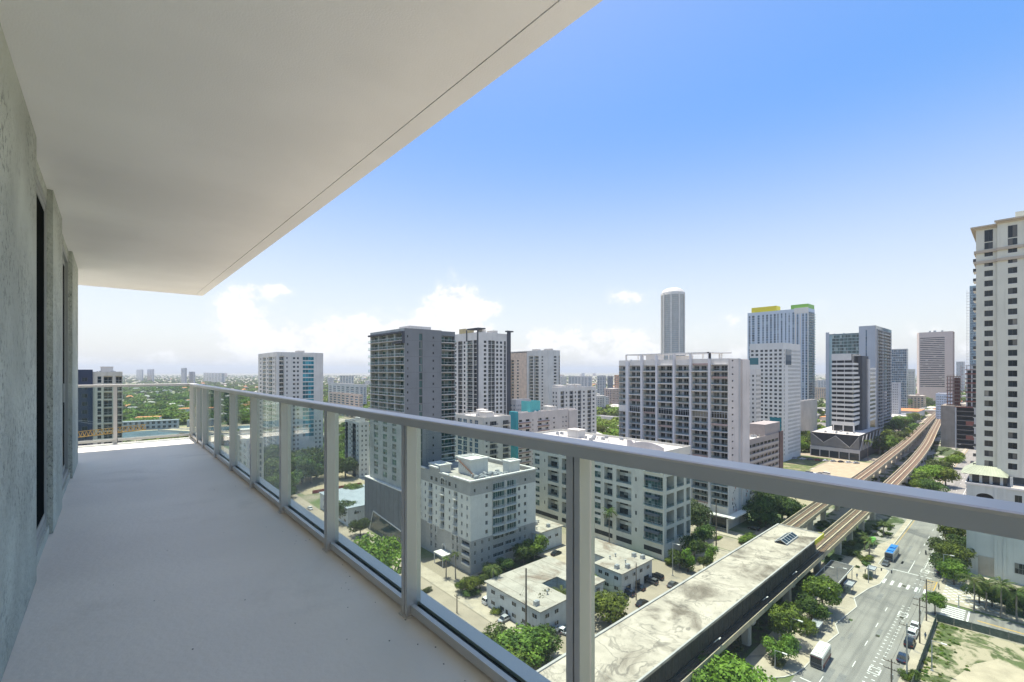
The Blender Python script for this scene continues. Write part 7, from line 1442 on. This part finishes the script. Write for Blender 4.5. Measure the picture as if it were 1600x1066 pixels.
cp(1519, 722, UP, 'grey', 'sedan', 'dark car on the road beside the cream awning'); cp(1508, 738, UP, 'white', 'sedan', 'white car on the road left of the cream awning')
r = random.Random(3)
for i in range(26): x, y = r.uniform(480, 860), r.uniform(96, 160); c_ = r.choice(('white', 'silver', 'grey', 'white', 'red')); car(x, y, r.choice((0, RT)), c_, 'sedan', 'tiny ' + c_ + ' parked car on the pale lot left of the railway viaducts', 'cars on the far pale lot')
# buses
def bus(x, y, rz, L, col, label, front, stripe=None, sc=1., hgt=3.1):
    t = thing('bus', label, 'bus', (x, y, .04), None, rz); w = 1.27; b = MB(); secs = []
    for (fx, k) in ((-.5, .96), (-.49, 1), (.485, 1), (.5, .95)): xx = fx * L; secs.append([(xx, -w * k, .35), (xx, -w * k, 2.7), (xx, -w * .86 * k, hgt), (xx, w * .86 * k, hgt), (xx, w * k, 2.7), (xx, w * k, .35)])
    loft(b, secs); b.obj('body', col, t); b = MB(); n = int(L / 1.45)
    for s in (-1, 1):
        for k in range(n): x0 = -L / 2 + .6 + (L - 1.2) * k / n; b.box(x0 + .06, x0 + (L - 1.2) / n - .06, min(s * w, s * (w + .015)), max(s * w, s * (w + .015)), 1.35, 2.35)
    for s in (-1, 1): b.box(s * L / 2 - .01, s * L / 2 + .02, -w * .85, w * .85, 1.2, 2.45)
    b.obj('window', M_CGL, t); b = MB(); b.box(-L / 2 - .01, -L / 2 + .015, -w * .9, w * .9, .4, 1.15); b.box(L / 2 - .01, L / 2 + .012, -w * .9, w * .9, .4, 1.1); b.obj('bumper', M_CHAR, t)
    for sx in (-.32, .33):
        for s in (-1, 1): b = MB(); b.tube([(sx * L, s * (w - .3), .48), (sx * L, s * (w + .01), .48)], [.48, .48], 12); b.obj('wheel', M_TYRE, t)
    return t, w, L, hgt
blu = mat('bus_blue', (.04, .20, .50), .4, var=.06); x, y = G(1391, 866, 1.)
t, w, L, hg = bus(x, 32.7, math.pi, 11.6, PA['silver'], 'city bus with a bright blue roof stopped at the kerb beyond the crossing', None)
b = MB(); b.box(-L / 2 + .3, L / 2 - .3, -1.02, 1.02, hg + .001, hg + .06); b.obj('blue_roof', blu, t); b = MB(); b.box(-3, -.5, -.8, .8, hg + .061, hg + .4); b.box(2.2, 3.6, -.8, .8, hg + .061, hg + .35); b.obj('roof_unit', blu, t)
b = MB(); b.box(-L / 2 - .03, -L / 2 - .011, -1.0, 1.0, 2.5, 2.85); b.box(L / 2 + .021, L / 2 + .04, -1, 1, 2.5, 2.85); b.obj('destination_panel', M_CHAR, t)
x, y = G(1284, 1030, 1.); cream = mat('shuttle_cream', (.66, .63, .56), .4, var=.03); red = mat('shuttle_maroon', (.20, .05, .04), .5)
t, w, L, hg = bus(124.6, 32.0, 0.02, 7.6, cream, 'white shuttle bus with a maroon band at the near bus bay', None, hgt=3.0)
b = MB(); b.box(-2.6, 2.4, -.62, .62, hg + .001, hg + .16); b.obj('roof_unit', M_WSLAB, t); b = MB(); b.box(-L / 2 - .02, -L / 2 - .011, -w * .95, w * .95, 2.45, 2.7); b.box(-L / 2 + .2, L / 2 - .2, -w - .016, -w - .001, .5, 1.2); b.obj('maroon_band', red, t)
# motorcycle and rider, people
M_SKIN = mat('skin', (.35, .20, .13), .6); M_CLO = mat('clothes_dark', (.04, .045, .05), .8); M_CLB = mat('clothes_blue', (.08, .13, .22), .8); M_HAIR = mat('hair_dark', (.03, .02, .015), .8)
def person(x, y, rz, pose, label, top, z=.17):
    t = thing('person', label, 'person', (x, y, z), None, rz)
    J = dict(pel=(0, 0, .95, .15), ch=(0, 0, 1.28, .17), nk=(0, 0, 1.48, .06), hd=(.02, 0, 1.64, .105), top=(.02, 0, 1.74, .085), hl=(0, .1, .9, .1), kl=(.04, .11, .5, .065), al=(0, .12, .08, .045), fl=(.16, .13, .03, .04), hr=(0, -.1, .9, .1), kr=(.04, -.11, .5, .065), ar=(0, -.12, .08, .045), fr=(.16, -.13, .03, .04),
             sl=(0, .19, 1.40, .065), el=(.02, .25, 1.13, .045), wl=(.12, .25, .9, .032), gl=(.16, .25, .82, .035), sr=(0, -.19, 1.40, .065), er=(.02, -.25, 1.13, .045), wr=(.12, -.25, .9, .032), gr=(.16, -.25, .82, .035))
    if pose == 'ride': J.update(kl=(.36, .18, .72, .07), al=(.22, .2, .32, .05), fl=(.36, .2, .28, .04), kr=(.36, -.18, .72, .07), ar=(.22, -.2, .32, .05), fr=(.36, -.2, .28, .04), el=(.22, .28, 1.18, .045), wl=(.46, .26, 1.08, .035), gl=(.54, .26, 1.06, .035), er=(.22, -.28, 1.18, .045), wr=(.46, -.26, 1.08, .035), gr=(.54, -.26, 1.06, .035))
    E = [('pel', 'ch'), ('ch', 'nk'), ('nk', 'hd'), ('hd', 'top'), ('pel', 'hl'), ('hl', 'kl'), ('kl', 'al'), ('al', 'fl'), ('pel', 'hr'), ('hr', 'kr'), ('kr', 'ar'), ('ar', 'fr'), ('ch', 'sl'), ('sl', 'el'), ('el', 'wl'), ('wl', 'gl'), ('ch', 'sr'), ('sr', 'er'), ('er', 'wr'), ('wr', 'gr')]
    ks = list(J); me = bpy.data.meshes.new('body'); me.from_pydata([J[k][:3] for k in ks], [(ks.index(a), ks.index(c)) for a, c in E], []); me.materials.append(top); o = bpy.data.objects.new('body', me); COL.objects.link(o); o.parent = t
    md = o.modifiers.new('skin', 'SKIN'); 
    for i, k in enumerate(ks): me.skin_vertices[0].data[i].radius = (J[k][3], J[k][3])
    me.skin_vertices[0].data[0].use_root = True; o.modifiers.new('sub', 'SUBSURF').levels = 1; o.modifiers['sub'].render_levels = 1
    b = MB(); 
    for (za, ra), (zb, rb) in zip(((1.66, .12), (1.72, .115), (1.78, .08)), ((1.72, .115), (1.78, .08), (1.8, .01))): b.tube([(.0, 0, za), (.0, 0, zb)], [ra, rb], 10, cap=False)
    b.obj('hair', M_HAIR, t); return t
x, y = G(1277, 992); person(x, y, -.6, 'stand', 'person in dark clothes waiting beside the bus shelter', M_CLO, .17); x, y = G(1467, 922); person(x, y, 1.2, 'stand', 'person in dark clothes walking over the pale paving at the corner', M_CLO, .17)
for (px, py, rz, lab, tp_) in ((1339, 905, .5, 'person in blue clothes standing under the entrance pavilion edge', M_CLB), (1352, 898, 2., 'person in dark clothes crossing the forecourt beside the pavilion', M_CLO), (1300, 978, 1., 'person in blue clothes sitting out near the bus shelter bench', M_CLB), (1446, 1000, 2.6, 'person in blue clothes walking along the lot fence pavement', M_CLB)):
    x, y = G(px, py); person(x, y, rz, 'stand', lab.replace('sitting out', 'standing'), tp_)
x, y = G(1427, 862); t = thing('motorcycle', 'small dark motorcycle riding away on the road beyond the stop line', 'motorcycle', (x, 24.9, .04)); b = MB(); X0, Y0 = x, 24.9
for dx in (-.65, .65): b.tube([(X0 + dx, Y0 - .05, .34), (X0 + dx, Y0 + .05, .34)], [.31, .31], 12)
b.obj('wheel', M_TYRE, t); b = MB(); b.bar((X0 - .6, Y0, .45), (X0 + .45, Y0, .75), .26, .3); b.bar((X0 + .65, Y0, .34), (X0 + .42, Y0, 1.05), .07); b.bar((X0 + .42, Y0 - .33, 1.05), (X0 + .42, Y0 + .33, 1.05), .05); b.box(X0 - .55, X0 + .1, Y0 - .14, Y0 + .14, .76, .86); b.obj('frame', PA['black'], t)
person(X0 - .2, Y0, 0., 'ride', 'person in dark clothes riding the small motorcycle', M_CLO, -.03)
# ---------------- poles, lamps, wires ----------------
M_WOOD = mat('pole_wood', (.20, .16, .12), .9, var=.2, scale=1.5); M_STEEL = mat('lamp_pole_grey', (.40, .41, .41), .5, .3, var=.05)
def zt_of(px, py, x, y): return H - (py - HOR) * depth(x, y) / F
def pole(px, pt, pb, label, arms=2, m=None, w=.17, ax='y'):
    x, y = G(px, pb); h = zt_of(px, pt, x, y); t = thing('utility_pole', label, 'utility pole', (x, y, 0)); b = MB(); b.tube([(x, y, -.1), (x, y, h)], [w, w * .7], 10); b.obj('pole', m or M_WOOD, t)
    for k in range(arms):
        b = MB(); z = h - .6 - 1.5 * k; a = Vector((0, 1.25, 0)) if ax == 'y' else Vector((1.25, 0, 0)); c = Vector((x, y, z)); b.bar(c - a, c + a, .12)
        for q in (-1, -.4, .4, 1): b.tube([c + a * q + Vector((0, 0, .06)), c + a * q + Vector((0, 0, .3))], [.06, .04], 6)
        b.obj('crossarm', M_WOOD, t)
    if arms > 1: b = MB(); b.tube([(x + .35, y, h - 4.2), (x + .35, y, h - 3.2)], [.25, .25], 10); b.obj('transformer', M_MECH, t)
    return (x, y, h)
pl = [pole(1447.5, 905, 971, 'weathered utility pole at the lot fence corner, farthest of four beside the road', 1), pole(1437, 934, 1006, 'utility pole with transformer among the parked cars by the lot', 2), pole(1417, 974, 1062, 'grey utility pole beside the nearest parked car by the lot', 1, M_STEEL), pole(1393, 1030, 1100, 'utility pole at the bottom edge standing in the yellow marked bay', 2)]
pm = pole(822, 888, 992, 'tall plain pole in front of the white building with the palm court', 0, None, .28); pn = pole(714, 930, 958, 'short wooden pole beside the street, seen over the outer rail', 1); po = pole(812.5, 928, 970, 'small wooden pole beside the tall plain one', 1); pq = pole(1119, 779, 857, 'tall brown pole in front of the condominium canopy', 0, None, .25); pr_ = pole(994, 880, 938, 'slim pole beside the stained roof building', 0)
def wire(name, label, ends, sag=.6, r=.022):
    b = MB()
    for (A, B_) in ends:
        A, B_ = Vector(A), Vector(B_); n = 8; pts = [A.lerp(B_, k / n) - Vector((0, 0, sag * 4 * (k / n) * (1 - k / n))) for k in range(n + 1)]
        for p, q in zip(pts[:-1], pts[1:]): b.bar(p, q, r * 2, n=3)
    o = b.obj(name, M_TYRE, label=label, category='wires'); ROOTS.append(o)
for i in range(3):
    A, B_ = pl[i], pl[i + 1]; wire('overhead_wires', ('farthest', 'middle', 'nearest')[i] + ' span of overhead wires between the roadside poles by the lot', [((A[0], A[1] + q, A[2] - .3), (B_[0], B_[1] + q, B_[2] - .3)) for q in (-1.2, 0, 1.2)])
wire('overhead_wires', 'overhead wires from the small pole to the short street pole', [((po[0], po[1] + q, po[2] - .3), (pn[0], pn[1] + q, pn[2] - .3)) for q in (-1, 0, 1)]); wire('overhead_wires', 'overhead wires from the tall plain pole towards the wide post', [((pm[0], pm[1], pm[2] - 1 - k), (108, 70, 9 - k)) for k in (0, 1, 2)])
wire('overhead_wires', 'wires between the tall plain pole and the small one', [((pm[0], pm[1], pm[2] - 3 - k), (po[0], po[1], po[2] - .4)) for k in (0, 2)])
def lamp(px, pt, pb, label, dirv=(0, -1)):
    x, y = G(px, pb); h = zt_of(px, pt, x, y); t = thing('street_lamp', label, 'street lamp', (x, y, 0)); b = MB(); b.tube([(x, y, 0), (x, y, h)], [.13, .09], 8); b.box(x - .25, x + .25, y - .25, y + .25, 0, .3); b.obj('pole', M_STEEL, t)
    b = MB(); b.bar((x, y, h - .05), (x + dirv[0] * 1.6, y + dirv[1] * 1.6, h + .1), .1); b.obj('arm', M_STEEL, t); b = MB(); b.cbox((x + dirv[0] * 2., y + dirv[1] * 2., h + .02), (.45, 1.0, .16)); b.obj('lamp_head', M_WSLAB, t)
for a in ((1308, 886, 928, 'tall street lamp in front of the dark entrance pavilion'), (1280, 915, 960, 'street lamp standing in front of the tree with dark neighbour'), (1236, 966, 1016, 'street lamp among the lower station trees'), (1211, 1016, 1044, 'street lamp nearest the bottom edge by the station'), (1474.5, 866, 908, 'street lamp by the roadside trees beyond the crossing'), (1456, 1001, 1049, 'lamp post inside the sandy lot fence'), (1051, 849, 900, 'white topped lamp post between the loft block and the slim lime trees'), (1288, 884, 918, 'thin lamp column beside the station pier'), (1494, 694, 716, 'street lamp beyond the tree clump near the construction frame'), (1498, 930, 950, 'lamp among the palms before the cream podium')): lamp(*a)
x, y = G(1331, 903, 2.6); 
t = thing('traffic_signal', 'traffic signal mast reaching over the crossing near the kerb clump', 'traffic signal', (*G(1357, 912), 0)); x, y = t.location[:2]; b = MB(); b.tube([(x, y, 0), (x, y, 6)], [.12, .1], 8); b.bar((x, y, 5.8), (x, y - 6, 6.2), .1); b.obj('mast', M_STEEL, t); b = MB(); b.box(x - .15, x + .15, y - 5.9, y - 5.6, 5.2, 6.1); b.box(x - .15, x + .15, y - 3.4, y - 3.1, 5.2, 6.0); b.obj('signal_head', M_CHAR, t)
# haze: one closed box of pale air
b = MB(); b.box(-16300, 16500, -16300, 16500, -1., 212.); hz = b.obj('haze', mat('haze_air', (.5, .5, .5)), kind='stuff', label='thin summer haze over the whole city', category='haze')
m = bpy.data.materials.new('haze_volume'); m.use_nodes = True; t = m.node_tree; t.nodes.remove(t.nodes['Principled BSDF']); pv = N(t, 'ShaderNodeVolumePrincipled'); pv.inputs['Color'].default_value = (.74, .81, .90, 1); pv.inputs['Density'].default_value = 1.0e-4; pv.inputs['Anisotropy'].default_value = .2
t.links.new(pv.outputs[0], t.nodes['Material Output'].inputs['Volume']); hz.data.materials.clear(); hz.data.materials.append(m)
# tidy: helper properties are not part of the scene
for o in list(S.objects):
    if '_o' in o: del o['_o']
